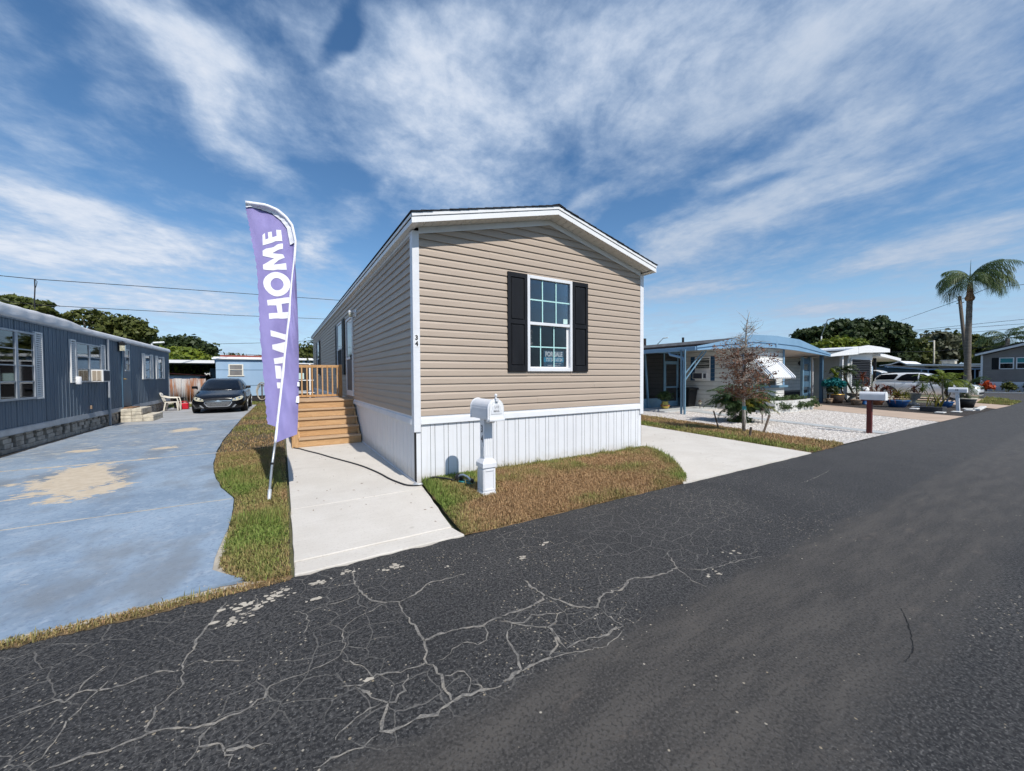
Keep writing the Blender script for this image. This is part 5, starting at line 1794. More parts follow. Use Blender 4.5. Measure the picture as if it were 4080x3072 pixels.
def top_band(u, v):
    t = (9 + 5 * v) / 14
    p, f = rowlerp(t, 0), rowlerp(t, 2)
    w = min(.075, math.hypot(f[0] - p[0], f[1] - p[1]) * .9)
    L = max(math.hypot(f[0] - p[0], f[1] - p[1]), 1e-6)
    x, z = p[0] + (f[0] - p[0]) / L * w * u, p[1] + (f[1] - p[1]) / L * w * u
    return FP(x, z, depthF(x, z) * min(u * 1.2, 1) - .006 + .004 * math.sin(60 * v))


obj('hem', MB().grid(top_band, 4, 40), 'flag_white', flag, True)
obj('pole', MB().tube([FP(-1.856, -.06, -.012), FP(-1.839, .118, -.012), FP(-1.81, .418, -.012), FP(-1.765, .73, -.012)], .0145, 10), 'steel', flag, True)
obj('ground_spike', MB().tube([FP(-1.858, -.12, -.012), FP(-1.834, .15, -.012)], .021, 10), 'galv', flag, True)
obj('clip', MB().tube([FP(-1.803, .445, -.012), FP(-1.800, .47, -.012)], .020, 10).box(-1.83, -1.815, .375, .395, .45, .475), 'plastic_black', flag)

# ------------------------------------------------------------------ blue trailer
TX = -6.45
TY0, TY1 = 1.0, 20.12
trl = thing('blue_trailer', 'old dark blue ribbed trailer with white roof on pale block base', 'trailer', (-8.2, 10, 0))
obj('body', MB().box(-10.4, TX - .03, TY0, TY1, .42, 2.84), 'blue_wall', trl)


def rib_sheet(w):
    m = MB()
    pr = []
    n = int(round(w / .1))
    y = 0
    for i in range(n):
        big = (i % 2 == 0)
        h = .011 if big else .005
        pr += [(0, y), (h, y + .008), (h, y + .022), (0, y + .030)]
        y += w / n
    pr.append((0, w))
    for k in range(len(pr) - 1):
        a, b = pr[k], pr[k + 1]
        m.add([(a[0], a[1], 0), (b[0], b[1], 0), (b[0], b[1], 2.32), (a[0], a[1], 2.32)], [(0, 1, 2, 3)])
    return m


rs = obj('wall_sheet', rib_sheet(1.18), 'blue_wall', trl, solid=.002)
rs.location = (TX - .012, TY0 + .02, .52)
for i in range(1, 16):
    again(rs, (0, i * 1.195, 0))
for y in (TY1 - .02, 1.02):
    obj('corner_trim', MB().box(TX - .03, TX + .012, y - .02, y + .02, .52, 2.84), 'grey_trim', trl)
for ya, yb in ((TY0, 11.95), (12.05, 13.36), (14.30, TY1)):
    obj('base_trim', MB().prism([(TX - .03, .395), (TX + .022, .395), (TX + .026, .41), (TX + .010, .535), (TX - .03, .535)], ya, yb, 'y'), 'grey_trim', trl)


def roof_top(Y):
    base = 3.0 + .10 * (1 / (1 + math.exp((Y - 9.9) * 5)))
    return base


def roof_fn(u, v):
    Y = TY0 - .1 + v * (TY1 - TY0 + .25)
    zt = roof_top(Y)
    w = .5 + .5 * math.sin(Y * 5.3) * math.sin(Y * 2.1 + 1)
    prof = [(TX + .030, 2.825), (TX + .052, 2.845), (TX + .048, 2.90 + (zt - 3.0) * .5), (TX + .030, zt - .03), (TX - .02, zt), (TX - .25, zt + .04 - (zt - 3) * .4), (TX - 1.9, 3.16), (-10.45, 2.96)]
    f = u * (len(prof) - 1)
    i = min(int(f), len(prof) - 2)
    f -= i
    x = prof[i][0] + (prof[i + 1][0] - prof[i][0]) * f
    z = prof[i][1] + (prof[i + 1][1] - prof[i][1]) * f
    if 1 < u * 7 < 5 and Y < 11:
        z += .016 * w * (1 if 8.4 < Y < 10.4 else .4)
        x += .012 * math.sin(Y * 9)
    return (x, Y, z)


obj('roof', MB().grid(roof_fn, 14, 150), 'membrane', trl, True)
obj('roof_edge', MB().box(TX - .012, TX + .024, TY0, TY1 + .05, 2.800, 2.836), 'grey_trim', trl)
obj('roof_end', MB().prism([(TX + .03, 2.82), (TX + .03, 2.97), (TX - .25, 3.03), (-8.3, 3.15), (-10.4, 2.95), (-10.4, 2.82)], TY1 + .04, TY1 + .06, 'y'), 'membrane', trl)

glass('pane_old', (.72, .74, .74), .03, 1.2, .03)


def jal_window(y0, y1, z0, z1, cols, rows, blind=True, mull=.05):
    F = TX + .018
    m = MB()
    fr = .045
    for a in ((y0, y0 + fr, z0, z1), (y1 - fr, y1, z0, z1), (y0 + fr, y1 - fr, z0, z0 + fr), (y0 + fr, y1 - fr, z1 - fr, z1)):
        m.box(TX - .02, F + .022, a[0], a[1], a[2], a[3])
    w = obj('window', m, 'alu', trl, bevel=.004)
    cw = (y1 - y0 - 2 * fr) / cols
    rh = (z1 - z0 - 2 * fr) / rows
    for c in range(1, cols):
        obj('mullion', MB().box(TX - .01, F + .018, y0 + fr + c * cw - mull / 2, y0 + fr + c * cw + mull / 2, z0 + fr, z1 - fr), 'alu', w, bevel=.003)
    for c in range(cols):
        for r_ in range(rows):
            a0 = y0 + fr + c * cw + (mull / 2 + .002 if c else .002)
            a1 = y0 + fr + (c + 1) * cw - (mull / 2 + .002 if c < cols - 1 else .002)
            b0, b1 = z0 + fr + r_ * rh, z0 + fr + (r_ + 1) * rh
            obj('pane', MB().box(F - .003, F, a0, a1, b0 + .012, b1 - .004), 'pane_old', w)
            if r_:
                obj('rail', MB().box(F - .008, F + .012, a0, a1, b0 - .012, b0 + .012), 'alu', w)
    obj('dark_room', MB().box(TX - .011, TX - .005, y0 + .03, y1 - .03, z0 + .03, z1 - .03), 'shade_dark', w)
    if blind:
        for c in range(cols):
            a0, a1 = y0 + fr + c * cw + .03, y0 + fr + (c + 1) * cw - .03
            b = MB()
            zt = z1 - fr - .01
            low = z0 + fr + rh * (rows - blind[c] if hasattr(blind, '__len__') else 0)
            k = 0
            while zt - k * .030 > low:
                zz = zt - k * .030
                b.add([(TX + .001, a0, zz), (TX + .001, a1, zz), (TX + .009, a1, zz - .022), (TX + .009, a0, zz - .022)], [(0, 1, 2, 3)])
                k += 1
            o = obj('venetian_blind', b, 'blind', w)
            o['kind'] = 'stuff'
    return w


def louver_shutter(y0, y1, z0, z1):
    F = TX + .010
    m = MB()
    for a in ((y0, y0 + .035, z0, z1), (y1 - .035, y1, z0, z1), (y0 + .035, y1 - .035, z0, z0 + .04), (y0 + .035, y1 - .035, z1 - .04, z1)):
        m.box(F - .02, F + .028, a[0], a[1], a[2], a[3])
    s = obj('shutter', m, 'ac_white', trl, bevel=.003)
    q = MB()
    n = int((z1 - z0 - .08) / .048)
    for i in range(n):
        zz = z0 + .045 + i * .048
        q.add([(F + .004, y0 + .035, zz + .042), (F + .004, y1 - .035, zz + .042), (F + .024, y1 - .035, zz + .006), (F + .024, y0 + .035, zz + .006), (F - .006, y0 + .035, zz + .006), (F - .006, y1 - .035, zz + .006)],
              [(0, 1, 2, 3), (3, 2, 5, 4)])
    o = obj('louvres', q, 'ac_white', s)
    o['kind'] = 'stuff'
    return s


jal_window(5.60, 7.66, 1.10, 2.58, 3, 4, (1, 1, 1), .10)
louver_shutter(7.68, 8.0, 1.09, 2.62)
louver_shutter(9.42, 9.72, 1.44, 2.60)
jal_window(9.74, 11.46, 1.44, 2.55, 2, 3, (2, 2), .09)
louver_shutter(11.48, 11.78, 1.44, 2.60)
louver_shutter(15.70, 15.98, 1.50, 2.56)
jal_window(16.0, 16.80, 1.50, 2.52, 1, 3, (1,))
louver_shutter(16.82, 17.17, 1.50, 2.56)
louver_shutter(17.66, 17.94, 1.50, 2.55)
jal_window(17.96, 18.78, 1.50, 2.52, 1, 3, (1,))
louver_shutter(18.80, 19.10, 1.50, 2.55)
d_ = obj('door', MB().box(TX - .01, TX + .020, 13.36, 14.24, .54, 2.80), 'blue_wall', trl, bevel=.006)
obj('door_frame', MB().box(TX - .01, TX + .026, 13.32, 13.355, .5, 2.83).box(TX - .01, TX + .026, 14.245, 14.28, .5, 2.83), 'slate_blue', trl)
dw = MB()
for a in ((13.58, 13.64, 1.80, 2.60), (14.02, 14.07, 1.80, 2.60), (13.64, 14.02, 1.80, 1.85), (13.64, 14.02, 2.55, 2.60), (13.64, 14.02, 2.05, 2.075), (13.64, 14.02, 2.30, 2.325)):
    dw.box(TX + .0205, TX + .045, a[0], a[1], a[2], a[3])
w_ = obj('door_window', dw, 'alu', d_, bevel=.003)
obj('pane', MB().box(TX + .022, TX + .028, 13.64, 14.02, 1.85, 2.55), 'car_glass', d_)
obj('handle', MB().cyl((TX + .02, 13.46, 1.52), (TX + .07, 13.46, 1.52), .014).bar((TX + .07, 13.45, 1.52), (TX + .07, 13.60, 1.52), .022, .022), 'brass', d_)
lm = obj('wall_lamp', MB().box(TX, TX + .03, 12.99, 13.15, 2.48, 2.80).box(TX + .03, TX + .20, 12.99, 13.15, 2.70, 2.74).prism([(TX + .02, 2.74), (TX + .22, 2.74), (TX + .12, 2.84)], 12.98, 13.16, 'y'), 'plastic_black', trl)
obj('lamp_glass', MB().box(TX + .05, TX + .18, 13.01, 13.13, 2.50, 2.70), 'lamp_glass', lm)
obj('conduit', MB().box(TX + .012, TX + .062, 11.96, 12.04, .02, 2.80), 'grey_trim', trl, bevel=.006)
obj('canister', MB().lathe([(.0, .215), (.055, .21), (.062, .19), (.062, .02), (.055, .0)], (TX + .07, 9.69, 1.39), 16), 'bright_white', trl, True)
obj('outlet_box', MB().box(TX, TX + .04, 10.60, 10.67, .66, .76), 'pot_tan', trl)
BH = .105
bk = obj('block', MB().box(-.10, 0, 0, .295, 0, BH - .006), 'block', trl, bevel=.008)
bk.location = (TX - .035, TY0 + .1, .018)
r = random.Random(12)
for row in range(0, 4):
    y = TY0 + .1 + (0, .17, .0, .2)[row]
    i = 0
    while y < TY1 - .3:
        if row + i:
            o = again(bk, (r.uniform(-.014, .008), y - TY0 - .1, row * BH))
            o.scale = (1, r.uniform(.95, 1.0), 1)
        gap = .135 if (row and y < 13 and r.random() < .85) else (.20 if row == 3 and r.random() < .3 and y < 13 else .004)
        y += .295 + gap
        i += 1
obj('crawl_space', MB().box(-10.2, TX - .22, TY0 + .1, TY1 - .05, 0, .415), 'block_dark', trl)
obj('dark_edge', sheet(jag([(TX - .03, TY0), (TX + .10, TY0), (TX + .06, 9), (TX + .05, TY1), (TX - .03, TY1)], .2, .02, 3), .020), 'block_dark', trl)  # narrow dark strip on the ground along the block base

ac = thing('air_conditioner', 'white window air conditioner sticking out of the blue trailer wall', 'air conditioner', (TX + .25, 11.2, 1.44))
obj('case', MB().box(TX + .02, TX + .285, 10.65, 11.19, 1.445, 1.805), 'ac_white', ac, bevel=.01)
obj('vent_grille', MB().box(TX + .05, TX + .25, 10.640, 10.648, 1.48, 1.77), 'ac_grille', ac)
obj('rear_coil', MB().box(TX + .286, TX + .291, 10.69, 11.15, 1.475, 1.775), 'ac_dark', ac)
fn_ = MB()
for i in range(11):
    fn_.box(TX + .05, TX + .25, 10.632, 10.640, 1.495 + i * .025, 1.503 + i * .025)
for i in (0, .097, .19):
    fn_.box(TX + .05 + i, TX + .062 + i, 10.630, 10.640, 1.48, 1.77)
o = obj('grille_bars', fn_, 'plastic_cream', ac)
o['kind'] = 'stuff'

cst = thing('concrete_steps', 'weathered cream block steps at the blue trailer door', 'steps', (-6.0, 13.7, .02))
for j in range(2):
    for k in range(3):
        obj('block', MB().box(TX + .02 + k * .285, TX + .30 + k * .285, 13.0, 14.32, .018 + j * .115, .018 + j * .115 + .110), 'cream_block', cst, bevel=.012)
for j in range(2):
    for k in range(2):
        x1 = TX + .02 + k * .27
        obj('block', MB().box(x1, x1 + .265, 13.02, 14.25, .252 + j * .115, .252 + j * .115 + .110), 'cream_block', cst, bevel=.012)
obj('door_mat', MB().box(TX + .04, TX + .30, 13.2, 14.0, .4785, .515), 'boot_brown', cst, bevel=.01)
obj('riser_face', MB().box(TX + .562, TX + .572, 13.05, 14.20, .27, .46), 'block', cst)

# plastic chair with red can beneath
ch = thing('plastic_chair', 'cream plastic garden armchair beside the blue trailer', 'chair', (-6.05, 18.2, .02))
cx, cy = -6.02, 18.25
for sx in (-1, 1):
    for sy in (-1, 1):
        obj('leg', MB().bar((cx + sx * .26, cy + sy * .25, .02), (cx + sx * .20, cy + sy * .20, .42), .055, .04), 'plastic_cream', ch, bevel=.008)
obj('seat', MB().box(cx - .24, cx + .24, cy - .23, cy + .24, .40, .43), 'plastic_cream', ch, bevel=.012)
obj('backrest', MB().grid(lambda u, v: (cx - .24 - .14 * v - .03 * math.sin(PI * u), cy - .24 + .48 * u, .42 + .40 * v + .05 * math.sin(PI * u) * v), 8, 6), 'plastic_cream', ch, True, solid=.018)
for sy in (-1, 1):
    obj('armrest', MB().tube([(cx - .34, cy + sy * .25, .70), (cx - .1, cy + sy * .27, .63), (cx + .22, cy + sy * .27, .62), (cx + .27, cy + sy * .26, .40), (cx + .27, cy + sy * .25, .03)], [.024, .027, .027, .024, .024], 8), 'plastic_cream', ch, True)
rc = thing('fuel_can', 'red plastic can on the ground under the cream chair', 'can', (-5.75, 18.9, .02))
obj('body', MB().box(-5.95, -5.52, 18.75, 19.1, .02, .33), 'plastic_red', rc, bevel=.04)
obj('handle', MB().tube([(-5.88, 18.92, .33), (-5.86, 18.92, .40), (-5.62, 18.92, .40), (-5.60, 18.92, .33)], .018, 8), 'plastic_red', rc, True)
obj('cap', MB().cyl((-5.55, 18.92, .33), (-5.55, 18.92, .38), .03), 'plastic_black', rc)
bb = thing('black_bucket', 'small black bin behind the cream chair', 'bin', (-6.1, 19.9, .02))
obj('body', MB().lathe([(.17, 0), (.22, .5), (.23, .52)], (-6.05, 19.75, .02), 16), 'plastic_black', bb, True)
obj('rim', MB().lathe([(.235, .50), (.25, .51), (.25, .54), (.235, .55)], (-6.05, 19.75, .02), 16), 'plastic_black', bb, True)

# ------------------------------------------------------------------ cars (nose towards -Y, built at the origin)
def loft_body(stations, n_half=8):
    """stations: (y, [(x,z)...]) half outlines from underside centre to top centre"""
    m = MB()
    k = len(stations[0][1])
    ring = 2 * k - 2
    for y, pr in stations:
        full = [(x, z) for x, z in pr] + [(-x, z) for x, z in pr[-2:0:-1]]
        m.v += [(x, y + (dy if False else 0), z) for (x, z), dy in zip(full, [0] * ring)]
    ns = len(stations)
    for i in range(ns - 1):
        for j in range(ring):
            j2 = (j + 1) % ring
            m.f.append((i * ring + j, i * ring + j2, (i + 1) * ring + j2, (i + 1) * ring + j))
    m.f.append(tuple(range(ring))[::-1])
    m.f.append(tuple(range((ns - 1) * ring, ns * ring)))
    return m


def smooth_mesh(mb, lv=2):
    me = mb.mesh('tmp')
    o = bpy.data.objects.new('tmp', me)
    COL.objects.link(o)
    s = o.modifiers.new('s', 'SUBSURF')
    s.levels = lv
    s.render_levels = lv
    dg = bpy.context.evaluated_depsgraph_get()
    out = bpy.data.meshes.new_from_object(o.evaluated_get(dg))
    bpy.data.objects.remove(o)
    bm = bmesh.new()
    bm.from_mesh(out)
    bmesh.ops.recalc_face_normals(bm, faces=bm.faces)
    tree = BVHTree.FromBMesh(bm)
    bm.to_mesh(out)
    bm.free()
    return out, tree


def proj(tree, axis, off):
    def fn(u, v):
        if axis == 'front':
            h = tree.ray_cast(Vector((u, -6, v)), Vector((0, 1, 0)))
            y = h[0].y if h[0] else .4
            return (u, y - off, v)
        if axis == 'left':
            h = tree.ray_cast(Vector((-6, u, v)), Vector((1, 0, 0)))
            x = h[0].x if h[0] else -.8
            return (x - off, u, v)
        h = tree.ray_cast(Vector((6, u, v)), Vector((-1, 0, 0)))
        x = h[0].x if h[0] else .8
        return (x + off, u, v)
    return fn


def decal(name, poly, tree, axis, off, mat, parent, step=.06):
    return obj(name, conform(poly, proj(tree, axis, off), step), mat, parent, True)


def wheel(root, x, y, r, w, spokes=5):
    s = 1 if x > 0 else -1
    t = obj('wheel', MB().tube([(x, y, r), (x + s * .02, y, r), (x + s * w, y, r), (x + s * (w + .015), y, r)], [r * .9, r, r, r * .9], 24), 'tyre', root, True)
    rim = MB().tube([(x + s * (w + .004), y, r), (x + s * (w + .020), y, r)], [r * .66, r * .62], 20)
    for i in range(spokes):
        a = 2 * PI * i / spokes
        rim.bar((x + s * (w + .024), y, r), (x + s * (w + .024), y + math.cos(a) * r * .6, r + math.sin(a) * r * .6), .05, .012, (1, 0, 0))
    obj('rim', rim, 'galv', t)
    return t


def half(wl, wm, wt, zb, zm, zs, zt, crown=.02):
    """half outline: floor, sill, widest line, shoulder, hood edge, centre"""
    return [(0, zb), (wl * .8, zb), (wl, zb + .08), (wm, zm), (wm * .985, (zm + zs) / 2), (wt, zs), (wt * .86, zt - crown), (wt * .45, zt - .004), (0, zt)]


def sedan():
    t = thing('black_car', 'black saloon car parked nose out on the grey concrete', 'car')
    S = [(0.02, half(.50, .56, .50, .20, .36, .52, .60)), (.06, half(.66, .74, .62, .18, .38, .58, .66)), (.16, half(.78, .86, .74, .17, .40, .64, .72)), (.38, half(.86, .925, .82, .17, .45, .71, .79)),
         (.75, half(.88, .94, .86, .17, .50, .78, .87)), (1.2, half(.88, .94, .87, .17, .52, .86, .97)), (1.5, half(.88, .94, .87, .17, .54, .90, 1.0)), (3.0, half(.88, .94, .87, .17, .55, .94, 1.02)),
         (4.0, half(.88, .94, .86, .18, .56, .97, 1.06)), (4.5, half(.86, .92, .82, .22, .56, .98, 1.08)), (4.78, half(.78, .84, .72, .30, .56, .92, 1.02)), (4.86, half(.6, .66, .55, .36, .56, .82, .92))]
    me, tree = smooth_mesh(loft_body(S), 2)
    body = obj('body', me, 'car_black', t, True)

    def gh(y, wb, wt, zb, zt):
        return (y, [(0, zb), (wb * .9, zb), (wb, zb + .01), (wb * .97, zb + (zt - zb) * .3), ((wb + wt) / 2, zb + (zt - zb) * .65), (wt, zt - .05), (wt * .85, zt - .008), (wt * .4, zt), (0, zt)])
    G = [gh(1.10, .66, .50, .88, .96), gh(1.22, .78, .60, .88, 1.02), gh(1.60, .82, .61, .90, 1.22), gh(2.0, .84, .62, .92, 1.40), gh(2.35, .85, .62, .92, 1.455), gh(3.0, .85, .61, .94, 1.46), gh(3.5, .83, .60, .96, 1.42), gh(4.0, .78, .58, .98, 1.24), gh(4.35, .72, .54, .98, 1.08)]
    gm, gt = smooth_mesh(loft_body(G), 2)
    cab = obj('cabin', gm, 'car_black', t, True)
    decal('windscreen', [(-.64, 1.02), (.64, 1.02), (.60, 1.15), (.52, 1.30), (.48, 1.375), (-.48, 1.375), (-.52, 1.30), (-.60, 1.15)], gt, 'front', .006, 'car_glass', cab)
    for ax in ('left', 'right'):
        decal('side_window', [(1.62, 1.02), (2.50, 1.02), (2.50, 1.36), (2.20, 1.36), (1.95, 1.25)], gt, ax, .006, 'car_glass', cab)
        decal('side_window', [(2.58, 1.02), (3.55, 1.04), (3.75, 1.12), (3.45, 1.29), (3.1, 1.36), (2.58, 1.37)], gt, ax, .006, 'car_glass', cab)
    HL_ = [(.475, .505), (.49, .585), (.60, .64), (.80, .70), (.845, .66), (.83, .60), (.76, .545), (.62, .51)]
    for sg in (-1, 1):
        h = decal('headlight', [(sg * x, z) for x, z in (HL_ if sg > 0 else HL_[::-1])], tree, 'front', .008, 'lamp_glass', t, .04)
        for q in (.58, .72):
            e = [(sg * (q + .035 * math.cos(a)), .59 + (q - .58) * .25 + .035 * math.sin(a)) for a in [2 * PI * i / 12 for i in range(12)]]
            decal('lens', e if sg > 0 else e[::-1], tree, 'front', .013, 'chrome', h, .05)
        fg = [(.58, .29), (.86, .30), (.84, .19), (.64, .18)]
        decal('fog_recess', [(sg * x, z) for x, z in fg], tree, 'front', .006, 'screen_grey' if sg < 0 else 'ink_black', t, .05)
        mr = obj('mirror', MB().box(sg * .96 - .10, sg * .96 + .10, 1.42, 1.52, 1.00, 1.12), 'car_black', t, bevel=.03)
        obj('mirror_arm', MB().bar((sg * .86, 1.5, .98), (sg * .92, 1.47, 1.04), .05, .04), 'car_black', mr)
        ck_ = [(.06 * 0 + .52, .30), (.58, .36), (.62, .34), (.56, .26), (.46, .18), (.42, .19)]
        decal('bumper_crease', [(sg * x, z) for x, z in ck_], tree, 'front', .006, 'steel' if sg > 0 else 'steel', t, .06)  # flat steel-grey strip laid on each side of the bumper
    decal('upper_grille', [(-.50, .575), (-.40, .535), (.40, .535), (.50, .575), (.44, .60), (-.44, .60)], tree, 'front', .006, 'ink_black', t)
    decal('chrome_bar', [(-.52, .545), (-.40, .505), (.40, .505), (.52, .545), (.51, .562), (.39, .528), (-.39, .528), (-.51, .562)], tree, 'front', .010, 'chrome', t)
    decal('grille_surround', [(-.46, .475), (-.47, .42), (-.38, .29), (-.30, .265), (.30, .265), (.38, .29), (.47, .42), (.46, .475)], tree, 'front', .009, 'chrome', t)
    decal('lower_grille', [(-.425, .458), (-.43, .42), (-.355, .31), (-.29, .29), (.29, .29), (.355, .31), (.43, .42), (.425, .458)], tree, 'front', .013, 'ink_black', t)
    mesh_ = MB()
    for i in range(-10, 11):
        for j in range(5):
            f = proj(tree, 'front', .017)
            p = Vector(f(i * .038 + (.019 if j % 2 else 0), .315 + j * .030))
            if abs(p.x) < .38:
                mesh_.box(p.x - .011, p.x + .011, p.y - .002, p.y, p.z - .006, p.z + .006)
    o = obj('grille_studs', mesh_, 'galv', t)
    o['kind'] = 'stuff'
    decal('lower_intake', [(-.40, .235), (-.33, .185), (.33, .185), (.40, .235)], tree, 'front', .007, 'plastic_black', t)
    decal('lip', [(-.40, .182), (-.33, .165), (.33, .165), (.40, .182), (.34, .176), (-.34, .176)], tree, 'front', .010, 'chrome', t)
    bow = [(-.115, .49), (-.125, .525), (-.045, .528), (-.045, .548), (.045, .548), (.045, .528), (.125, .525), (.115, .49), (.045, .488), (.045, .468), (-.045, .468), (-.045, .488)]
    decal('emblem', bow[::-1], tree, 'front', .018, 'chrome', t)
    for sx in (-1, 1):
        for y in (.95, 3.85):
            wheel(t, sx * .72, y, .33, .22)
    return t


car = sedan()
car.location = (-3.97, 15.22, .02)
car.scale = (1.03, 1.03, 1.03)


def suv():
    t = thing('white_car', 'white estate car with black windows behind the potted plants', 'car')
    S = [(0.0, half(.50, .58, .50, .26, .46, .66, .74)), (.06, half(.70, .78, .66, .24, .48, .72, .80)), (.2, half(.82, .88, .76, .23, .50, .78, .88)), (.6, half(.88, .93, .84, .23, .55, .86, .97)),
         (1.1, half(.88, .94, .87, .23, .6, .93, 1.04)), (1.5, half(.88, .94, .88, .23, .62, .98, 1.07)), (3.2, half(.88, .94, .88, .23, .64, 1.02, 1.10)), (4.2, half(.88, .93, .87, .25, .66, 1.05, 1.14)), (4.5, half(.82, .88, .80, .30, .66, 1.02, 1.12)), (4.56, half(.7, .76, .68, .34, .66, .98, 1.06))]
    me, tree = smooth_mesh(loft_body(S), 2)
    body = obj('body', me, 'car_white', t, True)

    def gh(y, wb, wt, zb, zt):
        return (y, [(0, zb), (wb * .9, zb), (wb, zb + .01), (wb * .98, zb + (zt - zb) * .3), ((wb + wt) / 2 + .03, zb + (zt - zb) * .65), (wt, zt - .05), (wt * .88, zt - .008), (wt * .4, zt), (0, zt)])
    G = [gh(1.15, .70, .55, .95, 1.04), gh(1.3, .80, .64, .96, 1.12), gh(1.75, .86, .68, .98, 1.40), gh(2.1, .88, .70, 1.0, 1.56), gh(2.5, .88, .70, 1.0, 1.61), gh(3.4, .88, .70, 1.03, 1.61), gh(4.0, .87, .69, 1.05, 1.58), gh(4.35, .84, .67, 1.05, 1.46), gh(4.5, .80, .64, 1.05, 1.22)]
    gm, gt = smooth_mesh(loft_body(G), 2)
    cab = obj('cabin', gm, 'car_white', t, True)
    for ax in ('left', 'right'):
        decal('side_window', [(1.75, 1.08), (2.36, 1.08), (2.36, 1.53), (2.20, 1.52), (1.95, 1.36)], gt, ax, .006, 'tint_glass', cab)
        decal('side_window', [(2.42, 1.08), (3.25, 1.10), (3.38, 1.15), (3.15, 1.42), (2.95, 1.53), (2.42, 1.54)], gt, ax, .006, 'tint_glass', cab)
        decal('side_window', [(3.48, 1.18), (3.30, 1.46), (3.40, 1.52), (4.15, 1.48), (4.36, 1.34), (4.36, 1.16)], gt, ax, .006, 'tint_glass', cab)
        wa = [(y0 + .43 * math.cos(a), .34 + .43 * math.sin(a)) for y0 in (3.72,) for a in [PI * i / 14 for i in range(15)]]
        decal('wheel_arch', wa, tree, ax, .004, 'ink_black', t, .08)
        wa = [(y0 + .42 * math.cos(a), .34 + .42 * math.sin(a)) for y0 in (.92,) for a in [PI * i / 14 for i in range(15)]]
        decal('wheel_arch', wa, tree, ax, .004, 'ink_black', t, .08)
        decal('door_handle', [(2.95, .93), (3.12, .93), (3.12, .965), (2.95, .965)], tree, ax, .02, 'chrome', t)
        decal('door_seam', [(2.38, .40), (2.395, .40), (2.395, 1.0), (2.38, 1.0)], tree, ax, .004, 'ink_grey', t)
        decal('door_seam', [(3.42, .62), (3.435, .62), (3.435, 1.0), (3.42, 1.0)], tree, ax, .004, 'ink_grey', t)
    decal('windscreen', [(-.66, 1.12), (.66, 1.12), (.60, 1.38), (.56, 1.50), (-.56, 1.50), (-.60, 1.38)], gt, 'front', .006, 'tint_glass', cab)
    for sg in (-1, 1):
        hl = [(.48, .64), (.50, .76), (.74, .80), (.80, .74), (.76, .66)]
        decal('headlight', [(sg * x, z) for x, z in hl], tree, 'front', .008, 'lamp_glass', t, .05)
        obj('roof_rail', MB().tube([(sg * .62, 2.3, 1.60), (sg * .62, 2.4, 1.64), (sg * .62, 3.8, 1.63), (sg * .62, 3.9, 1.58)], .018, 6), 'plastic_black', t)
        obj('mirror', MB().box(sg * .98 - .10, sg * .98 + .10, 1.65, 1.75, 1.06, 1.22), 'car_white', t, bevel=.03)
    decal('grille', [(-.44, .62), (.44, .62), (.46, .74), (-.46, .74)], tree, 'front', .007, 'ink_black', t)
    decal('bumper_intake', [(-.62, .34), (.62, .34), (.66, .46), (-.66, .46)], tree, 'front', .007, 'ink_black', t)
    obj('tailgate', MB().grid(lambda u, v: (-.62 + 1.24 * u, 4.12 + .42 * v, 1.60 + .16 * math.sin(PI * .5 * v) + .02 * math.sin(PI * u)), 6, 5), 'car_white', t, True, solid=.05)
    for sx in (-1, 1):
        for y in (.92, 3.72):
            wheel(t, sx * .70, y, .36, .24)
    return t


sv = suv()
sv.location = (32.45, -.62, .02)

# ------------------------------------------------------------------ white and blue home
h2 = thing('white_home', 'white sided home with pale blue roof fascia and blue screened porch', 'house', (17.4, 8, 0))
WXs, WYf = 15.5, 3.8


def wide_lap(w):
    b = 0
    return [(0, b + .014), (.030, b + .014), (.030, b + .030), (.016, b + .100), (.030, b + .112), (.024, b + .13), (.006, b + .197), (0, b + .2)]


sb = obj('siding_board', MB().prism([(WXs - o, z) for o, z in wide_lap(0)], WYf + .03, 14, 'y'), 'alu_white', h2)
sb.location = (0, 0, .43)
for i in range(1, 12):
    again(sb, (0, 0, i * .2))
sb = obj('siding_board', MB().prism([(WYf - o, z) for o, z in wide_lap(0)], WXs + .02, 19.36, 'x'), 'alu_white', h2)
sb.location = (0, 0, .43)
for i in range(1, 12):
    again(sb, (0, 0, i * .2))
obj('wall_core', MB().box(WXs + .001, 19.38, WYf + .001, 14, 0, 3.0), 'lap_shadow', h2)
for x0, y0 in ((WXs - .03, WYf - .03), (19.34, WYf - .03)):
    obj('corner_post', MB().box(x0, x0 + .06, y0, y0 + .06, .42, 2.75), 'alu_white', h2)
br = obj('brick', MB().box(0, .06, 0, .195, 0, .068), 'brick_white', h2, bevel=.006, seg=1)
br.location = (WXs - .035, WYf - .02, .005)
r = random.Random(5)
for j in range(6):
    for i in range(13):
        if i + j:
            again(br, (r.uniform(-.004, .004), i * .205 + (.1 if j % 2 else 0), j * .073))
bf = obj('brick', MB().box(0, .195, 0, .06, 0, .068), 'brick_white', h2, bevel=.006, seg=1)
bf.location = (WXs + .05, WYf - .035, .005)
for j in range(6):
    for i in range(18):
        if i + j:
            again(bf, (i * .205 + (.1 if j % 2 else 0), r.uniform(-.004, .004), j * .073))
obj('mortar', MB().box(WXs - .012, 19.38, WYf - .012, 14, 0, .43), 'concrete_pale', h2)
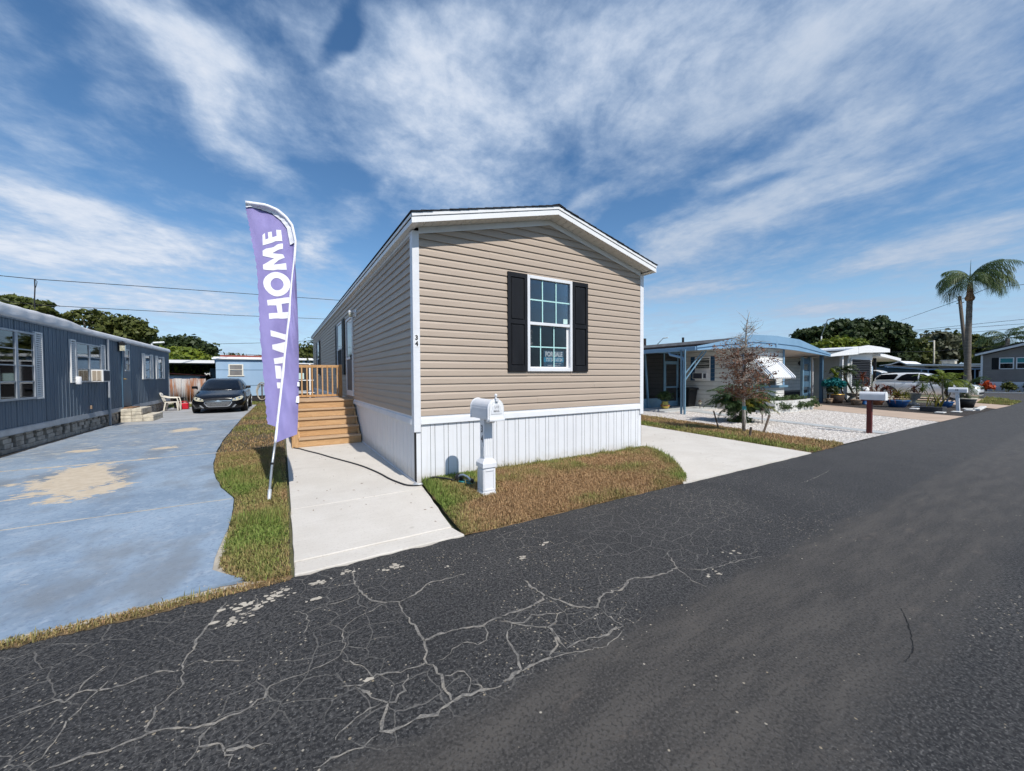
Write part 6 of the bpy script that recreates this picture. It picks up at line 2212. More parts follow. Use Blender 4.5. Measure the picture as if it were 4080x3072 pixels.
# side window with air conditioner panel and shutters
w = obj('window', MB().box(WXs - .04, WXs, 5.14, 5.18, 1.28, 2.40).box(WXs - .04, WXs, 5.87, 5.91, 1.28, 2.40).box(WXs - .04, WXs, 5.18, 5.87, 2.36, 2.40).box(WXs - .04, WXs, 5.18, 5.87, 1.28, 1.32).box(WXs - .04, WXs, 5.18, 5.87, 1.80, 1.84), 'bright_white', h2, bevel=.004)
obj('pane', MB().box(WXs - .026, WXs - .022, 5.18, 5.87, 1.84, 2.36), 'pane_old', w)
bl = MB()
for i in range(17):
    zz = 2.35 - i * .03
    bl.add([(WXs - .020, 5.19, zz), (WXs - .020, 5.86, zz), (WXs - .018, 5.86, zz - .026), (WXs - .018, 5.19, zz - .026)], [(0, 1, 2, 3)])
o = obj('venetian_blind', bl, 'blind', w)
o['kind'] = 'stuff'
obj('lower_panel', MB().box(WXs - .03, WXs - .022, 5.18, 5.87, 1.32, 1.80), 'bright_white', w)
obj('shutter', MB().box(WXs - .03, WXs - .017, 4.93, 5.13, 1.28, 2.42), 'dark_blue', h2)
obj('shutter', MB().box(WXs - .03, WXs - .017, 5.92, 6.14, 1.28, 2.42), 'dark_blue', h2)
a2 = thing('air_conditioner', 'white air conditioner in the side window of the white and blue home', 'air conditioner', (15.3, 5.6, 1.34))
obj('case', MB().box(WXs - .38, WXs - .032, 5.30, 5.80, 1.36, 1.66), 'ac_white', a2, bevel=.01)
obj('rear_coil', MB().box(WXs - .386, WXs - .3805, 5.33, 5.77, 1.385, 1.635), 'ac_dark', a2)
obj('vent_grille', MB().box(WXs - .33, WXs - .12, 5.293, 5.2995, 1.40, 1.62), 'ac_dark', a2)
# front window, sill, awning
w = obj('window', MB().box(16.55, 16.62, WYf - .06, WYf, 1.05, 2.28).box(18.50, 18.57, WYf - .06, WYf, 1.05, 2.28).box(16.62, 18.50, WYf - .06, WYf, 2.22, 2.28).box(17.53, 17.59, WYf - .06, WYf, 1.05, 2.22), 'bright_white', h2)
obj('pane', MB().box(16.62, 18.5, WYf - .03, WYf - .025, 1.05, 2.22), 'pane_old', w)
obj('dark_room', MB().box(16.62, 18.5, WYf - .021, WYf - .018, 1.05, 2.22), 'shade_dark', w)
obj('sill', MB().box(15.6, 19.50, WYf - .16, WYf - .017, .93, 1.04), 'post_blue', h2, bevel=.006)
obj('wall_post', MB().box(19.24, 19.36, WYf - .06, WYf - .032, 1.04, 2.76), 'awning_blue', h2)
obj('wall_post', MB().box(15.60, 15.74, WYf - .06, WYf - .017, 1.04, 2.76), 'dark_blue', h2)
awn = thing('window_awning', 'white ribbed window awning with blue edge stripes on the white home', 'awning', (17.4, 3.4, 1.4))
ns = 24
for i in range(ns):
    xa = 16.25 + i * (2.40 / ns)
    xb = xa + 2.40 / ns - .006
    m = MB()
    pr = [(WYf - .02, 2.30), (WYf - .30, 2.04), (WYf - .68, 1.62), (WYf - .80, 1.48), (WYf - .83, 1.42), (WYf - .81, 1.37)]
    rise = .012 if i % 2 else 0
    for k in range(len(pr) - 1):
        a, b = pr[k], pr[k + 1]
        m.add([(xa, a[0], a[1] + rise), (xb, a[0], a[1] + rise), (xb, b[0], b[1] + rise), (xa, b[0], b[1] + rise), (xa, a[0], a[1] + rise - .01), (xb, a[0], a[1] + rise - .01), (xb, b[0], b[1] + rise - .01), (xa, b[0], b[1] + rise - .01)],
              [(0, 1, 2, 3), (7, 6, 5, 4), (0, 3, 7, 4), (1, 5, 6, 2)])
    obj('slat', m, 'dark_blue' if i in (1, 3, ns - 2, ns - 4) else ('bright_white' if i % 2 else 'alu_white'), awn)
obj('side_cheek', MB().prism([(WYf - .02, 2.28), (WYf - .70, 1.58), (WYf - .80, 1.40), (WYf - .02, 1.9)], 16.24, 16.25, 'x'), 'alu_white', awn)
for x in (16.3, 18.6):
    obj('brace', MB().bar((x, WYf - .78, 1.40), (x, WYf - .03, 1.08), .025, .025), 'galv', awn)

# roof: fascia that follows porch, ridge and carport, grey roof sheets behind it
FBt = [(11.86, 2.49), (13.11, 2.58), (15.85, 2.75), (17.92, 2.77), (19.95, 2.71), (23.80, 2.51)]
FTt = [(11.87, 2.65), (13.11, 2.84), (15.9, 3.29), (17.97, 3.34), (20.2, 3.27), (23.90, 2.66)]
for (i0, i1) in ((0, 3), (3, 5)):
    poly = FBt[i0:i1 + 1] + FTt[i0:i1 + 1][::-1]
    if i0:
        poly = [(17.925, 2.77)] + poly[1:-1] + [(17.975, 3.34)]
    obj('fascia', MB().prism(poly, 3.47, 3.51, 'y'), 'awning_blue', h2)
mid = [(11.87, 2.575), (13.11, 2.70), (15.87, 2.955), (17.85, 2.965)]
st = MB()
for a, b in zip(mid[:-1], mid[1:]):
    st.bar((a[0], 3.466, a[1]), (b[0], 3.466, b[1]), .012, .035)
st.bar((17.85, 3.466, 2.98), (17.85, 3.466, 2.79), .012, .05)
obj('fascia_stripe', st, 'dark_blue', h2)
st = MB()
mid = [(18.08, 2.965), (19.98, 2.93), (23.8, 2.58)]
for a, b in zip(mid[:-1], mid[1:]):
    st.bar((a[0], 3.466, a[1]), (b[0], 3.466, b[1]), .012, .035)
obj('fascia_stripe', st, 'dark_blue', h2)
obj('fascia_lip', MB().prism([(x, z) for x, z in FBt] + [(x, z + .03) for x, z in FBt[::-1]], 3.44, 3.469, 'y'), 'awning_blue', h2)
rf = lambda pts, y0, y1, t_: MB().prism(pts + [(x, z + t_) for x, z in pts[::-1]], y0, y1, 'y')
obj('porch_roof', rf([(11.95, 2.56), (15.48, 2.86)], 3.512, 12, .05), 'bright_white', h2)
obj('main_roof', rf([(15.2, 3.02), (17.6, 3.22), (20.2, 3.02)], 3.7, 14.2, .14), 'roof_grey', h2)
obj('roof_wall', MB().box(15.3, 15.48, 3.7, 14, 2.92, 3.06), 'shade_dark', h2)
obj('carport_roof', rf([(19.7, 2.80), (23.85, 2.53)], 3.512, 12, .05), 'bright_white', h2)
obj('gutter', MB().box(11.83, 11.95, 3.512, 12, 2.49, 2.645), 'awning_blue', h2, bevel=.01)
obj('roof_vent', MB().cyl((17, 7.62, 3.15), (17, 7.62, 3.58), .06), 'plastic_black', h2)
obj('roof_vent', MB().cyl((17, 10.18, 3.1), (17, 10.18, 3.74), .10), 'shade_dark', h2)
# porch posts with downpipe and braces
for xo, yo in ((11.80, 3.93), (11.86, 4.12)):
    obj('post', MB().box(xo - .03, xo + .03, yo - .03, yo + .03, .01, 2.55), 'post_blue', h2, bevel=.004)
obj('downpipe', MB().tube([(11.90, 4.72, 2.52), (11.90, 4.66, 2.38), (11.88, 4.10, 2.24), (11.86, 3.99, 2.12), (11.84, 3.98, .2)], [.05, .05, .05, .05, .05], 8), 'awning_blue', h2, True)
for dz in (0, .28):
    obj('brace', MB().bar((11.83, 3.93, 1.62 - dz * .9), (12.62 + dz * .7, 3.70, 2.50), .045, .035), 'post_blue', h2)
obj('post', MB().bar((12.68, 6.36, .06), (12.42, 6.36, 2.56), .07, .07), 'post_blue', h2)
# screened porch
SY = 6.40
obj('kick_panel', MB().box(12.0, 13.80, SY, SY + .03, .05, .48), 'post_blue', h2)
obj('kick_panel', MB().box(14.86, 15.44, SY, SY + .03, .05, .46), 'post_blue', h2)
for x in (12.02, 13.82, 14.84, 15.42):
    obj('screen_post', MB().box(x - .03, x + .03, SY - .02, SY + .05, .05, 2.60), 'post_blue', h2)
obj('screen_rail', MB().box(12.0, 15.45, SY - .012, SY + .04, 2.58, 2.66), 'post_blue', h2)
obj('screen_rail', MB().box(13.851, 14.811, SY - .012, SY + .04, 2.16, 2.22), 'post_blue', h2)


def screenmat():
    m = bpy.data.materials.new('fly_screen')
    m.use_nodes = True
    t = NT(m.node_tree)
    m.node_tree.nodes.clear()
    d = t.node('ShaderNodeBsdfDiffuse')
    d.inputs['Color'].default_value = (.05, .05, .05, 1)
    tr = t.node('ShaderNodeBsdfTransparent')
    mx = t.node('ShaderNodeMixShader')
    mx.inputs[0].default_value = .5
    t.l.new(tr.outputs[0], mx.inputs[1])
    t.l.new(d.outputs[0], mx.inputs[2])
    t.l.new(mx.outputs[0], t.node('ShaderNodeOutputMaterial').inputs[0])
    M['fly_screen'] = m


screenmat()
obj('screen_mesh', MB().box(12.05, 13.79, SY + .010, SY + .013, .48, 2.58), 'fly_screen', h2)
obj('screen_mesh', MB().box(13.85, 14.81, SY + .010, SY + .013, 2.22, 2.58), 'fly_screen', h2)
obj('screen_mesh', MB().box(14.87, 15.39, SY + .010, SY + .013, .46, 2.58), 'fly_screen', h2)
pd = MB()
for a in ((13.86, 13.94, .07, 2.15), (14.73, 14.81, .07, 2.15), (13.94, 14.73, .07, .32), (13.94, 14.73, .95, 1.01), (13.94, 14.73, 2.07, 2.15)):
    pd.box(a[0], a[1], SY - .025, SY + .008, a[2], a[3])
d_ = obj('porch_door', pd, 'post_blue', h2, bevel=.004)
obj('door_screen', MB().box(13.94, 14.73, SY - .006, SY - .003, .32, 2.07), 'fly_screen', d_)
obj('knob', MB().lathe([(.0, .03), (.025, .02), (.025, -.02)], (13.90, SY - .05, 1.12), 10), 'chrome', d_)
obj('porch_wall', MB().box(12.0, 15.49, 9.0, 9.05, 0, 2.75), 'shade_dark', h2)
obj('porch_wall', MB().box(12.0, 12.04, 6.5, 9.0, .05, 2.6), 'insect_screen', h2)
pw = obj('inner_window', MB().box(13.0, 13.05, 8.95, 8.99, 1.0, 2.1).box(13.55, 13.6, 8.95, 8.99, 1.0, 2.1).box(13.05, 13.55, 8.95, 8.99, 2.05, 2.1).box(13.05, 13.55, 8.95, 8.99, 1.0, 1.05), 'roof_grey', h2)
# carport panel post and room behind the carport
for x in (22.36, 23.2):
    obj('post', MB().box(x - .06, x + .06, 4.14, 4.26, .01, 2.50), 'post_blue', h2)
for i in range(4):
    z0 = .25 + i * .62
    obj('lattice_block', MB().box(22.43, 23.13, 4.17, 4.23, z0, z0 + .30), 'slate_blue', h2)
obj('downpipe', MB().tube([(23.45, 4.2, 2.48), (23.6, 4.2, 2.30), (23.62, 4.2, .35), (23.8, 4.2, .12)], .045, 8), 'bright_white', h2, True)
cw = obj('carport_wall', MB().box(20.6, 28.5, 6.0, 6.1, .45, 2.60), 'lap_shadow', h2)
for i in range(10):
    obj('siding_board', MB().prism([(6.0 - o, z) for o, z in wide_lap(0)], 20.65, 28.45, 'x'), 'alu_white', cw).location = (0, 0, .55 + i * .2)
obj('carport_gap', MB().box(20.6, 28.5, 6.02, 6.08, .0, .449), 'shade_dark', cw)  # dark sheet painted in for the shaded gap under the wall

bin_ = thing('rubbish_bin', 'black wheeled rubbish bin against the white siding of the porch', 'bin', (15.05, 5.95, .05))
obj('body', MB().add([(14.80, 5.78, .05), (15.30, 5.78, .05), (15.30, 6.22, .05), (14.80, 6.22, .05), (14.72, 5.70, .86), (15.38, 5.70, .86), (15.38, 6.28, .86), (14.72, 6.28, .86)], [(3, 2, 1, 0), (4, 5, 6, 7), (0, 1, 5, 4), (1, 2, 6, 5), (2, 3, 7, 6), (3, 0, 4, 7)]), 'plastic_black', bin_, bevel=.02)
obj('lid', MB().prism([(5.64, .86), (6.32, .86), (6.30, .93), (5.98, .97), (5.68, .93)], 14.68, 15.42, 'x'), 'plastic_black', bin_, bevel=.015)
obj('handle', MB().cyl((14.76, 6.34, .88), (15.34, 6.34, .88), .018), 'plastic_black', bin_)


def pot_plant(name, label, loc, prof, mat, rim=None, group=None):
    t = thing(name, label, 'plant', loc, group)
    obj('pot', MB().lathe(prof, loc, 20), mat, t, True)
    top = prof[-1]
    obj('potting_soil', MB().lathe([(top[0] * .93, top[1] - .02), (top[0] * .5, top[1] - .012)], loc, 16), 'mulch', t)
    if rim:
        obj('rim', MB().lathe([(top[0], top[1] - .03), (top[0] * 1.06, top[1] - .02), (top[0] * 1.06, top[1] + .015), (top[0] * .97, top[1] + .02)], loc, 20), rim, t, True)
    return t


pp = pot_plant('potted_plant', 'small bushy plant in a painted talavera pot by the blue porch', (13.0, 5.72, .05), [(.10, 0), (.17, .06), (.20, .14), (.17, .22), (.12, .27), (.15, .33)], 'gold')
leaves('foliage', [(13.0, 5.72, .62, .30, .30, .20, 420)], .075, 'leaf_palm', pp, 3, 2.2, .1, .5)
obj('painted_band', MB().lathe([(.202, .13), (.204, .15), (.19, .185), (.186, .18)], (13.0, 5.72, .05), 20), 'terracotta', pp, True)

# raised brick planter with trailing ground cover
pl = thing('brick_planter', 'low white brick planter with trailing ground cover before the white home', 'planter', (16.6, 2.5, 0))
PLP = [(14.9, 2.95), (14.96, 2.42), (16.27, 2.03), (18.5, 2.22), (18.6, 3.1)]
for a, b in zip(PLP[:-1], PLP[1:]):
    L = math.hypot(b[0] - a[0], b[1] - a[1])
    ang = math.atan2(b[1] - a[1], b[0] - a[0])
    k = max(1, int(L / .31))
    for j in range(5):
        for i in range(k):
            q = obj('brick', br.data, 'brick_white', pl) if False else None
            o = bpy.data.objects.new('brick', bf.data)
            COL.objects.link(o)
            o.parent = pl
            o.matrix_parent_inverse = Matrix.Translation(-Vector(pl.location))
            f = (i + (.5 if j % 2 else 0)) / k
            o.location = (a[0] + (b[0] - a[0]) * f, a[1] + (b[1] - a[1]) * f, .005 + j * .098)
            o.rotation_euler = (0, 0, ang)
            o.scale = (L / k / .205, 1.6, 1.36)
obj('soil_fill', MB().prism([(14.98, 2.95), (15.02, 2.50), (16.27, 2.12), (18.45, 2.32), (18.5, 3.7), (15.0, 3.7)], .0, .44, 'z'), 'soil', pl)
rr = random.Random(4)
cl_ = []
for i in range(46):
    x = rr.uniform(15.0, 18.55)
    y0 = 2.08 + (0 if x > 16.2 else (16.2 - x) * .32)
    over = rr.random() < .45
    cl_.append((x, y0 + (rr.uniform(-.06, .05) if over else rr.uniform(.1, .9)), .36 + rr.uniform(-.16, .02) if over else .50 + rr.uniform(-.02, .05), .22, .16, .11, 60))
leaves('ground_cover', cl_, .055, 'leaf_palm', pl, 9, 1.5, .2, .4)

# pygmy palm clump in the gravel
pyg = thing('pygmy_palm', 'bushy green and yellow pygmy palm growing in the white gravel', 'palm', (11.15, 1.45, 0))
r = random.Random(31)
for i in range(84):
    gold_ = i % 7 == 3
    az = r.uniform(0, 2 * PI)
    el = r.uniform(.6, 1.5)
    b0 = (11.15 + r.uniform(-.2, .2), 1.45 + r.uniform(-.2, .2), .35 + r.uniform(0, .45))
    m = frond(MB(), b0, az, el, r.uniform(.80, 1.15), .25, r.uniform(1.2, 2.6), r, 26, .027, .3, .008)
    obj('frond', m, 'leaf_gold' if gold_ else 'leaf_palm', pyg)
for dx_, dy_ in ((0, 0), (.16, .1), (-.12, .12)):
    obj('trunk', MB().tube([(11.15 + dx_, 1.45 + dy_, 0), (11.15 + dx_ * 1.4, 1.45 + dy_, .3), (11.15 + dx_ * 1.6, 1.45 + dy_, .55)], [.06, .055, .07], 8), 'palm_trunk', pyg, True)
leaves('skirt_foliage', [(11.15, 1.45, .08, .42, .42, .10, 220), (11.15, 1.45, .55, .5, .5, .4, 500)], .07, 'leaf_palm', pyg, 8, 2, .1, .5)

# half-bare sapling with stakes
sap = thing('young_tree', 'half bare young tree with brown withered leaves tied to stakes', 'tree', (8.87, .17, 0))
r = random.Random(77)
tk = MB()
trunk = [(8.87, .17, 0), (8.885, .17, .5), (8.87, .18, 1.0), (8.90, .17, 1.6), (8.93, .17, 2.2), (8.95, .17, 2.75), (9.0, .17, 3.0), (9.12, .17, 3.25)]
tk.tube(trunk, [.045, .042, .036, .030, .024, .015, .009, .004], 9)
obj('trunk', tk, 'bark_pale', sap, True)
tw = MB()
lc = []
for i in range(78):
    h = r.uniform(.85, 2.75)
    t_ = h / 3.0
    k = max(j for j in range(len(trunk)) if trunk[j][2] <= h)
    a, b = Vector(trunk[k]), Vector(trunk[min(k + 1, len(trunk) - 1)])
    p0 = a.lerp(b, (h - a.z) / max(b.z - a.z, .01))
    az = r.uniform(0, 2 * PI)
    wmax = .70 * math.sin(PI * min(max((h - .55) / 2.6, 0), 1)) ** .9 + .10
    if h > 1.9:
        wmax *= .55
    L = wmax * r.uniform(.55, 1.05)
    p1 = p0 + Vector((math.cos(az) * L, math.sin(az) * L, L * r.uniform(.15, .75)))
    pts = limb(tw, p0, p1, .010, .003, r, .12, 4, 4)
    for q in range(9):
        s0 = pts[r.randint(1, 4)]
        e = s0 + Vector((r.uniform(-1, 1), r.uniform(-1, 1), r.uniform(-.2, 1))) * r.uniform(.10, .32)
        limb(tw, s0, e, .0055, .0025, r, .2, 3, 2)
        if h < 2.0 and r.random() < .75:
            lc.append((e.x, e.y, e.z, .10, .10, .08, 9))
        if h < 1.15:
            lc.append((e.x, e.y, e.z - .05, .10, .10, .08, 5))
for i in range(16):
    h = r.uniform(2.3, 3.05)
    p0 = Vector((8.94 + (h - 2.3) * .1, .17, h))
    az = r.uniform(0, 2 * PI)
    L = r.uniform(.15, .42)
    limb(tw, p0, p0 + Vector((math.cos(az) * L, math.sin(az) * L * .6, L * .8)), .005, .0015, r, .15, 3, 3)
limb(tw, (9.05, .17, 2.95), (9.62, .1, 3.06), .006, .002, r, .12, 3, 4)
limb(tw, (8.9, .17, 1.05), (9.35, -.2, 1.15), .010, .004, r, .1, 4, 4)
o = obj('twigs', tw, 'bark_pale', sap)
o['kind'] = 'stuff'
o = leaves('withered_leaves', lc, .034, 'leaf_dead', sap, 5, 1.6, .1, 0)
o['kind'] = 'stuff'
obj('tie', MB().tube([(8.885, .17, .62), (8.885, .17, .72)], .048, 10), 'teal_plastic', sap)
for nm, a, b in (('wooden_stake leaning toward the gravel', (9.16, 1.02, 0), (9.03, 1.10, .52)), ('wooden_stake leaning right beside the young tree', (9.41, -.07, 0), (9.66, -.09, .45)), ('short wooden_stake near the driveway', (8.18, -.33, 0), (8.24, -.34, .26))):
    s_ = thing('wooden_stake', nm.replace('wooden_stake', 'wooden tree stake') + ' in the brown lawn', 'stake', a)
    obj('stick', MB().bar(a, b, .055, .022), 'wood_lath', s_, bevel=.003)
    obj('guy_cord', MB().tube([Vector(a).lerp(Vector(b), .85), Vector((8.885, .17, .67)).lerp(Vector(a), .5) + Vector((0, 0, -.02)), (8.885, .17, .69)], .004, 4), 'blind', s_)
# path lamps
for lab, x, y, h in (('bronze path lamp in the gravel left of the pygmy palm', 11.75, 2.10, .50), ('bronze path lamp in the gravel before the pygmy palm', 11.25, .85, .50), ('small dark path lamp standing by the porch slab', 14.55, 5.05, .36)):
    t = thing('path_lamp', lab, 'lamp', (x, y, 0), 'path lamps in the gravel')
    obj('stem', MB().cyl((x, y, .0), (x, y, h * .62), .016, n=8), 'pot_brown', t)
    obj('lantern', MB().lathe([(.03, 0), (.05, .03), (.065, .12), (.05, .13)], (x, y, h * .60), 8), 'lamp_glass', t)
    obj('cap', MB().lathe([(.10, 0), (.095, .012), (.03, .06), (.012, .085)], (x, y, h * .60 + .13), 10), 'pot_brown', t)

# mailbox on dark red post
m2 = thing('mailbox', 'white mailbox on a dark red wooden post in the gravel', 'mailbox', (11.43, -1.66, 0))
obj('post', MB().box(11.375, 11.475, -1.71, -1.61, 0, .885), 'redwood', m2, bevel=.006)
obj('platform', MB().box(11.34, 11.52, -1.91, -1.50, .862, .885), 'redwood', m2, bevel=.004)
obj('box', MB().prism(arch(11.43, .085, .886, .125, 12), -1.97, -1.47, 'y'), 'vinyl_white', m2, bevel=.006)
obj('mailbox_door', MB().prism(arch(11.43, .092, .884, .126, 12), -1.985, -1.968, 'y'), 'trim_white', m2, bevel=.004)
# mailbox 32
m3 = thing('mailbox', 'white mailbox numbered 32 on a slim white post by the far plants', 'mailbox', (22, -1.44, 0))
obj('post', MB().bar((22.0, -1.44, 0), (22.0, -1.40, .78), .10, .10), 'vinyl_white', m3, bevel=.006)
bxm = obj('box', MB().prism(arch(22.0, .09, .78, .11, 12), -1.68, -1.16, 'y'), 'vinyl_white', m3, bevel=.006)
lettering('numeral', '32', .10, 'ink_black', bxm, (21.909, -1.40, .885), (0, -1, 0), (0, 0, 1), .001)

# ------------------------------------------------------------------ white louvred home
h3 = thing('louvred_home', 'white flat roofed home with dark louvred front window behind the pots', 'house', (30, 8, 0))
obj('front_wall', MB().box(27.9, 31.9, 4.02, 14, 0, 2.95), 'alu_white', h3)
obj('wall_band', MB().box(27.9, 31.9, 3.98, 4.019, 2.50, 2.95), 'bright_white', h3)
w = obj('window', MB().box(28.2, 28.32, 3.93, 4.01, .75, 2.52).box(31.38, 31.5, 3.93, 4.01, .75, 2.52).box(28.32, 31.38, 3.93, 4.01, .70, .78).box(28.32, 31.38, 3.93, 4.01, 2.46, 2.52), 'bright_white', h3)
obj('dark_room', MB().box(28.32, 31.38, 3.985, 4.0, .78, 2.46), 'shade_dark', w)
for i in range(15):
    z = .82 + i * .11
    obj('louvre', MB().add([(28.25, 3.99, z + .075), (31.45, 3.99, z + .075), (31.45, 3.90, z), (28.25, 3.90, z), (28.25, 3.99, z + .062), (31.45, 3.99, z + .062), (31.45, 3.90, z - .012), (28.25, 3.90, z - .012)], [(0, 1, 2, 3), (7, 6, 5, 4), (0, 3, 7, 4), (1, 5, 6, 2), (3, 2, 6, 7)]), 'louvre_dark', w)
obj('fascia', MB().prism([(27.9, 2.78), (29.0, 2.86), (33.3, 3.0), (33.3, 3.22), (31.4, 3.30), (29.4, 3.33), (27.9, 3.18)], 3.50, 3.55, 'y'), 'bright_white', h3)
obj('roof', rf([(27.6, 3.0), (29.4, 3.18), (33.3, 3.02)], 3.551, 14, .10), 'bright_white', h3)
obj('porch_fascia', MB().prism([(23.7, 2.50), (27.9, 2.74), (27.9, 3.16), (24.2, 2.66)], 3.52, 3.56, 'y'), 'bright_white', h3)
obj('porch_roof', rf([(23.4, 2.46), (27.9, 2.72)], 3.561, 12, .06), 'alu_white', h3)
obj('carport_roof', rf([(31.9, 2.72), (36.0, 2.44)], 3.6, 10, .20), 'bright_white', h3)
for x, y in ((23.36, 3.7), (26.3, 3.8), (31.98, 3.9)):
    obj('post', MB().box(x - .07, x + .07, y - .07, y + .07, 0, 2.6), 'slate_blue' if x < 24 else ('bright_white' if x < 30 else 'shutter_black'), h3)
obj('wall_plaque', MB().prism([(26.2, 2.26), (26.45, 2.42), (26.7, 2.26), (26.45, 2.10)], 5.93, 5.965, 'y'), 'ink_black', h3)
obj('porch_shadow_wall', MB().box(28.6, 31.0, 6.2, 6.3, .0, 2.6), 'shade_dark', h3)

# low stone edging by the pots
we = thing('stone_edging', 'low pale stone edging in front of the white car', 'edging', (26.5, 2.5, 0))
for i in range(9):
    for j in range(2):
        obj('stone', MB().box(25.6 + i * .40 + (.2 if j else 0), 25.97 + i * .40 + (.2 if j else 0), 2.3, 2.5, .01 + j * .13, .135 + j * .13), 'urn_cream', we, bevel=.02)
for i in range(7):
    o = obj('paver', MB().box(0, .42, 0, .25, 0, .035), 'paver', None, bevel=.01)
    x, y = [(20.3, -1.35), (21.2, -1.62), (22.6, -1.75), (23.5, -1.55), (21.8, -.3), (23.2, -.05), (24.0, -1.75)][i]
    o.location = (x, y, .012)
    tag(o, 'white paver in the mulch ' + ['beside the dark square planter', 'between square planter and mailbox 32', 'at the foot of mailbox 32', 'before the black tub', 'between square planter and blue bowl', 'behind the tall leafy plant', 'nearest the road corner'][i], 'paver', 'white pavers in the mulch')
eb = None
for i in range(9):
    o = obj('edging_block', MB().box(0, .30, 0, .16, 0, .07), 'paver', None, bevel=.01) if eb is None else again(eb, (0, 0, 0))
    eb = eb or o
    o.location = (23.1 + i * .27, -1.86 + .02 * i, .012)
    tag(o, ['first', 'second', 'third', 'fourth', 'fifth', 'sixth', 'seventh', 'eighth', 'ninth'][i] + ' white edging block from mailbox 32 along the road edge', 'block', 'white edging blocks by the road')

# potted plants, near to far
t = pot_plant('potted_plant', 'snake plants with yellow edged leaves in a dark square planter', (21.0, -.93, .01), [(.02, 0), (.05, .02)], 'pot_brown')
obj('planter_box', MB().box(20.68, 21.32, -1.25, -.61, .012, .215), 'planter_dark', t, bevel=.01)
r = random.Random(3)
for i in range(16):
    m = blades(MB(), (21.0 + r.uniform(-.24, .24), -.93 + r.uniform(-.24, .24), .18), 1, .66, .065, (1.1, 1.5), r, .25)
    obj('leaf', m, 'leaf_gold', t, solid=.004)
t = pot_plant('potted_plant', 'yellow green spiky dracaena in a wide blue bowl', (22.77, .55, .01), [(.28, 0), (.36, .2), (.41, .31)], 'pot_blue', 'pot_blue')
r = random.Random(8)
for bx, by, n in ((22.77, .55, 60), (22.98, .35, 34), (22.55, .75, 30)):
    o = obj('foliage', blades(MB(), (bx, by, .42), n, .58, .045, (-.1, 1.4), r, .9, zb=.28), 'leaf_gold' if n != 30 else 'leaf_bronze', t)
t = pot_plant('potted_plant', 'tall multi stemmed leafy plant in a blue glazed pot', (24.25, -.64, .01), [(.20, 0), (.27, .15), (.30, .25)], 'pot_blue', 'pot_blue')
r = random.Random(9)
for dx_, dy_, h in ((-.30, -.2, 1.25), (.05, .05, 1.45), (.30, .1, 1.2), (-.1, .25, 1.3), (.5, -.3, 1.05)):
    tp = (24.25 + dx_ * 1.9, -.64 + dy_ * 1.9, h)
    obj('stem', MB().tube([(24.25 + dx_ * .4, -.64 + dy_ * .4, .2), (24.25 + dx_ * 1.1, -.64 + dy_ * 1.2, h * .55), tp], [.030, .026, .022], 6), 'bark_pale', t, True)
    m = MB()
    for q in range(15):
        frond(m, tp, r.uniform(0, 2 * PI), r.uniform(-.1, 1.2), r.uniform(.5, .8), .20, r.uniform(1.0, 1.9), r, 12, .045, .25, .008)
    obj('fronds', m, 'leaf_yellow' if dx_ < .3 else 'leaf_palm', t)
t = pot_plant('potted_plant', 'small cactus and palm seedlings in a black tub near the road', (24.73, -1.2, .01), [(.24, 0), (.30, .25), (.34, .42)], 'plastic_black', 'urn_cream')
r = random.Random(10)
obj('foliage', blades(MB(), (24.73, -1.2, .42), 26, .48, .05, (.1, 1.3), r, .8), 'leaf_palm', t)
obj('cactus', MB().lathe([(.07, 0), (.10, .08), (.08, .18), (.02, .22)], (24.6, -1.3, .42), 10), 'leaf_grey', t, True)
t = pot_plant('potted_plant', 'bronze leaved croton in a grey stone urn', (25.18, .55, .01), [(.20, 0), (.20, .05), (.07, .12), (.07, .22), (.22, .36), (.28, .55), (.30, .58)], 'urn_grey')
r = random.Random(11)
obj('foliage', blades(MB(), (25.18, .55, .6), 54, .42, .07, (.0, 1.3), r, .9, zb=.3), 'leaf_bronze', t)
obj('green_foliage', blades(MB(), (25.4, .3, .6), 34, .5, .06, (.0, 1.3), r, 1.1, zb=.3), 'leaf_yellow', t)
t = pot_plant('potted_plant', 'low bronze cordyline bush behind the white mailbox', (23.9, 1.6, .01), [(.22, 0), (.30, .2), (.33, .30)], 'terracotta', 'terracotta')
r = random.Random(12)
for k in range(3):
    obj('foliage', blades(MB(), (23.9 + (-.3, .05, .35)[k], 1.6 + (.3, 0, -.3)[k], .40), 34, .52, .065, (.1, 1.4), r, .8, zb=.45), 'leaf_bronze', t)
t = pot_plant('potted_plant', 'tall bronze cordyline with a dark stem before the louvred window', (24.8, 2.4, .01), [(.18, 0), (.24, .25), (.26, .30)], 'pot_tan', 'pot_tan')
obj('stem', MB().tube([(24.8, 2.4, .25), (24.75, 2.42, .8), (24.8, 2.4, 1.3)], [.03, .025, .02], 6), 'bark', t)
obj('foliage', blades(MB(), (24.8, 2.4, 1.15), 42, .46, .07, (-.1, 1.4), r, .9, zb=.35), 'leaf_bronze', t)
obj('lower_foliage', blades(MB(), (24.75, 2.3, .6), 36, .5, .07, (-.1, 1.2), r, .9, zb=.3), 'leaf_bronze', t)
t = pot_plant('potted_plant', 'green spiky yucca standing before the white louvred home', (22.85, 2.05, .01), [(.18, 0), (.22, .2), (.24, .26)], 'pot_tan', 'pot_tan')
obj('stem', MB().tube([(22.85, 2.05, .2), (22.87, 2.05, .85)], [.035, .03], 6), 'bark', t)
obj('foliage', blades(MB(), (22.87, 2.05, .85), 90, .58, .035, (-.7, 1.4), r, .6, zb=.2), 'leaf_palm', t)
t = pot_plant('potted_plant', 'banana like plant in a big brown pot with gold rim', (23.65, 3.16, .01), [(.26, 0), (.34, .2), (.37, .40), (.36, .47)], 'pot_brown', 'brass')
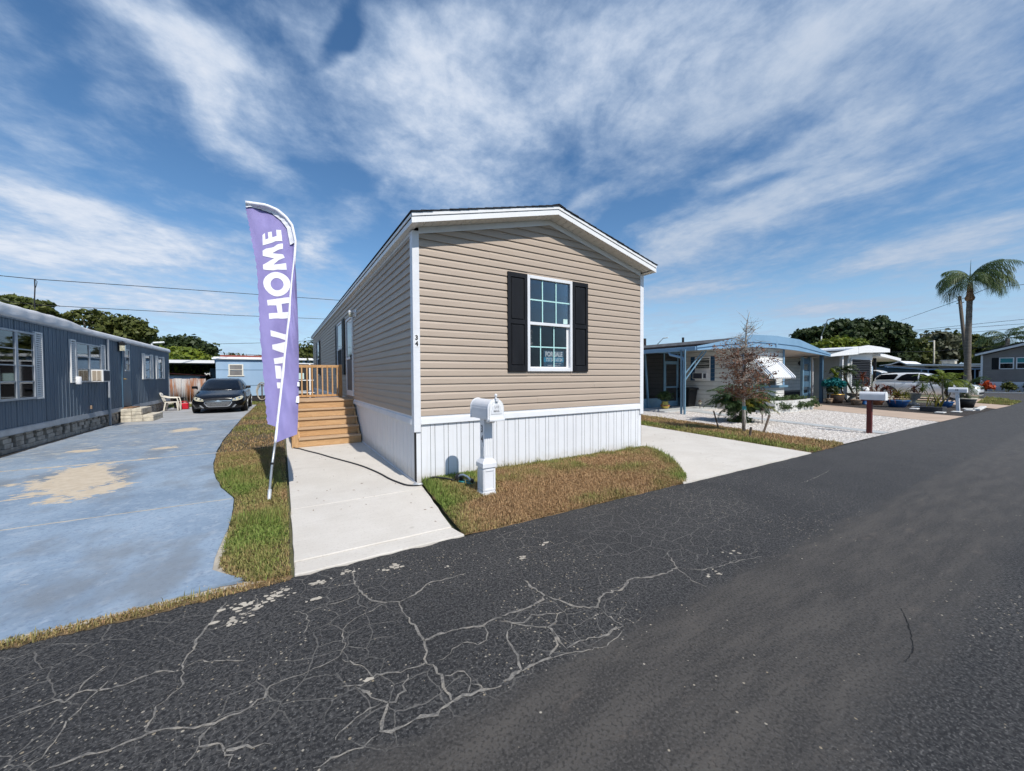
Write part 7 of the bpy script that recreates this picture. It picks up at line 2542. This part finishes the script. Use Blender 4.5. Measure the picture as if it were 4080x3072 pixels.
for k in range(4):
    dx_ = (-.12, .05, .16, -.02)[k]
    h = (1.65, 1.2, .9, 1.4)[k]
    obj('stem', MB().tube([(23.65 + dx_, 3.16, .4), (23.65 + dx_ * 1.6, 3.16, h)], [.05, .03], 7), 'leaf_yellow', t, True)
    obj('foliage', blades(MB(), (23.65 + dx_ * 1.6, 3.16, h - .1), 10, .62, .15, (.3, 1.35), r, .9), 'leaf_yellow', t)
t = pot_plant('potted_plant', 'teal tufted topiary in a small clay pot beside the brown pot', (23.25, 3.30, .01), [(.11, 0), (.16, .24)], 'pot_tan', 'pot_tan')
obj('stem', MB().tube([(23.25, 3.30, .2), (23.32, 3.25, .9)], [.03, .025], 6), 'bark_pale', t)
leaves('foliage', [(23.2, 3.35, 1.08, .26, .26, .18, 260), (23.65, 3.0, 1.02, .28, .28, .20, 280), (23.45, 3.1, 1.2, .2, .2, .14, 150)], .10, 'leaf_teal', t, 7, 2.2, .2)
leaves('dark_foliage', [(23.35, 3.2, .75, .28, .28, .20, 160)], .10, 'leaf_dark', t, 8, 2.2, .2)
t = pot_plant('potted_plant', 'leaning palm with dark head in a cream hourglass urn', (25.32, 2.92, .01), [(.26, 0), (.28, .10), (.22, .24), (.15, .30), (.26, .36), (.34, .47), (.35, .50)], 'urn_cream')
tp = (24.2, 3.0, 1.72)
obj('stem', MB().tube([(25.3, 2.92, .45), (24.7, 2.95, .95), (24.3, 3.0, 1.4), tp], [.05, .05, .045, .04], 7), 'bark', t, True)
m = MB()
for q in range(16):
    frond(m, tp, r.uniform(0, 2 * PI), r.uniform(.1, 1.2), r.uniform(.6, .85), .3, r.uniform(1.3, 2.2), r, 14, .04, .4, .009)
obj('fronds', m, 'leaf_dark', t)
gb = thing('garden_ball', 'white and blue garden ball among the bronze plants', 'ball', (23.6, 1.95, 0))
obj('ball', MB().lathe([(.02, 0), (.10, .03), (.17, .12), (.18, .2), (.14, .31), (.06, .36), (.01, .37)], (23.6, 1.95, .55), 18), 'bright_white', gb, True)
obj('stand', MB().lathe([(.16, 0), (.12, .05), (.07, .3), (.11, .56)], (23.6, 1.95, .01), 14), 'pot_blue', gb, True)
ar = thing('black_hoop', 'dark curved hoop leaning beside the cream urn', 'hoop', (24.3, 2.95, 0))
obj('hoop', MB().tube([(23.75, 3.0, 1.3), (23.78, 3.0, .95), (23.95, 2.98, .6), (24.25, 2.96, .25), (24.6, 2.94, .01)], .035, 8), 'plastic_black', ar, True)
obj('foot', MB().box(24.5, 24.75, 2.85, 3.03, .01, .03), 'plastic_black', ar)

# ------------------------------------------------------------------ grey home across the side street
gh_ = thing('grey_home', 'grey sided home with white trim and skirting across the side street', 'house', (52, 0, 0))
GX = 50.0
gb_ = obj('siding_board', MB().prism([(GX - o, z) for o, z in lap_profile(0, .15)], -9, 1.90, 'y'), 'grey_siding', gh_)
gb_.location = (0, 0, .84)
for i in range(1, 15):
    again(gb_, (0, 0, i * .15))
obj('gable', MB().prism([(1.95, 3.05), (-9, 3.05), (-9, 3.4), (-3.5, 4.75)], GX + .01, GX + .05, 'x'), 'grey_siding', gh_)
obj('wall_core', MB().box(GX + .006, 68, -9, 1.92, 0, 3.08), 'grey_siding', gh_)
obj('skirting', MB().box(GX - .02, GX + .003, -9, 1.93, .02, .83), 'vinyl_white', gh_)
obj('corner_post', MB().box(GX - .035, GX + .02, 1.84, 1.96, .02, 3.10), 'vinyl_white', gh_)
obj('rake_fascia', MB().prism([(2.25, 3.05), (2.25, 3.28), (-3.5, 5.0), (-3.5, 4.76)], GX - .35, GX - .30, 'x'), 'vinyl_white', gh_)
obj('roof', MB().prism([(2.28, 3.20), (-3.5, 4.96), (-9.2, 3.2), (-9.2, 3.3), (-3.5, 5.06), (2.28, 3.30)], GX - .36, 68, 'x'), 'shingle', gh_)
obj('soffit', MB().prism([(2.2, 3.06), (-3.5, 4.76), (-3.5, 4.78), (2.2, 3.09)], GX - .30, GX, 'x'), 'soffit', gh_)
for y0, y1 in ((.20, .97), (-.95, .10)):
    m = MB()
    for a in ((y0, y0 + .06, 1.89, 2.85), (y1 - .06, y1, 1.89, 2.85), (y0 + .06, y1 - .06, 1.89, 1.95), (y0 + .06, y1 - .06, 2.79, 2.85), (y0 + .06, y1 - .06, 2.36, 2.42)):
        m.box(GX - .05, GX, a[0], a[1], a[2], a[3])
    w = obj('window', m, 'vinyl_white', gh_)
    obj('upper_pane', MB().box(GX - .025, GX - .018, y0 + .06, y1 - .06, 2.42, 2.79), 'teal_plastic', w)
    obj('lower_pane', MB().box(GX - .025, GX - .018, y0 + .06, y1 - .06, 1.95, 2.36), 'car_glass', w)
obj('shutter', MB().box(GX - .04, GX - .018, .99, 1.36, 1.86, 2.86), 'shutter_black', gh_)
st_ = thing('entry_steps', 'dark entry steps and white railing beside the grey home', 'steps', (50.5, 2.6, 0))
for i in range(5):
    obj('tread', MB().box(49.6, 50.6, 2.1 + i * .0, 3.0, .15 + i * .2, .19 + i * .2), 'shade_dark' if i % 2 else 'roof_grey', st_).location = (i * .28, 0, 0)
for i in range(5):
    obj('baluster', MB().box(50.3 + i * .25, 50.36 + i * .25, 2.05, 2.09, 1.2, 1.75), 'bright_white', st_)
obj('hand_rail', MB().box(50.2, 51.6, 2.04, 2.10, 1.75, 1.82), 'boot_brown', st_)
obj('side_panel', MB().box(50.6, 52.0, 2.95, 3.05, .1, 1.7), 'boot_brown', st_)
struct('house_bed', sheet([(47.6, 2.0), (49.95, 2.0), (49.95, -9), (46.6, -9), (46.4, -3)], .02), 'mulch', 'dark bed along the grey home')
struct('kerb_edge', MB().box(46.9, 47.2, -9, 2.0, 0, .06), 'paver', 'white edging along the bed of the grey home')
for lab, y, mt, n in (('orange red leafy shrub against the white skirting of the grey home', 1.5, 'leaf_red', 150), ('sparse green shrub under the grey home window', .35, 'leaf_mid', 110), ('dark green shrub at the edge of the grey home', -.75, 'leaf_dark', 110)):
    s_ = thing('shrub', lab, 'shrub', (49.1, y, 0))
    obj('stem', MB().tube([(49.1, y, .02), (49.1, y + .05, .5)], [.03, .02], 6), 'bark', s_)
    obj('stem', MB().tube([(49.1, y, .05), (49.1, y - .2, .55)], [.02, .012], 5), 'bark', s_)
    leaves('foliage', [(49.1, y, .55, .38, .40, .32, n), (49.1, y + .22, .4, .25, .22, .2, n // 3), (49.1, y - .25, .38, .25, .22, .2, n // 3)], .15, mt, s_, 4, 1.5, .3)
for i in range(7):
    s_ = thing('grass_tuft', ['first', 'second', 'third', 'fourth', 'fifth', 'sixth', 'seventh'][i] + ' grey green grass tuft from the corner post of the grey home', 'plant', (48.2, 1.6 - i * .62, 0), 'grass tufts in the bed')
    obj('foliage', blades(MB(), (48.2, 1.6 - i * .62, .02), 30, .34, .03, (.3, 1.4), random.Random(i), .5), 'leaf_grey', s_)

# ------------------------------------------------------------------ pale blue house behind the car, carport, rusty fence
pb = thing('pale_blue_house', 'pale blue flat roofed house with a small louvred window behind the black car', 'house', (-1.5, 27, 0))
PY = 25.0
obj('wall', MB().box(-5.12, 3.2, PY, 33, .35, 2.70), 'pale_blue', pb)
obj('base', MB().box(-5.05, 3.1, PY + .05, 33, 0, .349), 'shade_dark', pb)
obj('roof', MB().box(-5.30, 3.4, PY - .15, 33.2, 2.701, 2.80).box(-5.22, 3.3, PY - .10, 33.1, 2.80, 2.86), 'bright_white', pb, bevel=.02)
obj('seam', MB().box(-5.12, 3.2, PY - .012, PY - .001, 2.03, 2.05), 'slate_blue', pb)
obj('seam', MB().box(-5.12, 3.2, PY - .012, PY - .001, 1.02, 1.04), 'slate_blue', pb)
m = MB()
for a in ((-4.47, -4.40, 1.69, 2.40), (-3.76, -3.69, 1.69, 2.40), (-4.40, -3.76, 2.34, 2.40), (-4.40, -3.76, 2.02, 2.06), (-4.52, -3.64, 1.63, 1.69)):
    m.box(a[0], a[1], PY - .05, PY, a[2], a[3])
w = obj('window', m, 'plastic_cream', pb)
for z0 in (1.70, 2.07):
    obj('louvre_pane', MB().box(-4.40, -3.76, PY - .03, PY - .02, z0, z0 + .27), 'roof_grey', w)
cp = MB()
obj('carport_roof', MB().box(-9.5, -5.13, PY - .35, 34, 2.52, 2.60), 'pale_blue', pb)
obj('carport_fascia', MB().box(-9.6, -5.13, PY - .42, PY - .351, 2.44, 2.62), 'bright_white', pb)
for x in (-9.3, -7.9):
    for y in (25.2, 29, 33):
        obj('post', MB().box(x - .04, x + .04, y - .04, y + .04, 0, 2.52), 'shade_dark', pb)
obj('rear_annex', MB().box(-5.9, -5.13, 29, 33, 0, 2.2), 'pale_blue', pb)
aw = obj('annex_window', MB().box(-5.6, -5.2, 28.94, 28.99, 1.1, 2.0), 'roof_grey', pb)
hc = thing('hose_reel', 'coil of pale garden hose hanging beside the black car', 'hose', (-2.55, 22.5, 0))
r = random.Random(2)
for i in range(7):
    rx, rz = .26 + r.uniform(-.05, .03), .50 + r.uniform(-.08, .04)
    obj('coil', MB().tube([(-2.62 + rx * math.cos(2 * PI * k / 22) + r.uniform(-.01, .01), 22.4 + i * .018, .68 - (.5 - rz) + rz * math.sin(2 * PI * k / 22)) for k in range(23)], .014, 5), 'urn_cream', hc, True)
obj('stand', MB().bar((-2.62, 22.5, 0), (-2.62, 22.5, 1.15), .05, .05).bar((-2.8, 22.45, 1.12), (-2.44, 22.45, 1.12), .05, .04), 'bark', hc)
fe = thing('rusty_fence', 'rusty corrugated iron fence behind the cream chair', 'fence', (-7, 23, 0))
for i in range(9):
    x0 = -8.6 + i * .36
    m = MB()
    pr = [(k * .36 / 8, .03 * math.sin(k * PI / 2 * 1.0)) for k in range(9)]
    m.grid(lambda u, v, x0=x0: (x0 + .35 * u, 23.0 + .022 * math.sin(u * 6 * PI), .12 + (1.38 + .012 * math.sin(x0 * 9)) * v), 18, 1)
    obj('sheet', m, 'rust', fe, True, solid=.004)
obj('footing', MB().box(-8.7, -5.0, 22.95, 23.05, 0, .16), 'urn_cream', fe)
obj('rail', MB().box(-8.6, -5.4, 23.04, 23.09, 1.25, 1.33), 'boot_brown', fe)
sd = thing('garden_shed', 'low shed with a rust edged roof behind the rusty fence', 'shed', (-7.6, 26.2, 0))
obj('wall', MB().box(-9.2, -6.0, 25.6, 28, 0, 1.70), 'pale_blue', sd)
obj('roof', MB().prism([(-9.4, 1.86), (-8.4, 1.93), (-5.7, 1.70), (-5.7, 1.64), (-8.4, 1.86), (-9.4, 1.80)], 25.3, 28.3, 'y'), 'roof_red', sd)
# screened room and furniture glimpsed through the stair railing
rs_ = thing('sun_room', 'white framed sun room glimpsed through the stair railing', 'house', (0, 26, 0))
SRY = 21.6
obj('dark_interior', MB().box(-1.8, .9, SRY + .05, SRY + 1.5, 0, 2.4), 'shade_dark', rs_)
for x in (-1.8, -.95, -.12, .9):
    obj('frame_post', MB().box(x, x + .09, SRY - .02, SRY + .05, 0, 2.4), 'bright_white', rs_)
for z in (.55, 1.32, 2.35):
    obj('frame_rail', MB().box(-1.8, .95, SRY - .018, SRY + .046, z, z + .06), 'bright_white', rs_)
obj('notice', MB().box(-.75, -.40, SRY - .03, SRY - .02, 1.42, 1.80), 'sticker', rs_)
gt = thing('glass_patio_table', 'dark patio table behind the stair railing', 'table', (-.2, 20.2, 0))
obj('top', MB().box(-1.6, .8, 19.8, 20.8, .70, .74), 'galv', gt, bevel=.01)
for x in (-1.5, .7):
    for y in (19.9, 20.7):
        obj('leg', MB().box(x - .03, x + .03, y - .03, y + .03, .01, .70), 'plastic_black', gt)
rd = thing('red_roofed_house', 'distant house with a red tile roof behind the trees', 'house', (-6, 62, 0))
obj('wall', MB().box(-16, 4, 62, 72, 0, 3.4), 'alu_white', rd)
obj('roof', MB().prism([(61, 3.3), (66, 4.9), (73, 3.3)], -17, 5, 'x'), 'roof_red', rd)

# ------------------------------------------------------------------ trees
def crown_clumps(c, rx, ry, rz, n, k, r, flat=1.0):
    out = []
    for i in range(k):
        a = r.uniform(0, 2 * PI)
        u = r.uniform(-.55, 1)
        q = math.sqrt(max(0, 1 - u * u)) * r.uniform(.35, 1.0)
        s = r.uniform(.17, .36)
        out.append((c[0] + rx * q * math.cos(a) * .78, c[1] + ry * q * math.sin(a) * .78, c[2] + rz * u * .70, rx * s, ry * s, rz * s * 1.05 * flat, n / k * r.uniform(.7, 1.3)))
    return out


def tree(name, label, base, h, crown, n, k, leaf, mat, seed, tr=.25, bark='bark', flat=1.0, limbs=7, fork=.45, group=None):
    r = random.Random(seed)
    t = thing(name, label, 'tree', base, group)
    bx, by = base[0], base[1]
    cx, cy, cz, rx, ry, rz = crown
    m = MB()
    fk = Vector((bx + (cx - bx) * .5, by + (cy - by) * .5, h * fork))
    m.tube([(bx, by, 0), (bx + r.uniform(-.1, .1), by, h * fork * .5), fk], [tr * 1.25, tr, tr * .8], 9)
    cls = crown_clumps((cx, cy, cz), rx, ry, rz, n * .8, int(k * 1.7), r, flat)
    for c in r.sample(cls, min(limbs, len(cls))):
        limb(m, fk, (c[0], c[1], c[2] - c[5] * .2), tr * .5, tr * .08, r, .10, 6, 5)
    obj('trunk', m, bark, t, True)
    leaves('crown', [c[:6] + (c[6] * 2.6,) for c in cls], leaf * .60, mat, t, seed, 1.5, .30, .3)
    return t


def at(px_, py_, dist):
    """point seen at photo position (px, py) standing dist metres away on plan"""
    d = fw + rt * ((px_ - 2040) / 1527.4) - up * ((py_ - 1536) / 1527.4)
    return CAM + d * (dist / math.hypot(d.x, d.y))


def tree_at(name, label, px_, top, dist, wpx, n, k, leaf, mat, seed, bot=None, **kw):
    a = at(px_, top, dist)
    depth = (a - CAM).dot(fw)
    rx = wpx * depth / 1527.4 / 2
    zb = at(px_, bot, dist).z if bot else max(a.z * .35, .8)
    rz = (a.z - zb) / 2
    return tree(name, label, (a.x, a.y, 0), a.z, (a.x, a.y, a.z - rz, rx, rx * .8, rz), n, k, leaf, mat, seed, **kw)


G1, G2 = 'trees behind the blue trailer', 'trees behind the homes on the right'
tree_at('spreading_tree', 'flat topped spreading tree at the far left above the trailer roof', 40, 1168, 46, 290, 3600, 24, .40, 'leaf_mid', 1, 1300, tr=.35, flat=.55, fork=.6, group=G1)
tree_at('spreading_tree', 'open branched flat topped tree above the trailer roof', 325, 1212, 48, 200, 620, 11, .34, 'leaf_mid', 2, 1330, tr=.3, bark='bark_pale', flat=.45, limbs=14, fork=.55, group=G1)
tree_at('spreading_tree', 'round topped dark olive tree right of the open branched tree', 490, 1258, 44, 215, 3000, 20, .40, 'leaf_mid', 3, 1400, tr=.3, group=G1)
tree_at('evergreen_tree', 'dark evergreen tree above the far end of the trailer', 690, 1335, 60, 330, 4600, 24, .55, 'leaf_dark', 4, 1480, tr=.35, group=G1)
tree_at('bushy_tree', 'bright yellow green bushy tree behind the carport', 700, 1380, 39, 330, 5600, 30, .36, 'leaf_yellow', 5, 1520, tr=.3, group=G1)
tree_at('evergreen_tree', 'small round dark tree standing alone above the red roof', 838, 1378, 85, 60, 1500, 10, .6, 'leaf_dark', 6, 1470, group=G1)
for i, (x, y, wd) in enumerate(((905, 1402, 110), (970, 1415, 120), (1050, 1402, 90), (770, 1420, 120))):
    tree_at('far_tree', ['distant tree left of centre above the pale blue house', 'distant low tree above the pale blue house roof', 'distant bushy tree beside the flag', 'distant tree beside the yellow green tree'][i], x, y, 105, wd, 1300, 10, .8, 'leaf_dark' if i % 2 else 'leaf_mid', 20 + i, 1500, group=G1)
tree_at('bushy_tree', 'shaded green tree seen under the carport roof', 745, 1480, 36, 190, 2600, 16, .30, 'leaf_mid', 7, 1590, group=G1)
tree_at('bushy_tree', 'green tree between the flag and the tan home', 1225, 1362, 31, 190, 5200, 26, .28, 'leaf_mid', 8, 1640, group=G1)
tree_at('bushy_tree', 'pale leaved tree just right of the flag', 1195, 1395, 38, 90, 1800, 14, .30, 'leaf_grey', 9, 1600, group=G1)
OAK = [('large oak at the left of the dark tree mass', 3270, 1285, 88, 230, 3000, 'leaf_dark'), ('large dark oak rising above the white louvred home', 3390, 1262, 90, 260, 4200, 'leaf_dark'), ('tall oak crown right of the dark oak', 3500, 1250, 92, 210, 3600, 'leaf_dark'),
       ('oak with drooping outer boughs before the palm', 3575, 1280, 92, 150, 2000, 'leaf_dark')]
for i, (l, x, y, d, wd, n, mt) in enumerate(OAK):
    tree_at('oak_tree', l, x, y, d, wd, n, 18, .85, mt, 40 + i, 1430 if i else 1420, tr=.5, limbs=10, group=G2)
tree_at('bushy_tree', 'bright green tree in front of the oaks above the white home', 3345, 1343, 62, 310, 5000, 26, .5, 'leaf_yellow', 50, 1460, tr=.3, group=G2)
tree_at('bushy_tree', 'bright green tree behind the blue roof fascia', 3235, 1372, 66, 120, 1500, 12, .5, 'leaf_yellow', 51, 1470, group=G2)
MASS = [('dark tree above the white louvred home carport', 3560, 1350, 95, 240, 'leaf_dark'), ('olive tree left of the tall palm', 3650, 1345, 100, 190, 'leaf_mid'), ('grey green tree left of the tall palm', 3740, 1318, 104, 210, 'leaf_grey'),
        ('olive tree just left of the palm trunk', 3810, 1325, 108, 170, 'leaf_mid'), ('green tree right of the palm trunk', 3895, 1335, 92, 140, 'leaf_mid'), ('dark tree above the grey home roof', 3985, 1365, 100, 130, 'leaf_dark')]
for i, (l, x, y, d, wd, mt) in enumerate(MASS):
    tree_at('oak_tree', l, x, y, d, wd, 3000, 18, .85, mt, 60 + i, 1490, tr=.5, limbs=9, group=G2)
tree_at('far_tree', 'distant tree at the right edge behind the grey home', 4070, 1362, 120, 160, 2000, 14, .9, 'leaf_dark', 70, 1500, group=G2)
far_l = [(-75, 60, 'leaf_dark'), (-60, 75, 'leaf_mid'), (-45, 90, 'leaf_dark'), (-30, 115, 'leaf_mid')]
for i, (x, y, mt) in enumerate(far_l):
    tree('far_tree', ['dark tree far behind the blue trailer', 'olive tree far behind the blue trailer', 'dark tree far beyond the trailers', 'olive tree far beyond the trailers'][i], (x, y, 0), 7, (x, y, 4.5, 7, 6, 3), 1200, 12, 1.0, mt, 80 + i, group=G1)

# tall feather palm beside the side street
pa = thing('tall_palm', 'tall slim palm with drooping feather fronds beyond the white car', 'palm', (42, 1.45, 0))
tb = MB()
N = 26
tb.tube([(42 + .10 * math.sin(i / N * 2.0), 1.44 + .03 * math.sin(i / N * 3), 7.1 * i / N) for i in range(N + 1)], [(.29 - .10 * min(i / 6, 1) - .035 * i / N) * (1.03 if i % 2 else .98) for i in range(N + 1)], 12)
obj('trunk', tb, 'palm_trunk', pa, True)
obj('boots', MB().lathe([(.16, 0), (.24, .10), (.27, .25), (.20, .42), (.17, .6), (.15, 1.0), (.13, 1.35)], (42.1, 1.44, 6.9), 12), 'boot_brown', pa, True)
r = random.Random(15)
cr_ = Vector((42.1, 1.46, 8.42))
AZ = [(-1.62, 1.15, 3.1, 1.9), (-1.45, .75, 3.2, 2.3), (-1.75, .35, 2.9, 2.2), (-1.25, .95, 3.1, 2.6), (1.5, .75, 2.5, 2.6), (1.75, 1.15, 2.4, 2.5), (1.35, .2, 2.2, 2.0), (2.4, .8, 2.4, 2.5), (3.1, .6, 2.4, 2.4), (-2.6, .9, 2.6, 2.4), (0.1, .9, 2.6, 2.5), (.7, .6, 2.4, 2.5), (-.7, .8, 2.6, 2.4), (-1.6, 1.45, 2.4, 1.6), (1.6, 1.4, 2.0, 1.9), (-2.0, .1, 2.4, 1.9), (-1.5, 1.3, 2.9, 2.4), (1.45, 1.0, 2.3, 2.7), (-1.8, .9, 2.8, 2.7), (-1.35, 1.1, 2.9, 2.5), (-1.9, .5, 2.7, 2.4), (1.9, .7, 2.2, 2.4), (1.3, 1.2, 2.1, 2.4), (-1.55, .15, 2.5, 1.9)]
for az, el, L, dr_ in AZ:
    m = frond(MB(), cr_ + Vector((0, 0, r.uniform(-.2, .15))), az, el, L * .92, .80, dr_, r, 48, .032, .9, .026)
    obj('frond', m, 'leaf_feather', pa)
obj('spear_leaf', MB().tube([cr_, cr_ + Vector((0, -.03, 1.5))], [.03, .006], 6), 'leaf_palm', pa)
p2 = thing('far_palm', 'wind blown palm behind the grey home roof', 'palm', (78, 3.3, 0))
c2_ = at(4015, 1350, 80)
obj('trunk', MB().tube([(c2_.x, c2_.y, 0), (c2_.x, c2_.y, c2_.z)], [.25, .18], 8), 'palm_trunk', p2, True)
for i in range(14):
    m = frond(MB(), c2_, r.uniform(0, 2 * PI), r.uniform(.3, 1.3), 3.4, .9, r.uniform(1.5, 2.6), r, 26, .09, .6, .04)
    obj('frond', m, 'leaf_palm', p2)

# low houses beyond the white car
lh = thing('low_house', 'low blue grey house with long flat white edged roof beyond the white car', 'house', (58, 6, 0))
obj('wall', MB().box(58.3, 64, 7.0, 11, 0, 2.3), 'slate_blue', lh)
obj('roof', MB().prism([(10.6, 2.55), (9.6, 2.70), (8.95, 3.0), (8.4, 2.68), (3.0, 2.30), (3.0, 2.22), (8.4, 2.58), (8.95, 2.88), (9.6, 2.6), (10.6, 2.45)], 57.9, 64, 'x'), 'bright_white', lh)
obj('carport_roof', MB().prism([(9.9, 2.55), (6.6, 2.12), (2.6, 2.10), (2.6, 2.02), (6.6, 2.03), (9.9, 2.42)], 57.0, 63, 'x'), 'roof_grey', lh)
obj('carport_edge', MB().prism([(9.9, 2.42), (6.6, 2.03), (2.6, 2.02), (2.6, 1.94), (6.6, 1.95), (9.9, 2.33)], 56.95, 56.99, 'x'), 'pale_blue', lh)
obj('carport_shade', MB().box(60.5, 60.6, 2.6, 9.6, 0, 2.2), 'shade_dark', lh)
for y in (7.0, 6.5, 5.6, 3.3):
    obj('post', MB().box(57.0, 57.08, y - .04, y + .04, 0, 2.05), 'pale_blue', lh)
lh2 = thing('far_trailer', 'distant pale trailer roofs under the dark trees', 'trailer', (75, 12, 0))
obj('wall', MB().box(74, 80, 2, 13, 0, 2.6), 'urn_grey', lh2)
obj('roof', MB().box(73.6, 80.4, 1.7, 13.4, 2.601, 2.8), 'alu_white', lh2)
fw_ = thing('far_window_unit', 'small pale roof unit on the distant trailer', 'roof unit', (74, 8, 2.8))
obj('case', MB().box(74.5, 75.6, 7.6, 8.8, 2.8, 3.3), 'urn_cream', fw_, bevel=.05)
obj('lid', MB().box(74.4, 75.7, 7.5, 8.9, 3.3, 3.36), 'galv', fw_)

# ------------------------------------------------------------------ poles, lamps, wires
def pole(label, base, h, r0, name='utility_pole', extra=None):
    t = thing(name, label, 'pole', base)
    obj('shaft', MB().tube([(base[0], base[1], 0), (base[0], base[1], h)], [r0, r0 * .75], 10), 'creosote', t, True)
    obj('pole_cap', MB().lathe([(r0 * .78, 0), (r0 * .7, .03), (r0 * .1, .06)], (base[0], base[1], h), 10), 'creosote', t, True)
    return t


b_ = at(3823, 1180, 46)
up_ = thing('utility_pole', 'short leaning wooden utility pole beside the tall palm', 'pole', (b_.x + .3, b_.y - .6, 0))
obj('shaft', MB().tube([(b_.x + .2, b_.y - .62, 0), (b_.x, b_.y, b_.z)], [.125, .105], 10), 'creosote', up_, True)
obj('insulator', MB().cyl((b_.x, b_.y + .15, b_.z - .55), (b_.x, b_.y - .25, b_.z - .5), .04), 'galv', up_)


def street_lamp(label, p_top, arm, base_z=0):
    t = thing('street_lamp', label, 'street lamp', (p_top.x, p_top.y, 0), 'galvanised street lamps')
    a, b = arm
    obj('pole', MB().tube([(p_top.x, p_top.y, 0), tuple(p_top)], [.11, .07], 8), 'galv', t, True)
    obj('arm', MB().tube([tuple(p_top), tuple(a), tuple(b)], [.06, .05, .045], 8), 'galv', t, True)
    d = (b - a).normalized()
    obj('lamp_head', MB().box(-.35, .35, -.14, .14, -.08, .06), 'galv', t, bevel=.05).matrix_parent_inverse = Matrix.Translation(-Vector(t.location)) @ Matrix.Translation(b) @ Vector((1, 0, 0)).rotation_difference(d).to_matrix().to_4x4()
    return t


street_lamp('street lamp with slanted arm behind the white and blue home', at(2619, 1372, 62), (at(2643, 1347, 62), at(2652, 1346, 62)))
street_lamp('tall street lamp with slanted arm before the oaks', at(3273, 1340, 62), (at(3297, 1274, 62), at(3312, 1270, 62)))
street_lamp('street lamp with white head behind the blue trailer', at(605, 1370, 40), (at(612, 1366, 40), at(632, 1365, 40)))
lp_ = thing('light_pole', 'thin pale light pole before the trees left of the palm', 'pole', (90, 12.5, 0))
obj('shaft', MB().tube([(90, 12.5, 0), (90, 12.56, 7.0)], [.14, .10], 8), 'urn_cream', lp_, True)
obj('lamp_head', MB().box(89.8, 90.2, 12.6, 13.2, 6.75, 6.9), 'galv', lp_, bevel=.03)


def wire(label, pts, r_=.018, sag=.0, name='overhead_wire', group='overhead wires'):
    P = [Vector(p) for p in pts]
    out = []
    for a, b in zip(P[:-1], P[1:]):
        for i in range(14):
            t_ = i / 14
            q = a.lerp(b, t_)
            q.z -= sag * 4 * t_ * (1 - t_)
            out.append(q)
    out.append(P[-1])
    o = obj(name, MB().tube(out, r_, 5), 'wire')
    tag(o, label, 'wire', group)
    return o


wire('upper overhead wire above the blue trailer', [at(-900, 1010, 34), at(140, 1112, 27), at(700, 1150, 27), at(1345, 1196, 29), at(2300, 1190, 60)], .016)
wire('second overhead wire crossing behind the flag', [at(-900, 1090, 40), at(150, 1215, 31), at(900, 1255, 31), at(1320, 1272, 33), at(2300, 1300, 60)], .016)
wire('lower overhead wire above the pale blue house', [at(700, 1374, 60), at(1050, 1366, 60), at(1230, 1358, 60), at(2300, 1300, 90)], .025)
wire('service wire hanging over the pale blue house', [at(760, 1400, 58), at(1230, 1425, 58)], .02)
dp_ = thing('service_drop', 'looped service wire hanging down above the trailer roof', 'wire', tuple(at(138, 1112, 27)), 'overhead wires')
obj('cable', MB().tube([at(138, 1112, 27), at(139, 1150, 27), at(137, 1200, 27), at(139, 1232, 27)], .022, 5), 'wire', dp_)
obj('loop', MB().tube([at(138, 1112, 27), at(148, 1122, 27), at(144, 1140, 27), at(139, 1152, 27)], .012, 4), 'wire', dp_)
wire('wire running from the oaks up to the short pole', [at(3590, 1277, 80), tuple(up_.children[0].data.vertices[-1].co) if False else at(3821, 1196, 46), at(3930, 1150, 46), at(4200, 1120, 50)], .02)
wire('highest wire of the far line at right', [at(3400, 1335, 160), at(3620, 1318, 160), at(4080, 1272, 160), at(4600, 1230, 160)], .05)
wire('middle wire of the far line at right', [at(3620, 1322, 160), at(4080, 1290, 160), at(4600, 1262, 160)], .05)
wire('lowest wire of the far line at right', [at(3860, 1325, 160), at(4080, 1306, 160), at(4600, 1280, 160)], .05)
wire('dark wire crossing before the trees at right', [at(3250, 1408, 70), at(3700, 1400, 62), at(4000, 1378, 55), at(4500, 1340, 50)], .025)
